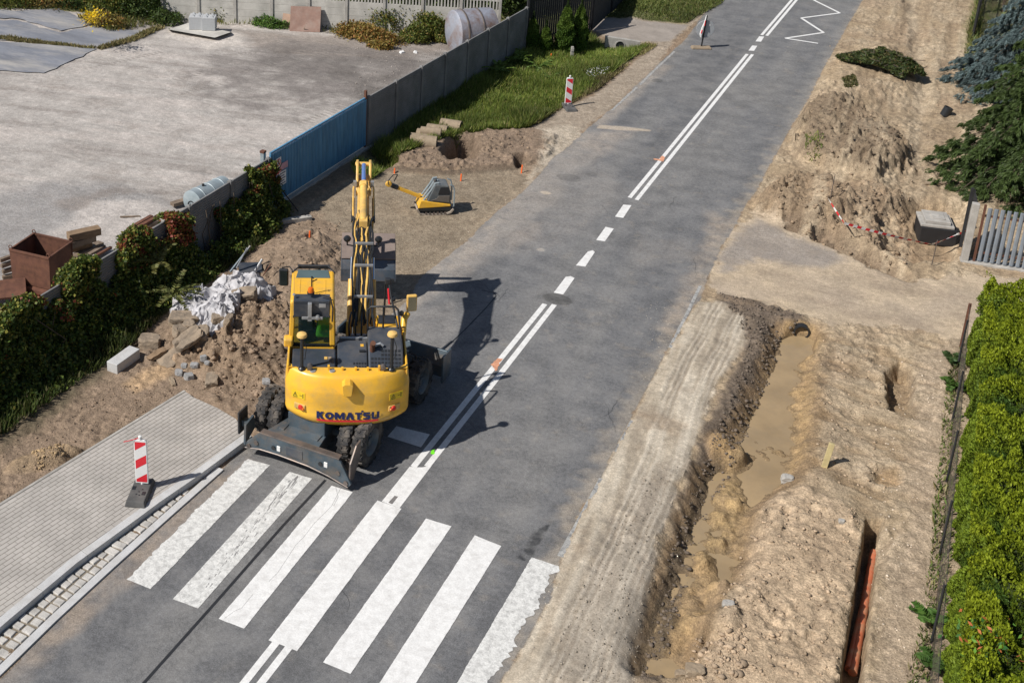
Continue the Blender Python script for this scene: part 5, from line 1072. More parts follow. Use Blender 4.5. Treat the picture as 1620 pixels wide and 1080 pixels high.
b1 = G(229, 773, PZ); delineator((b1[0], b1[1]-.12, PZ), None, vd-.10, True, 'delineator board with bars rising to the right, standing on the block pavement')
rb = MB(); 
# scrap of tape round the top of the near board
rb.tube([(-.02, .12, 1.15), (-.10, .10, 1.12), (-.22, .06, 1.10), (-.30, .05, 1.08)], .008, 4); rb.build('tape_scrap', M_['red'], [o for o in scene.objects if o.name == 'warning_beacon_board'][0])
b2 = G(901, 169, 0); delineator((b2[0], b2[1]-.1, gz(b2)+.0), None, vd+.12, False, 'delineator board with bars falling to the right, standing on the verge by the grass')
# ---- temporary round sign seen from behind
sb = G(1109, 77); sg_ = empty('temporary_road_sign', tuple(sb), vd, 'round grey-backed temporary road sign on a low foot at the far left road edge', 'road sign')
mb = MB(); mb.box(-.42, .42, -.17, .17, 0, .10, top=(.05, .03)); mb.build('rubber_foot', M_['clay'], sg_, .03)
mb = MB(); mb.box(-.025, .025, -.025, .025, .08, 1.42, Ry(.06)); mb.build('post', M_['dark'], sg_)
mb = MB(); mb.lathe([(0, -.008), (.37, -.008), (.38, 0), (.37, .008), (0, .008)], 36, 'y', (.09, .04, .83)); mb.build('disc', mat('sign_back', (.36, .375, .39), .5, metal=.1, var=.08), sg_)
mb = MB(); mb.tube([(.05, -.03, 1.44), (.0, -.06, 1.1), (-.06, -.05, .9), (-.10, -.05, .62), (-.08, -.06, .5)], .03, 5, rr=[.015, .035, .04, .05, .03]); mb.build('tape_bundle', M_['white'], sg_)
mb = MB(); mb.tube([(.02, -.06, 1.22), (.0, -.09, 1.0)], .02, 5); mb.tube([(-.07, -.09, .82), (-.10, -.09, .68)], .025, 5); mb.build('tape_red', M_['red'], sg_)
mb = MB(); mb.lathe([(0, -.012), (.035, -.012)], 10, 'y', (.25, .04, 1.0)); mb.build('sticker', M_['white'], sg_)

# ---- vibrating plate compactor
cb = G(683, 334, -.05); cz = gz(cb); CP = empty('plate_compactor', (cb[0], cb[1], cz), vd+.10, 'yellow vibrating plate compactor with long handle parked on the compacted bay', 'compactor')
mb = MB(); mb.prism([(-.50, .20), (-.42, .05), (-.25, 0), (.35, 0), (.52, .06), (.60, .17), (.56, .19), (.48, .10), (.33, .035), (-.24, .035), (-.38, .08), (-.45, .21)], -.30, .30, 'y'); mb.build('base_plate', mat('plate_steel', (.42, .36, .30), .6, metal=.3, var=.2), CP)
mb = MB()
for k in range(6): mb.box(-.24+k*.11, -.18+k*.11, -.308, -.30, .04, .11)
mb.build('plate_slots', M_['wornsteel'], CP)
mb = MB(); mb.box(-.42, .52, -.27, .27, .12, .24); mb.build('skirt', M_['hose'], CP, .02)
mb = MB(); mb.prism([(-.45, .22), (.50, .26), (.50, .32), (.0, .40), (-.30, .46), (-.38, .46)], -.28, .28, 'y'); mb.build('lower_cover', M_['yellow'], CP, .02)
mb = MB(); mb.prism([(-.20, .40), (.50, .34), (.50, .66), (.42, .90), (.12, .95), (.02, .93)], -.25, .25, 'y'); eng = mb.build('engine_housing', mat('compactor_grey', (.10, .115, .125), .45, var=.2, dirt=(.3, .28, .25), damt=.5), CP, .03)
mb = MB(); mb.prism([(.12, .64), (.46, .64), (.40, .86), (.18, .86)], -.262, -.25, 'y'); mb.build('intake_opening', M_['hose'], eng)
mb = MB(); mb.prism([(-.08, .46), (.46, .38), (.46, .60), (.14, .60), (.08, .52)], -.268, -.25, 'y'); mb.build('side_cover', mat('side_brown', (.16, .14, .12), .5, var=.3), eng, .01)
for yy in (-.2, .0, .2):
    mb = MB(); mb.tube([(-.30, yy, .42), (-.05, yy, .80), (.04, yy, .97), (.14, yy, .98)], .026, 6); mb.build('guard_bar', M_['tankgrey'], CP, smooth=True)
mb = MB(); mb.tube([(.46, -.22, .92), (.56, -.22, .88), (.60, -.22, .72), (.60, -.22, .24)], .022, 6); mb.tube([(.46, .22, .92), (.56, .22, .88), (.60, .22, .72), (.60, .22, .24)], .022, 6); mb.build('rear_guard', M_['tankgrey'], CP, smooth=True)
mb = MB(); mb.box(-.75, 0, -.05, .05, -.05, .05, Tr(-.36, 0, .48) @ Ry(.42)); hn = mb.build('handle_arm', M_['yellow'], CP, .015)
mb = MB(); mb.box(-.95, -.72, -.07, .07, -.06, .06, Tr(-.36, 0, .48) @ Ry(.42)); mb.build('handle_joint', M_['hose'], hn, .02)
mb = MB(); mb.lathe([(0, -.06), (.08, -.05), (.10, .0), (.08, .05), (0, .06)], 14, 'y', (-1.29, 0, .90)); mb.build('handle_head', M_['yellow'], hn, smooth=True)
mb = MB(); mb.tube([(-1.30, -.12, .92), (-1.33, -.13, 1.05), (-1.18, -.13, 1.24), (-1.05, -.05, 1.20), (-1.12, .08, .95)], .016, 6); mb.build('control_bow', M_['hose'], hn, smooth=True)
mb = MB(); mb.lathe([(0, 0), (.05, 0), (.05, .06), (0, .07)], 10, 'z', (.06, .0, .95)); mb.build('lifting_eye', M_['steel'], CP)

# ---- concrete drain pipes
PIPES = [((655, 222), (691, 225), .20, 'nearest drain pipe of the heap, lying in front by the dug hole'), ((650, 213), (684, 216), .20, 'drain pipe second from the front, its left end sticking out furthest'),
         ((660, 205), (694, 209), .20, 'broken-topped drain pipe in the middle of the heap'), ((666, 200), (698, 203), .42, 'thin drain pipe lying on top in the middle of the heap'), ((676, 196), (708, 200), .20, 'drain pipe second from the back of the heap'), ((698, 187), (730, 192), .20, 'rearmost drain pipe of the heap, nearest the tall grass')]
for a, b, zc, lb in PIPES:
    A = P3(*a, zc); B = P3(*b, zc); L_ = (B-A).length; R = .235 if zc < .3 else .15
    mb = MB(); mb.lathe([(R-.05, 0), (R, 0), (R, L_*.86), (R+.0, L_), (R-.05, L_), (R-.05, 0)], 22, 'x')
    o = mb.build('drain_pipe', M_['clay'], None, smooth=True, loc=(A.x, A.y, zc+gz(A)), rz=math.atan2(B.y-A.y, B.x-A.x)); tag(o, lb, 'drain pipe', 'old concrete drain pipes')
# ---- orange survey stakes
for (a, b, lb, h) in ((624, 272, 'orange survey stake left of the dug pit behind the compactor', .22), (729, 284, 'orange survey stake between the compactor and the pit', .3), (825, 272, 'orange survey stake beside the small hole at the road edge', .35), (872, 85, 'orange survey stake at the foot of the thujas', .25), (489.5, 384, 'orange survey stake beside the concrete step left of the arm', .3)):
    q = G(a, b); mb = MB(); mb.box(-.02, .02, -.015, .015, -.1, h*.8, Ry(.04)); tag(mb.build('survey_stake', M_['orangestake'], None, .004, loc=(q[0], q[1], gz(q))), lb, 'stake', 'orange survey stakes')
q = G(616, 478); mb = MB(); mb.box(-.02, .02, -.02, .02, -.1, .42, Ry(-.1)); tag(mb.build('marker_stake', M_['red'], None, loc=(q[0], q[1], gz(q))), 'thin red marker stake just behind the excavator tank', 'stake')
# ---- granite kerb block by the ivy
kc = (P3(186, 592, 0)+P3(222, 566, 0))/2; kd = P3(222, 566, 0)-P3(186, 592, 0)
mb = MB(); L_ = kd.length/2; mb.box(-L_, L_, 0, .30, 0, .25); tag(mb.build('granite_block', M_['granite'], None, .012, loc=(kc.x, kc.y, gz(kc)-.01), rz=math.atan2(kd.y, kd.x)), 'pale grey granite block lying by the ivy left of the rubble', 'kerb block')
# ---- rubble
def chunk(px, py, sx_, sy_, sz_, rz, m='rock', rx=0., ry=0., dz=0., label='', seed=0, name='rubble_slab'):
    q = G(px, py, .25); r = np.random.default_rng(seed+int(px*7+py)); mb = MB()
    import bmesh
    bm = bmesh.new(); bmesh.ops.create_icosphere(bm, subdivisions=3, radius=1.)
    for v in bm.verts:
        p = v.co; k = max(abs(p.x), abs(p.y), abs(p.z)); p = p/k*.92 if k > 0 else p
        c = Vector((p.x, p.y, p.z)); v.co = Vector((c.x*sx_/2, c.y*sy_/2, c.z*sz_/2))
    # random planar cuts give broken facets
    for k in range(7):
        n = Vector(r.normal(0, 1, 3)); n.z *= .4; n.normalize(); d = r.uniform(.36, .47)*(abs(n.x)*sx_+abs(n.y)*sy_+abs(n.z)*sz_)*.86
        for v in bm.verts:
            t = v.co.dot(n)-d
            if t > 0: v.co -= n*t
    for v in bm.verts: v.co += Vector(r.normal(0, 1, 3))*.012*min(1, sx_)
    me = bpy.data.meshes.new(name); bm.to_mesh(me); bm.free(); me.materials.append(M_[m]); o = bpy.data.objects.new(name, me); link(o)
    o.location = (q[0], q[1], gz(q)+sz_*.33+dz); o.rotation_euler = (rx, ry, rz)
    return tag(o, label, 'rubble', 'broken slabs and stones of the rubble heap')
RUB = [(298, 550, .9, .45, .14, 1.25, 'rock', .15, -.25, .12, 'long flat brown slab on the near slope of the rubble heap'), (272, 556, .8, .5, .12, 1.15, 'rock', .1, -.3, .02, 'flat pale slab at the lower left of the rubble heap'),
 (290, 516, .8, .42, .2, .55, 'rock', .1, .1, .2, 'broad slab just below the white sheeting'), (285, 533, .36, .3, .28, .8, 'rock', 0, .2, .1, 'blocky chunk wedged between the two big slabs'), (300, 527, .3, .28, .22, .2, 'rock', .2, 0, .16, 'small chunk in the middle of the rubble heap below the broad slab'),
 (321, 540, .28, .46, .3, .4, 'rock', .3, .1, .1, 'upright oval chunk at the right of the rubble heap'), (345, 525, .36, .25, .22, .7, 'rock', .1, .1, .06, 'rough chunk between sheeting and soil heap'), (362, 530, .16, .34, .25, .1, 'rock', 0, .2, .05, 'narrow chunk leaning on the soil heap'),
 (237, 532, .55, .42, .3, .3, 'rock', 0, 0, .0, 'dark boulder in the ivy shade left of the rubble heap'), (248, 552, .5, .2, .12, 1.1, 'wood', .0, -.3, .05, 'pale splintered board at the left edge of the rubble heap'), (335, 592, .30, .46, .22, .5, 'rock', .1, 0, .02, 'single flat stone lying lowest, near the pavement end'),
 (283, 577, .2, .16, .14, .3, 'rockgrey', 0, 0, 0, 'leftmost grey sett at the foot of the rubble heap'), (299, 583, .24, .18, .15, .9, 'rockgrey', 0, .1, 0, 'largest grey sett at the foot of the rubble heap'), (291, 570, .15, .12, .1, .3, 'rockgrey', 0, 0, 0, 'small grey sett behind the two larger ones'), (308, 573, .2, .14, .12, .2, 'rockgrey', .2, 0, .02, 'grey sett wedged beside the broken board'), (322, 570, .16, .14, .14, .8, 'rockgrey', 0, 0, .02, 'dark grey sett at the right of the setts'), (328, 576, .14, .1, .08, .2, 'rockgrey', 0, 0, 0, 'small pale sett above the single flat stone'),
 (386, 476, .7, .4, .28, .5, 'rock', .2, -.2, .1, 'big slab half hidden right of the white sheeting'), (312, 553, .32, .1, .06, -.4, 'wood', 0, .3, .05, 'short broken board lying over the stones'), (398, 470, .3, .2, .18, .2, 'rock', 0, 0, .05, 'small chunk right of the slab beside the sheeting'), (421, 592, .22, .18, .1, .4, 'rockgrey', 0, 0, 0, 'flat grey shard in the soil close to the rear wheels'), (272, 507, .18, .16, .2, 0, 'clay', 0, 0, .05, 'small upright brick-coloured stone at the top left of the heap'),
 (272, 590, .42, .10, .05, -.72, 'clay', 0, 0, 0, 'thin sand-coloured board in the sand patch')]
for r in RUB: chunk(*r[:6], r[6], r[7], r[8], r[9], r[10])
# ---- white plastic sheeting heap
def sheeting():
    poly = np.array([tuple(G(a, b, .45)[:2]) for a, b in [(272, 462), (286, 448), (299, 430), (316, 434), (325, 443), (338, 436), (350, 426), (372, 420), (400, 422), (434, 436), (430, 450), (408, 456), (392, 455), (380, 470), (376, 495), (366, 516), (340, 522), (316, 514), (288, 504), (272, 488)]])
    mn = poly.min(0)-.15; mx = poly.max(0)+.15; n = 240
    gx, gy = np.meshgrid(np.linspace(mn[0], mx[0], n), np.linspace(mn[1], mx[1], n), indexing='ij'); X = gx.ravel(); Y = gy.ravel()
    ins = np.zeros(len(X), bool); best = np.full(len(X), 9.)
    for i in range(len(poly)):
        a = poly[i]; c = poly[(i+1) % len(poly)]; e = c-a; t = np.clip(((X-a[0])*e[0]+(Y-a[1])*e[1])/(e@e), 0, 1)
        best = np.minimum(best, np.hypot(X-a[0]-e[0]*t, Y-a[1]-e[1]*t)); cnd = ((a[1] <= Y) & (c[1] > Y)) | ((c[1] <= Y) & (a[1] > Y)); ins ^= cnd & (X < a[0]+(Y-a[1])*e[0]/(e[1]+1e-12))
    d = np.where(ins, best, -best)+.05*fbm(X, Y, .2, 3, 5)
    wx = fbm(X, Y, .5, 3, 90)*.25; wy = fbm(X, Y, .5, 3, 93)*.25
    def ridge(s, o): return 1-np.abs(fbm(X+wx, Y+wy, s, 2, o))*3.2
    Z = .10+np.clip(d, -1, .3)*.7 + .11*ridge(.5, 101)+.06*ridge(.24, 103)+.026*ridge(.11, 105) + .10*fbm(X, Y, .6, 2, 107)
    Z = np.where(d < 0, -.3+d, Z)
    X2 = X+.10*fbm(X, Y, .13, 2, 111); Y2 = Y+.10*fbm(X, Y, .13, 2, 113)
    Zg = hz(X, Y); idx = np.arange(n*n).reshape(n, n); Fq = np.stack([idx[:-1, :-1], idx[1:, :-1], idx[1:, 1:], idx[:-1, 1:]], -1).reshape(-1, 4)
    keep = (d[Fq] > -.03).all(1); Fq = Fq[keep]; u, inv = np.unique(Fq, return_inverse=True)
    o = np_mesh('plastic_sheeting', np.stack([X2, Y2, Zg+Z], 1)[u], inv.reshape(Fq.shape), M_['bags'], smooth=True)
    tag(o, 'crumpled heap of white plastic sheeting on the rubble beside the ivy', 'sheeting')
sheeting()
for (a, b, z0, z1, r_, m, lb) in (((364, 430), (396, 389), .2, .75, .03, 'steel', 'long blue-grey steel tube sticking out of the white sheeting'), ((374, 424), (391, 392), .5, .8, .018, 'silver', 'thin pale rod beside the blue-grey tube'), ((404, 428), (415, 410), .2, .45, .035, 'silver', 'short silver tube poking out of the sheeting'), ((416, 436), (429, 417), .2, .4, .015, 'rust', 'thin dark bar at the right end of the sheeting')):
    A = P3(*a, z0); B = P3(*b, z1); mb = MB(); mb.tube([A, B], r_, 8); tag(mb.build('steel_tube', M_[m]), lb, 'tube', 'tubes and rods in the sheeting heap')
q = P3(396, 422, .2); mb = MB(); mb.box(-.3, .3, -.22, .22, 0, .03, Rx(.15)); tag(mb.build('dark_board', M_['hood'], None, loc=(q.x, q.y, gz(q)+.15), rz=.6), 'dark grey board lying behind the white sheeting', 'board')
# ---- concrete step left of the arm
q0 = P3(440, 350); q1 = P3(492, 343); mb = MB(); L_ = (q1-q0).length; mb.box(0, L_, -.12, .05, -.3, .06); tag(mb.build('old_kerb_stub', M_['conc'], None, .015, loc=(q0.x, q0.y, 0), rz=math.atan2(q1.y-q0.y, q1.x-q0.x)), 'short pale concrete kerb remnant at the near end of the gate', 'kerb remnant')

# ---- drain chamber with lid, pit
c0 = P3(1453, 385, -.5); c1 = P3(1511, 392, -.5); ca = math.atan2(c1.y-c0.y, c1.x-c0.x); L_ = (c1-c0).length
ch = empty('drain_chamber', (c0.x, c0.y, -.5), ca, 'black-sided drain chamber with a concrete lid in the pit by the spruce', 'drain chamber')
mb = MB(); mb.box(0, L_, 0, .95, 0, .52); mb.build('wall', mat('bitumen_coat', (.018, .018, .02), .6, var=.3), ch, .02)
mb = MB(); mb.box(-.02, L_*.9, .04, .95, .522, .60); mb.box(.1, L_*.8, .12, .88, .60, .70); lid = mb.build('lid', M_['conc'], ch, .015)
mb = MB(); mb.box(.30, L_*.66, .28, .72, .70, .73); mb.box(.5, L_*.5, .45, .53, .73, .75); mb.build('hatch', M_['conc'], lid, .012)
# ---- red-white barrier tape
TP_ = [(1310, 313.6, .42), (1335.6, 353, .35), (1474, 386.7, .42), (1513.4, 371, .5), (1545, 359, .7)]
pts = [Vector(G(a, b, gz(G(a, b, .2))+h)) for a, b, h in TP_]; pts = [Vector((p_.x, p_.y, p_.z)) for p_ in pts]
tape = empty('barrier_tape', tuple(pts[2]), 0, 'red and white barrier tape strung round the pit to the drain chamber', 'barrier tape'); off_ = pts[2].copy()
tb_ = MB(); tcol = []
for i in range(len(pts)-1):
    a, b = pts[i]-off_, pts[i+1]-off_; L_ = (b-a).length; n = max(3, int(L_/.13)); side = (b-a).cross(Vector((0, 0, 1))).normalized()
    for k in range(n):
        t0, t1 = k/n, (k+1)/n
        def pt(t, s): p = a.lerp(b, t); sag = -.03*math.sin(math.pi*t)*min(1, L_/2); tw = 1.0+.5*math.sin(t*3+i); return p+Vector((0, 0, sag))+(side*math.cos(tw)+Vector((0, 0, 1))*math.sin(tw))*s*.038
        sk = .25/n
        tcol.append(k % 2); tb_.add([pt(t0, -1), pt(t1, -1), pt(min(1, t1+sk), 1), pt(min(1, t0+sk) if k else 0, 1)], [(0, 1, 2, 3)])
to_ = tb_.build('band', M_['white'], tape); to_.data.materials.append(M_['red']); to_.data.polygons.foreach_set('material_index', tcol)
for (a, b, h, lb) in ((1308, 346, .75, 'thin rod holding the left end of the barrier tape'), (1474, 418, .75, 'thin rod at the corner of the barrier tape')):
    q = G(a, b, 0); mb = MB(); mb.tube([(0, 0, -.2), (.02, 0, h)], .012, 6); tag(mb.build('tape_rod', M_['wornsteel'], None, loc=(q[0], q[1], gz(q))), lb, 'rod', 'rods holding the barrier tape')
q = P3(1460, 402); mb = MB(); mb.box(-.18, .18, -.03, .03, 0, .02); tag(mb.build('tape_scrap', M_['white'], None, loc=(q.x, q.y, gz(q)+.03), rz=.4), 'small white tape scrap lying below the tape corner', 'scrap')
# ---- bits on the right-hand dirt
q = P3(1494, 180); mb = MB(); mb.lathe([(.13, 0), (.16, 0), (.16, .34), (.13, .34), (.13, 0)], 18, 'z', T=Ry(.35)); tag(mb.build('pipe_collar', M_['hose'], None, smooth=True, loc=(q.x, q.y, gz(q)), rz=.3), 'short black plastic pipe collar on the dirt track by the spruce', 'pipe collar')
A = P3(1464, 248); B = P3(1492, 247); mb = MB(); mb.tube([(A.x, A.y, gz(A)+.05), (B.x, B.y, gz(B)+.05)], .03, 8); tag(mb.build('iron_bar', M_['steel']), 'dark iron bar lying beside the spruce', 'bar')
A = P3(1463, 290); B = P3(1496, 291); mb = MB(); mb.tube([(A.x, A.y, gz(A)+.06), (B.x, B.y, gz(B)+.06)], .06, 10); tag(mb.build('clay_pipe', M_['clay']), 'short orange-brown pipe lying under the edge of the spruce', 'pipe')
q = P3(1304, 738); mb = MB(); mb.box(-.055, .055, -.035, .035, -.2, .56, Ry(.12) @ Rx(-.05)); tag(mb.build('wooden_peg', M_['woodpale'], None, .006, loc=(q.x, q.y, gz(q)), rz=.1), 'pale square wooden peg stuck in the sand between the trenches', 'peg')
for (pa, pb, r_, lb) in (((1383, 872), (1349, 1062), .075, 'right-hand orange drain pipe lying in the slit trench'), ((1374, 925), (1342, 1056), .06, 'left-hand orange drain pipe lying in the slit trench')):
    A = P3(*pa, -.38); B = P3(*pb, -.38); A.z = gz(A)*.0-.40; B.z = -.40; mb = MB(); mb.tube([A, (A*2+B)/3, (A+B*2)/3, B], r_, 12); tag(mb.build('orange_pipe', M_['orange'], smooth=True), lb, 'pipe')
A = P3(1268, 528, -.25); mb = MB(); T = Tr(A.x, A.y, -.22) @ Rz(.2); mb.lathe([(.15, 0), (.19, 0), (.19, .7), (.15, .7), (.15, 0)], 22, 'y', T=T); cp = tag(mb.build('culvert_pipe', M_['hose'], smooth=True), 'dark culvert pipe mouth at the head of the trench under the driveway', 'pipe')
for (a, b, s_, lb) in ((1154, 945, .22, 'white stone at the water edge of the trench'), (1333, 817, .12, 'small pale stone on the sand plateau'), (1250, 733, .26, 'rounded pale stone beside the trench above the wooden peg'), (1102, 1043, .32, 'large sandy stone at the bottom end of the trench'), (1082, 1032, .2, 'sandy stone beside the large one at the trench end')):
    chunk(a, b, s_, s_*.8, s_*.7, .3, 'conc' if 'white' in lb or 'pale' in lb else 'clay', label=lb, name='stone'); bpy.context.scene.objects[-1]
for o in scene.objects:
    if o.name.startswith('stone'): o['category'] = 'stone'; o['group'] = 'stones beside the trench'
# ---- culvert headwall, bollard
A = P3(957, 70); B = P3(1013, 72); d_ = B-A; hw = empty('culvert_headwall', (A.x, A.y, -.25), math.atan2(d_.y, d_.x), 'small concrete culvert headwall with round pipe under the far driveway', 'headwall')
mb = MB(); mb.prism([(0, 0), (d_.length, 0), (d_.length, .4), (.1, .58), (0, .58)], 0, .18, 'y'); mb.build('wall', M_['conc'], hw, .02)
mb = MB(); mb.lathe([(.17, -.03), (.21, -.03), (.21, .05), (.17, .05), (.17, -.03)], 20, 'y', (.62, 0, .22)); mb.build('pipe_rim', M_['conc'], hw, smooth=True)
mb = MB(); mb.lathe([(0, -.004), (.17, -.004)], 20, 'y', (.62, 0, .22)); mb.build('pipe_opening', M_['hose'], hw)
q = P3(905, 84); mb = MB(); mb.box(-.07, .07, -.07, .07, -.2, .55, top=(.02, .02)); mb.box(-.06, .06, -.075, .0, .35, .5); tag(mb.build('marker_post', M_['conc'], None, .01, loc=(q.x, q.y, gz(q)), rz=vd), 'short grey marker post in front of the thujas', 'marker post')

# ================================================================ THINGS IN THE YARD
def quad_from_px(p00, p10, z): a = P3(*p00, z); b = P3(*p10, z); return a, math.atan2((b-a).y, (b-a).x), (b-a).length
a_, an_, L_ = quad_from_px((23, 445), (77, 458), .22)
sk = empty('rusty_skip', (a_.x, a_.y, .22), an_, 'open rusty steel box with lifting lugs behind the ivy wall', 'skip'); W = L_; D = 1.0; Hh = .88
mb = MB(); t = .02; mb.box(-.05, W+.05, 0, t, 0, Hh, top=(-.03, 0)); mb.box(-.05, W+.05, D-t, D, 0, Hh, top=(-.03, 0)); mb.box(-.05, -.03, t, D-t, 0, Hh); mb.box(W+.03, W+.05, t, D-t, 0, Hh); mb.box(0, W, t, D-t, 0, .02); mb.build('shell', M_['rust'], sk)
mb = MB(); mb.box(-.08, W+.08, -.02, .03, Hh-.03, Hh+.02); mb.box(-.08, W+.08, D-.03, D+.02, Hh-.03, Hh+.02); mb.box(-.08, -.03, .03, D-.03, Hh-.03, Hh+.02); mb.box(W+.03, W+.08, .03, D-.03, Hh-.03, Hh+.02); mb.build('rim', M_['rust'], sk)
for xx, yy in ((-.05, .02), (W+.05, .02), (-.05, D-.02), (W+.05, D-.02)):
    mb = MB(); mb.tube([(xx+.05*math.cos(t_), yy, Hh+.06+.05*math.sin(t_)) for t_ in np.linspace(0, 2*math.pi, 13)], .012, 5, cap=False); mb.build('lifting_lug', M_['rust'], sk)
def beam(p, q, z, w, h, m, lb, cat='beam', name='timber_beam', grp='beams and planks stacked behind the wall', tilt=0):
    A = P3(*p, z); B = P3(*q, z); d = B-A; mb = MB(); mb.box(0, d.length, -w/2, w/2, 0, h, Ry(-tilt)); return tag(mb.build(name, M_[m], None, .008, loc=(A.x, A.y, z), rz=math.atan2(d.y, d.x)), lb, cat, grp)
beam((108, 380), (158, 369), .62, .26, .2, 'wood', 'thick brown timber beam on top of the pile right of the rusty skip'); beam((112, 392), (150, 380), .42, .2, .18, 'woodgrey', 'dark beam just under the thick brown timber'); beam((112, 398), (144, 388), .25, .2, .12, 'wood', 'pale plank in the middle of the pile right of the skip')
beam((118, 410), (160, 388), .12, .22, .12, 'woodgrey', 'dark plank lying lowest in the pile right of the skip'); beam((126, 413), (165, 390), .24, .12, .06, 'woodgrey', 'narrow dark board across the low planks'); beam((132, 414), (170, 394), .1, .1, .05, 'conc', 'pale grey strip at the wall end of the pile', 'strip'); beam((148, 408), (176, 392), .2, .08, .05, 'rust', 'thin rusty bar at the wall end of the pile', 'bar')
beam((203, 366), (240, 345), .15, .12, .1, 'rust', 'far rusty rail leaning behind the wall near the grey tank', 'rail', 'steel_rail'); beam((210, 368), (254, 343), .2, .12, .1, 'rust', 'middle rusty rail behind the wall near the grey tank', 'rail', 'steel_rail'); beam((222, 366), (252, 352), .1, .14, .12, 'woodgrey', 'short dark beam beside the rusty rails')
beam((228, 370), (256, 357), .25, .1, .06, 'woodgrey', 'narrow dark plank beside the rusty rails'); beam((272, 326), (292, 320), .08, .2, .1, 'woodgrey', 'dark plank end beside the grey tank')
beam((190, 344), (222, 343), .0, .05, .04, 'woodgrey', 'thin stick lying alone on the pale yard', 'stick', 'stick')
beam((0, 415), (16, 409), .5, .1, .1, 'woodgrey', 'upper slat of the dark pallet left of the skip', 'slat', 'pallet_slat'); beam((2, 424), (18, 418), .36, .1, .1, 'woodgrey', 'middle slat of the dark pallet left of the skip', 'slat', 'pallet_slat'); beam((4, 433), (20, 428), .2, .1, .1, 'woodgrey', 'lower slat of the dark pallet left of the skip', 'slat', 'pallet_slat'); beam((4, 442), (22, 438), .05, .12, .1, 'woodgrey', 'bottom slat of the dark pallet left of the skip', 'slat', 'pallet_slat')
beam((26, 455), (78, 467), .08, .18, .12, 'rust', 'rusty girder under the near side of the skip', 'girder', 'steel_girder'); beam((28, 464), (62, 473), .02, .12, .06, 'rust', 'thin rusty bar between the girder and the wall', 'bar')
q = P3(12, 462, .2); mb = MB(); mb.box(-.55, .45, -.35, .35, .18, .24, Rx(.2)); mb.box(.40, .45, -.35, .35, -.2, .24); tag(mb.build('rusty_plate', M_['rust'], None, .006, loc=(q.x, q.y, .1), rz=.75), 'folded rusty plate in front of the skip at the left edge', 'plate')
# grey tank on its side
A = P3(303, 322, .34); B = P3(356, 297, .34); d = B-A; gt = empty('grey_tank', (A.x, A.y, .36), math.atan2(d.y, d.x), 'pale grey cylindrical tank lying behind the wall by the gate', 'tank'); L_ = d.length
mb = MB(); mb.lathe([(0, 0), (.30, 0), (.36, .03), (.36, L_-.03), (.30, L_), (0, L_)], 30, 'x'); mb.build('shell', M_['tankgrey'], gt, smooth=True)
for t_ in (.2, .5, .8): mb = MB(); mb.lathe([(.36, L_*t_-.02), (.372, L_*t_-.01), (.372, L_*t_+.01), (.36, L_*t_+.02)], 30, 'x'); mb.build('band', M_['tankgrey'], gt, smooth=True)
mb = MB(); mb.lathe([(.12, -.02), (.14, -.02), (.14, 0), (.12, 0)], 18, 'x', (0, 0, -.08)); mb.tube([(-.06, -.1, .0), (.0, -.1, 0)], .03, 8); mb.box(-.05, 0, -.05, .05, -.12, -.04); mb.build('hatch', M_['dark'], gt)
mb = MB(); mb.tube([(L_*.35, 0, .36), (L_*.35, 0, .42)], .04, 8); mb.build('filler_cap', M_['dark'], gt)
# big peeling tank at the far corner
A = P3(716, 50, .9); B = P3(776, 45, .9); d = B-A; bt = empty('storage_tank', (A.x, A.y, .88), math.atan2(d.y, d.x), 'big rusty silver storage tank lying at the far corner of the yard', 'tank'); L_ = d.length
mb = MB(); mb.lathe([(0, 0), (.80, 0), (.88, .06), (.88, L_-.04), (.86, L_), (0, L_-.02)], 40, 'x'); mb.build('shell', M_['tank'], bt, smooth=True)
for t_ in (.22, .62): mb = MB(); mb.lathe([(.88, L_*t_-.04), (.91, L_*t_-.025), (.91, L_*t_+.025), (.88, L_*t_+.04)], 40, 'x'); mb.build('band', M_['wornsteel'], bt, smooth=True)
mb = MB(); mb.lathe([(0, L_+.01), (.22, L_+.01), (.24, L_)], 20, 'x', (0, .1, -.1)); mb.build('manhole', M_['wornsteel'], bt)
# concrete blocks on a slab
sl0 = P3(268, 42); sl1 = P3(340, 60); sl2 = P3(366, 51); d = sl1-sl0; sa_ = math.atan2(d.y, d.x)
mb = MB(); mb.add([(*P3(*q, h_)[:2], h_) for h_ in (0., .16) for q in ((266, 47), (340, 60), (366, 51), (297, 37))], [(4, 5, 6, 7), (0, 1, 5, 4), (1, 2, 6, 5), (2, 3, 7, 6), (3, 0, 4, 7)]); tag(mb.build('concrete_slab', M_['conc_light'], None, .02), 'low concrete slab under the two grey blocks in the far yard', 'slab')
for k, (a, lb) in enumerate((((299, 47.5), 'left-hand of the two grey concrete blocks on the slab'), ((319.5, 49), 'right-hand of the two grey concrete blocks on the slab'))):
    q = P3(*a, .16); r = empty('concrete_block', (q.x, q.y, .162), vd-.02, lb, 'concrete block', 'grey stacking blocks on the slab'); mb = MB(); mb.box(0, .56, 0, .6, 0, .55); mb.build('body', mat('block_concrete', (.44, .45, .46), .9, var=.1, dirt=(.3, .3, .3), damt=.3) if k == 0 else bpy.data.materials['block_concrete'], r, .015)
    for i in (0, 1):
        for j in (0, 1): mb = MB(); mb.box(.08+i*.25, .22+i*.25, .1+j*.28, .24+j*.28, .55, .62, top=(.03, .03)); mb.build('stud', bpy.data.materials['block_concrete'], r)
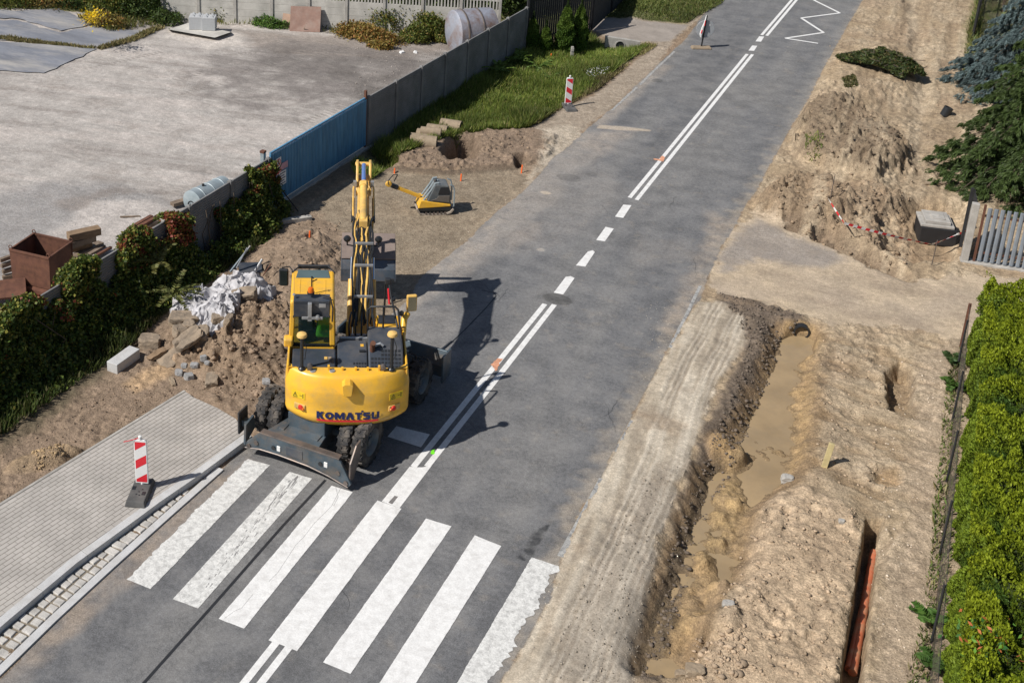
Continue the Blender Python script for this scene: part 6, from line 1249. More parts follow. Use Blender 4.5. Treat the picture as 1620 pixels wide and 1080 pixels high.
# boards leaning on the far wall
for (a, b, w, h_, m, lb, rr_) in ((445, 45, .55, 1.15, 'boardpink', 'narrow pinkish board leaning on the far wall', .05), (458, 50, 1.3, 1.1, 'boardbrown', 'wide brown-red board leaning on the far wall', -.02)):
    if m not in M_: M_[m] = mat(m, (.42, .28, .20) if m == 'boardpink' else (.26, .16, .125), .8, var=.15, dirt=(.35, .28, .24), damt=.5)
    q = P3(a, b); mb = MB(); mb.box(0, w, 0, .03, 0, h_, Rx(-.5) @ Ry(rr_)); tag(mb.build('leaning_board', M_[m], None, loc=(q.x, q.y, 0), rz=vd-.1), lb, 'board', 'boards leaning on the far wall')
q = P3(418, 12); 
# dark ground sheets in the far left yard
dsh = mat('grey_ground_sheet', (.19, .20, .23), .8, var=.25, scale=.6, dirt=(.45, .42, .38), damt=.7, dscale=.5, bump=.05, bscale=2.5, stretch=(.5, 1.5, 1))
def ground_sheet(pts, lb):
    P = gp(pts, .03); n = 60; Pn = np.array(P); mn = Pn.min(0); mx = Pn.max(0); mb = MB()
    rp = rag_poly(P, .03, .3); sheet(mb, [(a, b) for a, b in rp], .035)
    o = mb.build('ground_sheet', dsh); tag(o, lb, 'sheet', 'grey sheets spread over the far left yard')
    eb_ = MB(); Q = gp(pts[:3], .03); 
    return o
ground_sheet([(-90, 70), (0, 66), (76, 71), (153, 78), (111, 97), (69, 116), (31, 114), (-90, 104)], 'near grey ground sheet at the left edge of the yard')
ground_sheet([(-90, 20), (-5, 32), (29, 33), (95, 52), (150, 41), (230, 50), (204, 62), (155, 75), (76, 68), (-90, 58)], 'middle grey ground sheet stretching to the bushes')
ground_sheet([(-60, 10), (20, 18), (95, 14), (130, 30), (150, 38), (96, 49), (30, 30), (-60, 26)], 'far grey ground sheet under the top left bushes')
# bits of litter in the yard
for k, (a, b, m, lb) in enumerate(((613, 69, 'bluegate', 'small blue plastic scrap by the far wall bush'), (636, 84, 'white', 'white scrap on the far yard right of the bush'), (657, 84, 'white', 'white scrap nearer the big tank'), (474, 44, 'white', 'white scrap under the leaning boards'))):
    q = P3(a, b); mb = MB(); mb.box(-.10, .10, -.08, .08, 0, .08, Rx(.3), top=(.03, .03)); tag(mb.build('litter', M_[m], None, loc=(q.x, q.y, 0), rz=k), lb, 'litter', 'litter on the yard')
# ================================================================ PLANTS
def cards(name, P, D, S, W, cols, m=None, parent=None, fold=True, seed=1):
    """leaf cards: P centres, D unit directions (long axis), S length, W width, cols per leaf; each leaf a folded kite of 2 triangles"""
    r = np.random.default_rng(seed); n = len(P); R_ = r.normal(0, 1, (n, 3)); B = np.cross(D, R_); B /= np.linalg.norm(B, axis=1)[:, None]+1e-9
    N_ = np.cross(D, B); S = np.broadcast_to(S, n)[:, None]; W = np.broadcast_to(W, n)[:, None]
    a = P-D*S*.5; b = P+B*W*.5+N_*W*.15; c = P+D*S*.5; d = P-B*W*.5+N_*W*.15
    V = np.stack([a, b, c, d], 1).reshape(-1, 3); i = np.arange(n)*4
    Fq = np.stack([i, i+1, i+2, i+3], 1); C4 = np.repeat(cols, 4, 0)
    return np_mesh(name, V, Fq, m or M_['leaf'], parent, col=C4)
def pal(n, cs, ws, jit=.25, seed=2):
    r = np.random.default_rng(seed); cs = np.array(cs); k = r.choice(len(cs), n, p=np.array(ws)/sum(ws)); return cs[k]*(1+r.uniform(-jit, jit, (n, 1)))*(1+r.uniform(-.08, .08, (n, 3)))
def rdir(n, up=0., seed=3, out=None):
    r = np.random.default_rng(seed); d = r.normal(0, 1, (n, 3)); d /= np.linalg.norm(d, axis=1)[:, None]
    d[:, 2] += up
    if out is not None: d += out
    return d/np.linalg.norm(d, axis=1)[:, None]
def in_poly(poly, n, seed=5):
    r = np.random.default_rng(seed); Pn = np.array(poly); mn = Pn.min(0); mx = Pn.max(0); out = np.zeros((0, 2))
    while len(out) < n:
        q = r.uniform(mn, mx, (n*2, 2)); ins = np.zeros(len(q), bool)
        for i in range(len(Pn)):
            a = Pn[i]; c = Pn[(i+1) % len(Pn)]; cnd = ((a[1] <= q[:, 1]) & (c[1] > q[:, 1])) | ((c[1] <= q[:, 1]) & (a[1] > q[:, 1])); ins ^= cnd & (q[:, 0] < a[0]+(q[:, 1]-a[1])*(c[0]-a[0])/(c[1]-a[1]+1e-12))
        out = np.concatenate([out, q[ins]])
    return out[:n]
def pnoise(P, s, o): return fbm(P[:, 0], P[:, 1], s, 3, o)
# ---- grass
def grass(name, poly, n, h, w, cs, ws, label, seed=5, patch=0., lean=.5, hvar=.5):
    q = in_poly(poly, n, seed); r = np.random.default_rng(seed+1)
    if patch > 0: k = pnoise(q, 1.6, seed) + r.normal(0, .15, n) > -patch; q = q[k]
    n = len(q); hh = h*(1+r.uniform(-hvar, hvar, n))*(1+pnoise(q, 1.3, seed+3)*.9); hh = np.clip(hh, .03, None); z = hz(q[:, 0], q[:, 1])
    d = rdir(n, 1.6, seed+2); d[:, 2] = np.abs(d[:, 2]); P = np.stack([q[:, 0], q[:, 1], z], 1)+d*hh[:, None]*.48
    c = pal(n, cs, ws, .3, seed)
    tone = (1+pnoise(q, 2.2, seed+7)*.7)[:, None]; c = c*np.clip(tone, .5, 1.6)
    o = cards(name, P, d, hh, w, c, seed=seed); return tag(o, label, 'grass', kind='stuff')
GR = [(.15, .205, .04), (.22, .25, .055), (.10, .145, .028), (.36, .32, .14)]
grass('grass', gp([(600, 262), (590, 240), (640, 195), (700, 152), (790, 100), (832, 80), (930, 56), (958, 74), (1000, 76), (1025, 74), (983, 103), (933, 143), (888, 170), (858, 190), (835, 201), (773, 210), (727, 214), (690, 226), (650, 238)]), 95000, .30, .020, GR, [5, 4, 4, .7], 'tall green grass in the verge between the wall and the road', 5)
grass('dry_grass', gp([(850, 196), (900, 165), (945, 143), (1000, 100), (1040, 72), (1020, 68), (970, 98), (925, 138), (880, 165), (835, 198)]), 9000, .14, .02, [(.30, .25, .12), (.16, .16, .05)], [3, 2], 'short dry grass along the edge of the verge', 15, .15)
grass('grass', gp([(960, 20), (1000, -30), (1200, -60), (1140, 8), (1085, 38), (1000, 31), (955, 28)]), 30000, .14, .03, [(.14, .17, .045), (.20, .20, .07), (.09, .12, .03)], [4, 2, 3], 'green grass bank beyond the far driveway', 25)
grass('grass', gp([(770, 24), (800, -30), (960, -60), (960, 20), (930, 34), (860, 30), (832, 8)]), 9000, .12, .04, [(.14, .17, .045), (.22, .21, .08)], [4, 2], 'short lawn behind the far end of the concrete wall', 27)
grass('weeds', gp([(1500, 590), (1528, 532), (1522, 640), (1508, 800), (1494, 1000), (1480, 1090), (1430, 1090), (1462, 980), (1478, 800), (1492, 660)]), 1500, .10, .03, [(.09, .13, .03), (.15, .18, .05), (.28, .24, .12)], [4, 3, 2], 'low weeds along the foot of the mesh fence', 35, -.14)
grass('weeds', gp([(1520, 130), (1530, 60), (1545, 0), (1556, 0), (1552, 60), (1540, 120)]), 1800, .16, .035, [(.2, .2, .06), (.11, .15, .04)], [3, 3], 'thin yellow-green weeds beside the dirt track under the blue spruce', 37)
grass('weeds', gp([(560, 262), (600, 262), (640, 232), (668, 235), (640, 246), (610, 262), (590, 282), (565, 280)]), 3500, .25, .02, GR, [5, 3, 5, 1], 'weeds at the foot of the concrete wall left of the drain pipes', 39)
grass('grass', gp([(1270, 232), (1300, 245), (1295, 265), (1272, 255)]), 260, .12, .03, GR, [5, 3, 2, 1], 'small green tuft on the side of the big spoil heap', 41)
grass('weeds', gp([(0, 17), (0, -20), (120, -20), (400, 10), (560, 48), (790, 58), (700, 72), (560, 60), (400, 42), (265, 38), (170, 52), (150, 40), (60, 12)]), 15000, .20, .04, [(.14, .15, .04), (.24, .21, .08), (.10, .12, .03)], [4, 3, 3], 'straggly weeds along the foot of the far picket-topped wall', 43, .05)
for k, (pp, lb) in enumerate((([(150, 77), (205, 62), (250, 42), (262, 44), (215, 66), (160, 80)], 'dry weeds between the grey sheets and the yard'), ([(-5, 63), (30, 68), (90, 73), (150, 79), (150, 77), (80, 68), (30, 62), (0, 58)], 'dry weeds growing in the seam between two grey sheets'))): grass('weeds', gp(pp), 1800, .14, .04, [(.24, .2, .09), (.16, .15, .06)], [3, 2], lb, 45+k)
# white flowers in the verge
q = in_poly(gp([(925, 118), (948, 110), (965, 118), (950, 132), (930, 130)]), 120, 61); P = np.stack([q[:, 0], q[:, 1], hz(q[:, 0], q[:, 1])+.33], 1)
tag(cards('wild_flowers', P, rdir(120, 0, 62), .035, .035, np.full((120, 3), .7), seed=63), 'patch of small white flowers in the grass verge', 'flowers', kind='stuff')
# ferny plants in the grass
def frond_plant(px, py, label, n=9, L_=.6, seed=70, zoff=.3, col=(.16, .24, .05)):
    q = G(px, py); r = np.random.default_rng(seed); P = []; D = []; z = gz(q)
    for k in range(n):
        a = r.uniform(0, 2*math.pi); el = r.uniform(.2, .9); l = L_*r.uniform(.7, 1.2)
        for j in range(14):
            t = (j+1)/14; c = np.array([math.cos(a)*l*t, math.sin(a)*l*t, math.sin(el)*l*t*1.2-.5*l*t*t*.8])
            for s in (-1, 1):
                dd = np.array([math.cos(a+s*1.1), math.sin(a+s*1.1), .1]); P.append(np.array([q[0], q[1], z+zoff])+c+dd*.06*(1.1-t)); D.append(dd)
    P = np.array(P); D = np.array(D); D /= np.linalg.norm(D, axis=1)[:, None]
    return tag(cards('leafy_plant', P, D, .15, .055, pal(len(P), [col, tuple(c_*.7 for c_ in col)], [2, 1], .2, seed), seed=seed), label, 'plant')
frond_plant(790, 118, 'bright feathery plant nearest the concrete wall in the verge', 12, .75, 70); frond_plant(818, 100, 'bright feathery plant behind the first one by the wall', 10, .6, 71); frond_plant(852, 106, 'feathery plant in the middle of the verge', 10, .6, 72, col=(.12, .19, .04)); frond_plant(872, 125, 'feathery plant just behind the far delineator board', 9, .5, 73, col=(.11, .17, .04))
frond_plant(1474, 1052, 'leafy weed at the foot of the mesh fence, bottom edge', 10, .26, 74, .1, (.07, .14, .03)); frond_plant(1468, 985, 'small bright weed at the mesh fence', 9, .28, 75, .08, (.10, .2, .04)); frond_plant(1505, 612, 'low leafy weed at the far part of the mesh fence', 9, .3, 76, .08, (.08, .15, .03)); frond_plant(1502, 572, 'leafy tuft near the red end post', 8, .28, 77, .08, (.07, .12, .04))
frond_plant(250, 472, 'tall yellowish weed growing out of the shaded ivy', 12, .7, 78, 1.0, (.17, .17, .05)); frond_plant(275, 500, 'second yellowish weed lower in the shaded ivy', 10, .6, 79, .6, (.15, .16, .05))
# ---- bushes (leaf clouds with uneven outline)
def bush(name, c, rad, n, size, cs, ws, label, cat='bush', seed=80, group=None, lump=.35, stem=True, zc=None, col_m=None):
    r = np.random.default_rng(seed); root = empty(name, (c[0], c[1], c[2]), 0, label, cat, group)
    d = r.normal(0, 1, (n, 3)); d /= np.linalg.norm(d, axis=1)[:, None]; d[:, 2] = np.where(d[:, 2] < -.2, -d[:, 2], d[:, 2])
    L_ = r.normal(0, 1, (14, 3)); L_ /= np.linalg.norm(L_, axis=1)[:, None]; L_[:, 2] = np.abs(L_[:, 2]); am = r.uniform(-1, 1, 14)
    f = 1+lump*np.sum(am*np.clip((d@L_.T-.75)/.25, 0, 1), 1)
    rr_ = f*(1+r.normal(-.12, .17, n)); P = d*rr_[:, None]*np.array(rad); P[:, 2] += rad[2]*.25
    dd = rdir(n, .4, seed+1, out=d*.7); o = cards('foliage', P, dd, size*(1+r.uniform(-.3, .4, n)), size*.55, pal(n, cs, ws, .35, seed), parent=root, seed=seed)
    if stem:
        mb = MB()
        for k in range(5): a = k*1.26; mb.tube([(0, 0, -.1), (math.cos(a)*rad[0]*.3, math.sin(a)*rad[1]*.3, rad[2]*.5), (math.cos(a)*rad[0]*.55, math.sin(a)*rad[1]*.55, rad[2]*.95)], .02, 5, rr=[.03, .018, .008])
        mb.build('stems', M_['bark'], root)
    return root
YG = [(.15, .16, .03), (.09, .12, .025), (.22, .17, .04)]; DG = [(.05, .085, .02), (.08, .115, .025), (.035, .055, .015)]; OC = [(.28, .20, .05), (.20, .17, .05), (.32, .16, .05)]
TL = [(8, 6, (1.6, 1.2, .9), 5000, YG, [3, 3, 1], 'yellow-green bush at the far top left corner'), (75, 8, (1.2, 1.0, .9), 3000, OC, [3, 3, 1], 'straw-coloured bush left of the yellow flowers'), (120, 10, (1.2, 1., 1.1), 4000, DG, [3, 3, 2], 'dark bush between the straw-coloured bush and the flowers'),
      (175, 22, (1.3, 1.0, 1.2), 5000, YG, [2, 3, 1], 'bush with bright leaves right beneath the yellow flowers'), (213, 24, (1.4, 1.0, 1.2), 6000, DG, [3, 3, 2], 'dark green bush in front of the far wall'), (246, 18, (1.0, .9, 1.0), 4000, DG, [3, 3, 2], 'dark bush beside the grey wall post'), (165, 42, (.9, .5, .45), 1800, OC, [2, 3, 1], 'low brown scrub at the edge of the grey sheets'),
      (262, 36, (.8, .6, .5), 2200, DG, [3, 4, 1], 'low green plants left of the concrete slab'), (318, 22, (1., .6, .7), 3000, YG, [1, 4, 0], 'green plants behind the two concrete blocks'), (352, 30, (.8, .6, .5), 2000, YG, [2, 4, 1], 'green plants right of the two concrete blocks'), (425, 43, (.8, .3, .3), 1500, [(.08, .16, .03), (.12, .2, .04)], [1, 1], 'fresh green patch left of the leaning boards'),
      (585, 62, (1.5, .7, .42), 5500, OC, [3, 2, 2], 'ochre bramble heap at the foot of the far wall'), (608, 50, (.7, .5, .85), 1600, YG, [2, 4, 2], 'tall green shrub growing up behind the ochre bramble'), (600, 76, (.6, .3, .25), 1200, OC, [3, 2, 1], 'low ochre runner in front of the bramble heap'), (655, 66, (.7, .5, .5), 2200, YG, [2, 4, 1], 'small green bush in the middle of the far wall'), (682, 60, (.8, .5, .8), 3200, YG, [2, 4, 1], 'green bush left of the big tank'), (702, 66, (.5, .4, .4), 1400, YG, [2, 4, 2], 'small bush touching the big tank')]
for k, (a, b, rad, n, cs, ws, lb) in enumerate(TL): bush('bush', G(a, b), rad, n, .11, cs, ws, lb, seed=100+k, group='bushes along the far edge of the yard')
q = G(138, 18, 0); yf = G(145, 22, 1.6); rr_ = np.random.default_rng(9); n = 260; P = np.array([yf[0], yf[1], 1.45])+rr_.normal(0, 1, (n, 3))*np.array([.28, .25, .16]); tag(cards('goldenrod', P, rdir(n, .5, 9), .10, .06, pal(n, [(.75, .50, .01), (.8, .6, .03)], [1, 1], .1), seed=9), 'bright yellow flower heads above the top left bushes', 'flowers')
# trees / greenery beyond the far wall
for k, (a, b, rad, n, lb) in enumerate(((640, 22, (2.6, 1.4, 2.5), 9000, 'dark shrub rising behind the far wall, left one'), (700, 26, (2.4, 1.4, 2.7), 9000, 'dark shrub rising behind the far wall, middle one'), (757, 30, (2.0, 1.4, 2.7), 9000, 'dark shrub rising behind the far wall above the big tank'), (560, 16, (1.8, 1.1, 2.2), 6000, 'dark shrub rising behind the far wall left of the others'))):
    q = G(a, b); q[1] += 1.6; bush('shrub', q, rad, n, .16, DG, [3, 2, 4], lb, 'shrub', 140+k, 'dark shrubs beyond the far wall')
# ---- thuja columns
def thuja(px, py, h, w, label, seed):
    q = G(px, py); root = empty('thuja', (q[0], q[1], gz(q)), 0, label, 'thuja', 'thuja columns at the dark fence'); r = np.random.default_rng(seed); n = int(9000*h/1.8)
    t = r.uniform(0, 1, n)**.8; a = r.uniform(0, 2*math.pi, n); prof = np.sin(np.clip(t*1.05+.12, 0, 1)*math.pi)**.6*(1-t*.45); lump = 1+.12*np.sin(a*5+t*20)+.1*np.sin(a*3-t*31)
    R_ = w*prof*lump*(1-np.abs(r.normal(0, .1, n))); P = np.stack([np.cos(a)*R_, np.sin(a)*R_, t*h], 1)
    d = np.stack([np.cos(a)*.35, np.sin(a)*.35, np.ones(n)], 1)+r.normal(0, .35, (n, 3)); d /= np.linalg.norm(d, axis=1)[:, None]
    cards('foliage', P, d, .11, .05, pal(n, [(.07, .125, .02), (.11, .17, .03), (.045, .075, .018)], [3, 3, 2], .3, seed), parent=root, seed=seed)
    mb = MB(); mb.tube([(0, 0, -.1), (0, 0, h*.8)], .05, 6, rr=[.06, .02]); mb.build('trunk', M_['bark'], root)
thuja(893, 78, 2.5, .42, 'tallest thuja column in front of the dark fence', 201); thuja(862, 79, 1.35, .30, 'short thuja column left of the tallest', 202); thuja(841, 77, 1.6, .34, 'dark thuja column tucked beside the end of the concrete wall', 203); thuja(915, 74, 2.4, .40, 'dark thuja column in shade right of the tallest', 204)
# ---- ivy over the near wall
WL = WA-WI0; wl = np.hypot(*WL); wt = WL/wl; wn_ = np.array([wt[1], -wt[0]])     # towards the works
def ivy():
    r = np.random.default_rng(301); n = 120000; s = r.uniform(1.5, wl+.02, n)
    def sof(px, py, z): g = G(px, py, z)[:2]; return (g-WI0)@wt
    clumps = [(sof(15, 480, 1.7), .75, .35), (sof(128, 425, 1.7), .85, .42), (sof(228, 378, 1.7), .7, .38), (sof(270, 345, 1.7), .5, .3), (sof(375, 312, 1.5), .9, .0), (sof(408, 275, 1.6), .16, .25)]
    low = np.full(n, 1.36)+.10*fbm(s, s*0, .7, 3, 7)
    T = low.copy(); 
    for c, w, a in clumps: T = np.maximum(T, 1.42+a*np.clip(1-((s-c)/w)**2, 0, 1)**.7)
    u = r.uniform(0, 1, n)**1.15; D = 1.05+.25*fbm(s, s*0+3, 1.6, 2, 8)-.35*np.clip((s-wl+4)/4, 0, 1)
    # cross-section from just behind the coping, over, and down to the ground
    over = np.clip((T-1.5)/.3, 0, 1)
    x_ = np.where(u < .12, -.18*over+u/.12*(.18*over+.12), .12+(D-.12)*(np.clip(u-.12, 0, 1)/.88)**3.2); z_ = np.where(u < .12, T, T*(1-(np.clip(u-.12, 0, 1)/.88)**1.25))
    bl = fbm(s*1.0, u*3.0, .32, 3, 12)*.2+fbm(s, u*3, .12, 2, 14)*.10
    x_ = x_+bl+r.normal(0, .05, n); z_ = np.clip(z_+bl*.5+r.normal(0, .04, n), .01, None)
    z_ = z_ + hz(WI0[0]+wt[0]*s+wn_[0]*x_, WI0[1]+wt[1]*s+wn_[1]*x_)*(u > .6)
    P = np.stack([WI0[0]+wt[0]*s+wn_[0]*x_, WI0[1]+wt[1]*s+wn_[1]*x_, z_], 1)
    # expose the wall where the picture shows it
    for c0, c1, z0 in ((sof(60, 470, 1.6), sof(92, 450, 1.6), 1.28), (sof(160, 420, 1.6), sof(182, 400, 1.6), .95), (sof(235, 370, 1.6), sof(262, 352, 1.6), 1.30), (sof(288, 330, 1.6), sof(336, 305, 1.6), .45), (sof(335, 305, 1.6), sof(402, 275, 1.6), 1.08)):
        k = (s > c0) & (s < c1) & (z_ > z0+.08*np.sin(s*9)); P = P[~k]; s = s[~k]; z_ = z_[~k]; u = u[~k]
    n = len(P); base = pal(n, [(.075, .115, .022), (.13, .165, .03), (.19, .19, .035), (.05, .075, .018)], [4, 3, 1.6, 3], .3, 302)
    red = (fbm(P[:, 0]*1., P[:, 1]+P[:, 2], .45, 3, 19)+r.normal(0, .18, n) > .34) & (z_ > .85); base[red] = pal(int(red.sum()), [(.22, .05, .03), (.26, .11, .04)], [1, 1], .3, 303)
    ol = (r.uniform(0, 1, n) < .10) & (z_ > 1.1); base[ol] = np.array((.26, .25, .05))
    dd = rdir(n, -.4, 304, out=np.array([wn_[0]*.5, wn_[1]*.5, 0])); root = empty('ivy', (WI0[0], WI0[1], 0), 0, 'red-tinged ivy and vine smothering the near concrete wall', 'ivy')
    o = cards('foliage', P-np.array([WI0[0], WI0[1], 0]), dd, r.uniform(.055, .11, n), r.uniform(.05, .09, n), base, parent=root, seed=305)
    # woody stems
    mb = MB()
    for k in range(40):
        ss = r.uniform(2, wl); b = WI0+wt*ss+wn_*.15; mb.tube([(b[0]-WI0[0], b[1]-WI0[1], 0), (b[0]-WI0[0]+r.normal(0, .15), b[1]-WI0[1]+r.normal(0, .15), .7), (b[0]-WI0[0]+wt[0]*r.normal(0, .4), b[1]-WI0[1]+wt[1]*r.normal(0, .4), 1.35)], .012, 4)
    mb.build('stems', M_['bark'], root)
ivy()
sb_ = gp([(-60, 760), (-60, 640), (120, 570), (250, 470), (395, 380), (432, 340), (440, 355), (400, 400), (300, 460), (230, 530), (165, 580), (100, 622), (45, 664), (0, 690)])
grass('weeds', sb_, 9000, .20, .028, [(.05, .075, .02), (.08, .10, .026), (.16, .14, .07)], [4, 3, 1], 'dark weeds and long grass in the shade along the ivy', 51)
# ---- hedge on the right
def hedge():
    r = np.random.default_rng(401); h0 = HX00+np.array([0, 0]); d = HX1-HX00; d = d/np.hypot(*d); nrm = np.array([d[1], -d[0]]); Ls = hl-.15+0.0; far = G(1576, 436, 2.05)[:2]; Lf = (far-h0)@d
    Wd = 3.4; Hh = 2.0; off0 = .22; n = 360000
    s = r.uniform(-1.6, Lf, n); face = r.uniform(0, 1, n); side = face < .34
    w = np.where(side, off0, off0+r.uniform(0, Wd, n)); z = np.where(side, r.uniform(.05, Hh, n), Hh)
    endm = face > .97; s = np.where(endm, Lf, s); z = np.where(endm, r.uniform(.2, Hh, n), z)
    # rounded shoulders
    k = np.clip(1-(w-off0)/.5, 0, 1); z = np.where(side | endm, z, Hh-.30*k**2.2)
    w = np.where(side, off0+.28*np.clip((z-1.4)/.6, 0, 1)**2, w)
    z = z-.25*np.clip(1-(Lf-s)/.5, 0, 1)**2*(~side)
    # individual plants as lumps, plus billows of spray
    def lump(a, b, s_, o): return fbm(a, b, s_, 3, o, .55)
    ax = h0[0]+d[0]*s+nrm[0]*w; ay = h0[1]+d[1]*s+nrm[1]*w
    l1 = np.abs(lump(ax, ay+z, .7, 31)); l2 = np.abs(lump(ax+5, ay+z, .30, 33)); disp = .32*(1-l1*3.6)+.13*(1-l2*3.4)
    out = np.where(side, 1., .12)[:, None]*np.array([-nrm[0], -nrm[1], 0])+np.where(side, .25, 1.)[:, None]*np.array([0, 0, 1.])
    out += np.where(endm, .9, 0)[:, None]*np.array([d[0], d[1], 0])
    depth = -np.abs(r.normal(0, .05, n))
    P = np.stack([ax, ay, z], 1)+out*(disp*np.where(side, .55, 1.)-.10+depth)[:, None]
    P[:, 2] = np.clip(P[:, 2], .03, None)
    gx = np.gradient
    # paler leaves on the billows, darker leaves in the folds
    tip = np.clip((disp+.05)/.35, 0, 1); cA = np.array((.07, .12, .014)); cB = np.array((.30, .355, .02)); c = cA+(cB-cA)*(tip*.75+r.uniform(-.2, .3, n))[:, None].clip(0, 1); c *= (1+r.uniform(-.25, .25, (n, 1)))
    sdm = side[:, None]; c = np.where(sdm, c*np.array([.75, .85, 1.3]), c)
    dd = rdir(n, .9, 402, out=out*.5+np.array([-.25, -.3, 0])); root = empty('hedge', (h0[0], h0[1], 0), 0, 'dense bright green clipped thuja hedge behind the mesh fence', 'hedge')
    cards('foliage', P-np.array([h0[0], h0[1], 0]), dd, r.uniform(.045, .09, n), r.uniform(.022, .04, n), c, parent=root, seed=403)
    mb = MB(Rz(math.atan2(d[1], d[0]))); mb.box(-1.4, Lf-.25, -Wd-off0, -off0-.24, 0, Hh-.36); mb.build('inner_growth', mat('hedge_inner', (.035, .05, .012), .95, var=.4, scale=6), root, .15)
hedge()
q0 = G(1568, 1010, 2.1); P = []; r = np.random.default_rng(411); n = 90; base = np.array([q0[0], q0[1], 2.14]); P = base+r.normal(0, 1, (n, 3))*np.array([.28, .25, .06]); cc_ = pal(n, [(.06, .16, .04), (.14, .28, .04), (.5, .16, .06)], [4, 3, 3], .2, 412)
tag(cards('creeper', P, rdir(n, .1, 413), .10, .045, cc_, seed=414), 'creeper with green and orange-brown leaves on top of the hedge near the bottom edge', 'creeper')
# ---- spruces
def spruce(base, h, R0, z0, label, cs, seed, ncl=150, per=1100):
    """trunk, limbs and drooping boughs; every bough carries a thick mat of needle sprays"""
    r = np.random.default_rng(seed); root = empty('spruce', (base[0], base[1], 0), 0, label, 'spruce'); mb = MB(); mb.tube([(0, 0, -.2), (0, 0, h*.5), (0, 0, h)], .2, 10, rr=[.20, .12, .02]); mb.build('trunk', M_['bark'], root)
    P = []; D = []; Cc = []; br = MB(); A_ = np.array(cs[0]); B_ = np.array(cs[1]); K_ = np.array(cs[2])
    for k in range(ncl):
        t = ((k+.5)/ncl)**1.25; z = z0+(h-z0)*t; R_ = R0*(1-t)**.8+.15; a = k*2.39996+r.normal(0, .25); L_ = R_*r.uniform(.80, 1.14)
        dx, dy = math.cos(a), math.sin(a); zt = z-.42*L_+r.normal(0, .08)
        br.tube([(0, 0, z+.05), (dx*L_*.5, dy*L_*.5, z-.06*L_), (dx*L_*.9, dy*L_*.9, zt+.08)], .02, 4, cap=False, rr=[.035, .02, .006])
        n = int(per*(.35+L_/R0)); u = r.uniform(.15, 1, n)**.7; w = (.16+.40*np.sin(np.clip(u*1.15, 0, 1)*math.pi)**.8)*(.45+.55*L_/R0)*1.15
        # fingers of foliage along the bough, hanging at the edges
        fg = np.round(u*7+r.normal(0, .22, n))/7; v = r.uniform(-1, 1, n); q = u*.35+fg*.65
        lx = L_*(q+.10*np.abs(v)*(v != 0)*0.8); ly = v*w; lz = z-(z-zt)*q**1.6-.22*v*v*w*1.6-np.abs(r.normal(0, .05, n))+.05*np.cos(v*9+k)
        P.append(np.stack([dx*lx-dy*ly, dy*lx+dx*ly, lz], 1)); sa = a+v*1.0+r.normal(0, .35, n); D.append(np.stack([np.cos(sa), np.sin(sa), -.35-.5*np.abs(v)+r.normal(0, .25, n)], 1))
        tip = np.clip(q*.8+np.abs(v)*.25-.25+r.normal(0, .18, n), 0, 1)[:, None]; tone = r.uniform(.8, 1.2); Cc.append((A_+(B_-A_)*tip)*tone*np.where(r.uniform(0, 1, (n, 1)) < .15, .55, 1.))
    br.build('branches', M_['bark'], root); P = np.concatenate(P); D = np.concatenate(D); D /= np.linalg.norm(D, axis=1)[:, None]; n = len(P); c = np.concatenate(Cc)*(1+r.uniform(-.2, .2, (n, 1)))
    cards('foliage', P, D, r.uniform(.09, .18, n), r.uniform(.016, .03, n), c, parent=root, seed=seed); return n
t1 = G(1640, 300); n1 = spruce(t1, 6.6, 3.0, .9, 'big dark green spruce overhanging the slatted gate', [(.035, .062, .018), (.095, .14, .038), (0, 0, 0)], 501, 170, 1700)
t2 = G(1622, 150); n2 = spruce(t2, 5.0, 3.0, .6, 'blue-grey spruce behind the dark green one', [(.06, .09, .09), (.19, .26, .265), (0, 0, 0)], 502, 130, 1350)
print('spruce leaves', n1, n2)
t3 = G(1640, 20); bush('shrub', (t3[0]-.3, t3[1], 0), (1.2, 1.2, 1.3), 4000, .12, [(.16, .13, .07), (.10, .11, .05), (.22, .2, .12)], [3, 2, 1], 'brown-twigged shrub behind the blue spruce', 'shrub', 151)
# ---- heap of cut branches
def branch_heap():
    c = G(1396, 108, .25); r = np.random.default_rng(601); n = 9000; root = empty('cut_branch_heap', (c[0], c[1], gz(c)), 0, 'heap of cut green conifer branches on the dirt right of the road', 'branch heap')
    q = in_poly([(-2.1, 1.2), (-1.0, 1.5), (.1, 1.0), (1.2, .9), (2.1, -.3), (1.9, -1.0), (.6, -1.2), (.1, -1.5), (-.5, -1.0), (-1.2, -.3), (-2.0, .4)], n, 602)
    ca, sa_ = math.cos(.35), math.sin(.35); w = np.array([FW[0], FW[1]]); w /= np.hypot(*w); rt = np.array([w[1], -w[0]]); X = q[:, 0:1]*rt*.66+q[:, 1:2]*w*1.05
    rr2 = np.hypot(q[:, 0]/2.2, q[:, 1]/1.6); z = .42*np.clip(1-rr2**2, 0, 1)*(.7+1.2*np.abs(pnoise(X, .7, 5)))+r.uniform(0, .10, n)
    P = np.stack([X[:, 0], X[:, 1], z], 1); cl_ = np.round(P/.35); a = (np.sin(cl_[:, 0]*12.9+cl_[:, 1]*78.2)*437.5) % 6.28; D = np.stack([np.cos(a), np.sin(a), np.zeros(n)], 1)+r.normal(0, .45, (n, 3)); D /= np.linalg.norm(D, axis=1)[:, None]
    cards('foliage', P, D, .20, .05, pal(n, [(.05, .075, .02), (.09, .11, .035), (.16, .13, .05), (.03, .04, .015)], [4, 3, 1.5, 3], .3, 603), parent=root, seed=604)
    mb = MB()
    for k in range(26): i = r.integers(0, n); a = r.uniform(0, 6.28); p = P[i]; mb.tube([tuple(p+[0, 0, .03]), tuple(p+np.array([math.cos(a)*.5, math.sin(a)*.5, .08]))], .014, 4)
    mb.build('branches', M_['bark'], root)
branch_heap()
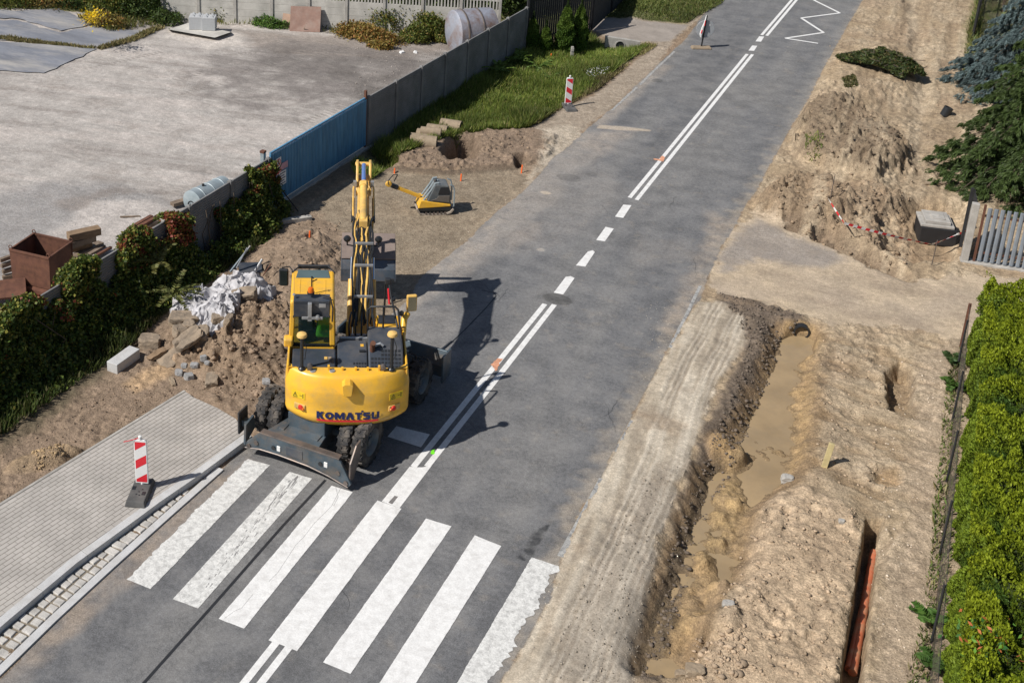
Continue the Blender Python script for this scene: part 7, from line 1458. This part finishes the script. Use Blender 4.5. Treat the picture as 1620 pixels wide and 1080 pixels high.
q = in_poly(gp([(1330, 135), (1350, 130), (1356, 148), (1335, 152)]), 500, 611); tag(cards('twig_litter', np.stack([q[:, 0], q[:, 1], hz(q[:, 0], q[:, 1])+.04], 1), rdir(500, 0, 612), .14, .04, pal(500, [(.08, .09, .03), (.14, .12, .05)], [1, 1]), seed=613), 'scatter of small green twigs near the cut branches', 'twigs', kind='stuff')
# ================================================================ LOOSE CLODS AND STONES
def clods(name, spec, label, seed):
    """spec: list of (pixel outline, count, size range, colour)"""
    r = np.random.default_rng(seed); import bmesh
    bm = bmesh.new(); bmesh.ops.create_icosphere(bm, subdivisions=1, radius=1.); bv = np.array([v.co[:] for v in bm.verts]); bf = np.array([[v.index for v in f.verts] for f in bm.faces]); bm.free()
    VS = []; FS = []; CS = []; n0 = 0
    for poly, cnt, (s0, s1), col in spec:
        q = in_poly(gp(poly), cnt, seed+len(VS)); z = hz(q[:, 0], q[:, 1]); s = (s0+(s1-s0)*r.uniform(0, 1, cnt)**5)*.8
        v = bv[None]*(1+r.uniform(-.5, .4, (cnt, len(bv), 1)))*s[:, None, None]*np.stack([r.uniform(.7, 1.3, cnt), r.uniform(.7, 1.3, cnt), r.uniform(.45, .85, cnt)], 1)[:, None]
        v = v+np.stack([q[:, 0], q[:, 1], z+s*.25], 1)[:, None]; VS.append(v.reshape(-1, 3)); FS.append((bf[None]+(np.arange(cnt)*len(bv))[:, None, None]+n0).reshape(-1, 3)); n0 += cnt*len(bv)
        CS.append(np.repeat(np.array(col)*(1+r.uniform(-.3, .3, (cnt, 1))), len(bv), 0))
    o = np_mesh(name, np.concatenate(VS), np.concatenate(FS), M_['clod'], col=np.concatenate(CS)); return tag(o, label, 'clods', kind='stuff')
SO = (.25, .18, .125); SN = (.38, .285, .195); DK = (.14, .11, .085); PL = (.55, .46, .36)
clods('dirt_clods', [([(300, 520), (450, 460), (460, 560), (440, 640), (340, 600)], 900, (.015, .09), SO), ([(420, 350), (540, 350), (540, 450), (400, 470)], 500, (.012, .06), SO), ([(0, 700), (180, 610), (330, 600), (430, 640), (300, 615), (0, 800)], 700, (.01, .04), SO), ([(50, 715), (95, 700), (110, 725), (60, 745)], 250, (.015, .055), (.38, .27, .15))], 'loose soil clods around the rubble heap', 701)
clods('dirt_clods', [([(1262, 190), (1372, 180), (1435, 245), (1380, 290), (1270, 260)], 900, (.015, .08), (.21, .155, .105)), ([(1205, 310), (1290, 290), (1440, 300), (1440, 420), (1330, 400), (1235, 360)], 1300, (.015, .09), (.28, .205, .135)), ([(1310, 60), (1500, 60), (1500, 330), (1440, 300), (1300, 170)], 700, (.01, .05), SN)], 'loose clods on the spoil heaps right of the road', 702)
clods('dirt_clods', [([(1138, 465), (1270, 498), (1240, 551), (1180, 690), (1110, 830), (1050, 1060), (1012, 1060), (1060, 850), (1130, 690), (1185, 545)], 2600, (.01, .06), DK), ([(1010, 760), (1085, 720), (1040, 900), (1000, 1080), (860, 1080), (930, 900)], 1600, (.006, .03), (.28, .24, .19)), ([(1195, 800), (1360, 800), (1350, 960), (1320, 1080), (1090, 1080), (1150, 930)], 1200, (.01, .06), SN), ([(1390, 560), (1500, 560), (1490, 1080), (1360, 1080)], 700, (.008, .035), PL), ([(1290, 540), (1400, 520), (1400, 800), (1290, 780)], 500, (.01, .05), SN), ([(1100, 1000), (1180, 1000), (1180, 1080), (1080, 1080)], 220, (.02, .09), SN)], 'loose clods and gravel along the trenches', 703)
clods('gravel', [([(640, 236), (845, 205), (870, 245), (830, 262), (690, 268), (600, 266)], 700, (.012, .06), SO), ([(0, 300), (250, 300), (270, 330), (120, 400), (0, 430)], 900, (.008, .022), (.36, .36, .37)), ([(560, 75), (760, 66), (800, 30), (640, 140), (560, 160)], 500, (.015, .05), (.34, .3, .27)), ([(1020, 480), (1110, 470), (1060, 560), (960, 760), (880, 900), (800, 1080), (880, 1080), (1000, 800)], 700, (.005, .02), (.45, .4, .33)), ([(600, 490), (740, 370), (860, 270), (900, 230), (930, 200), (880, 200), (840, 280), (700, 400), (600, 480)], 400, (.006, .03), (.42, .36, .28))], 'scattered gravel at the road edges and on the yard', 704)
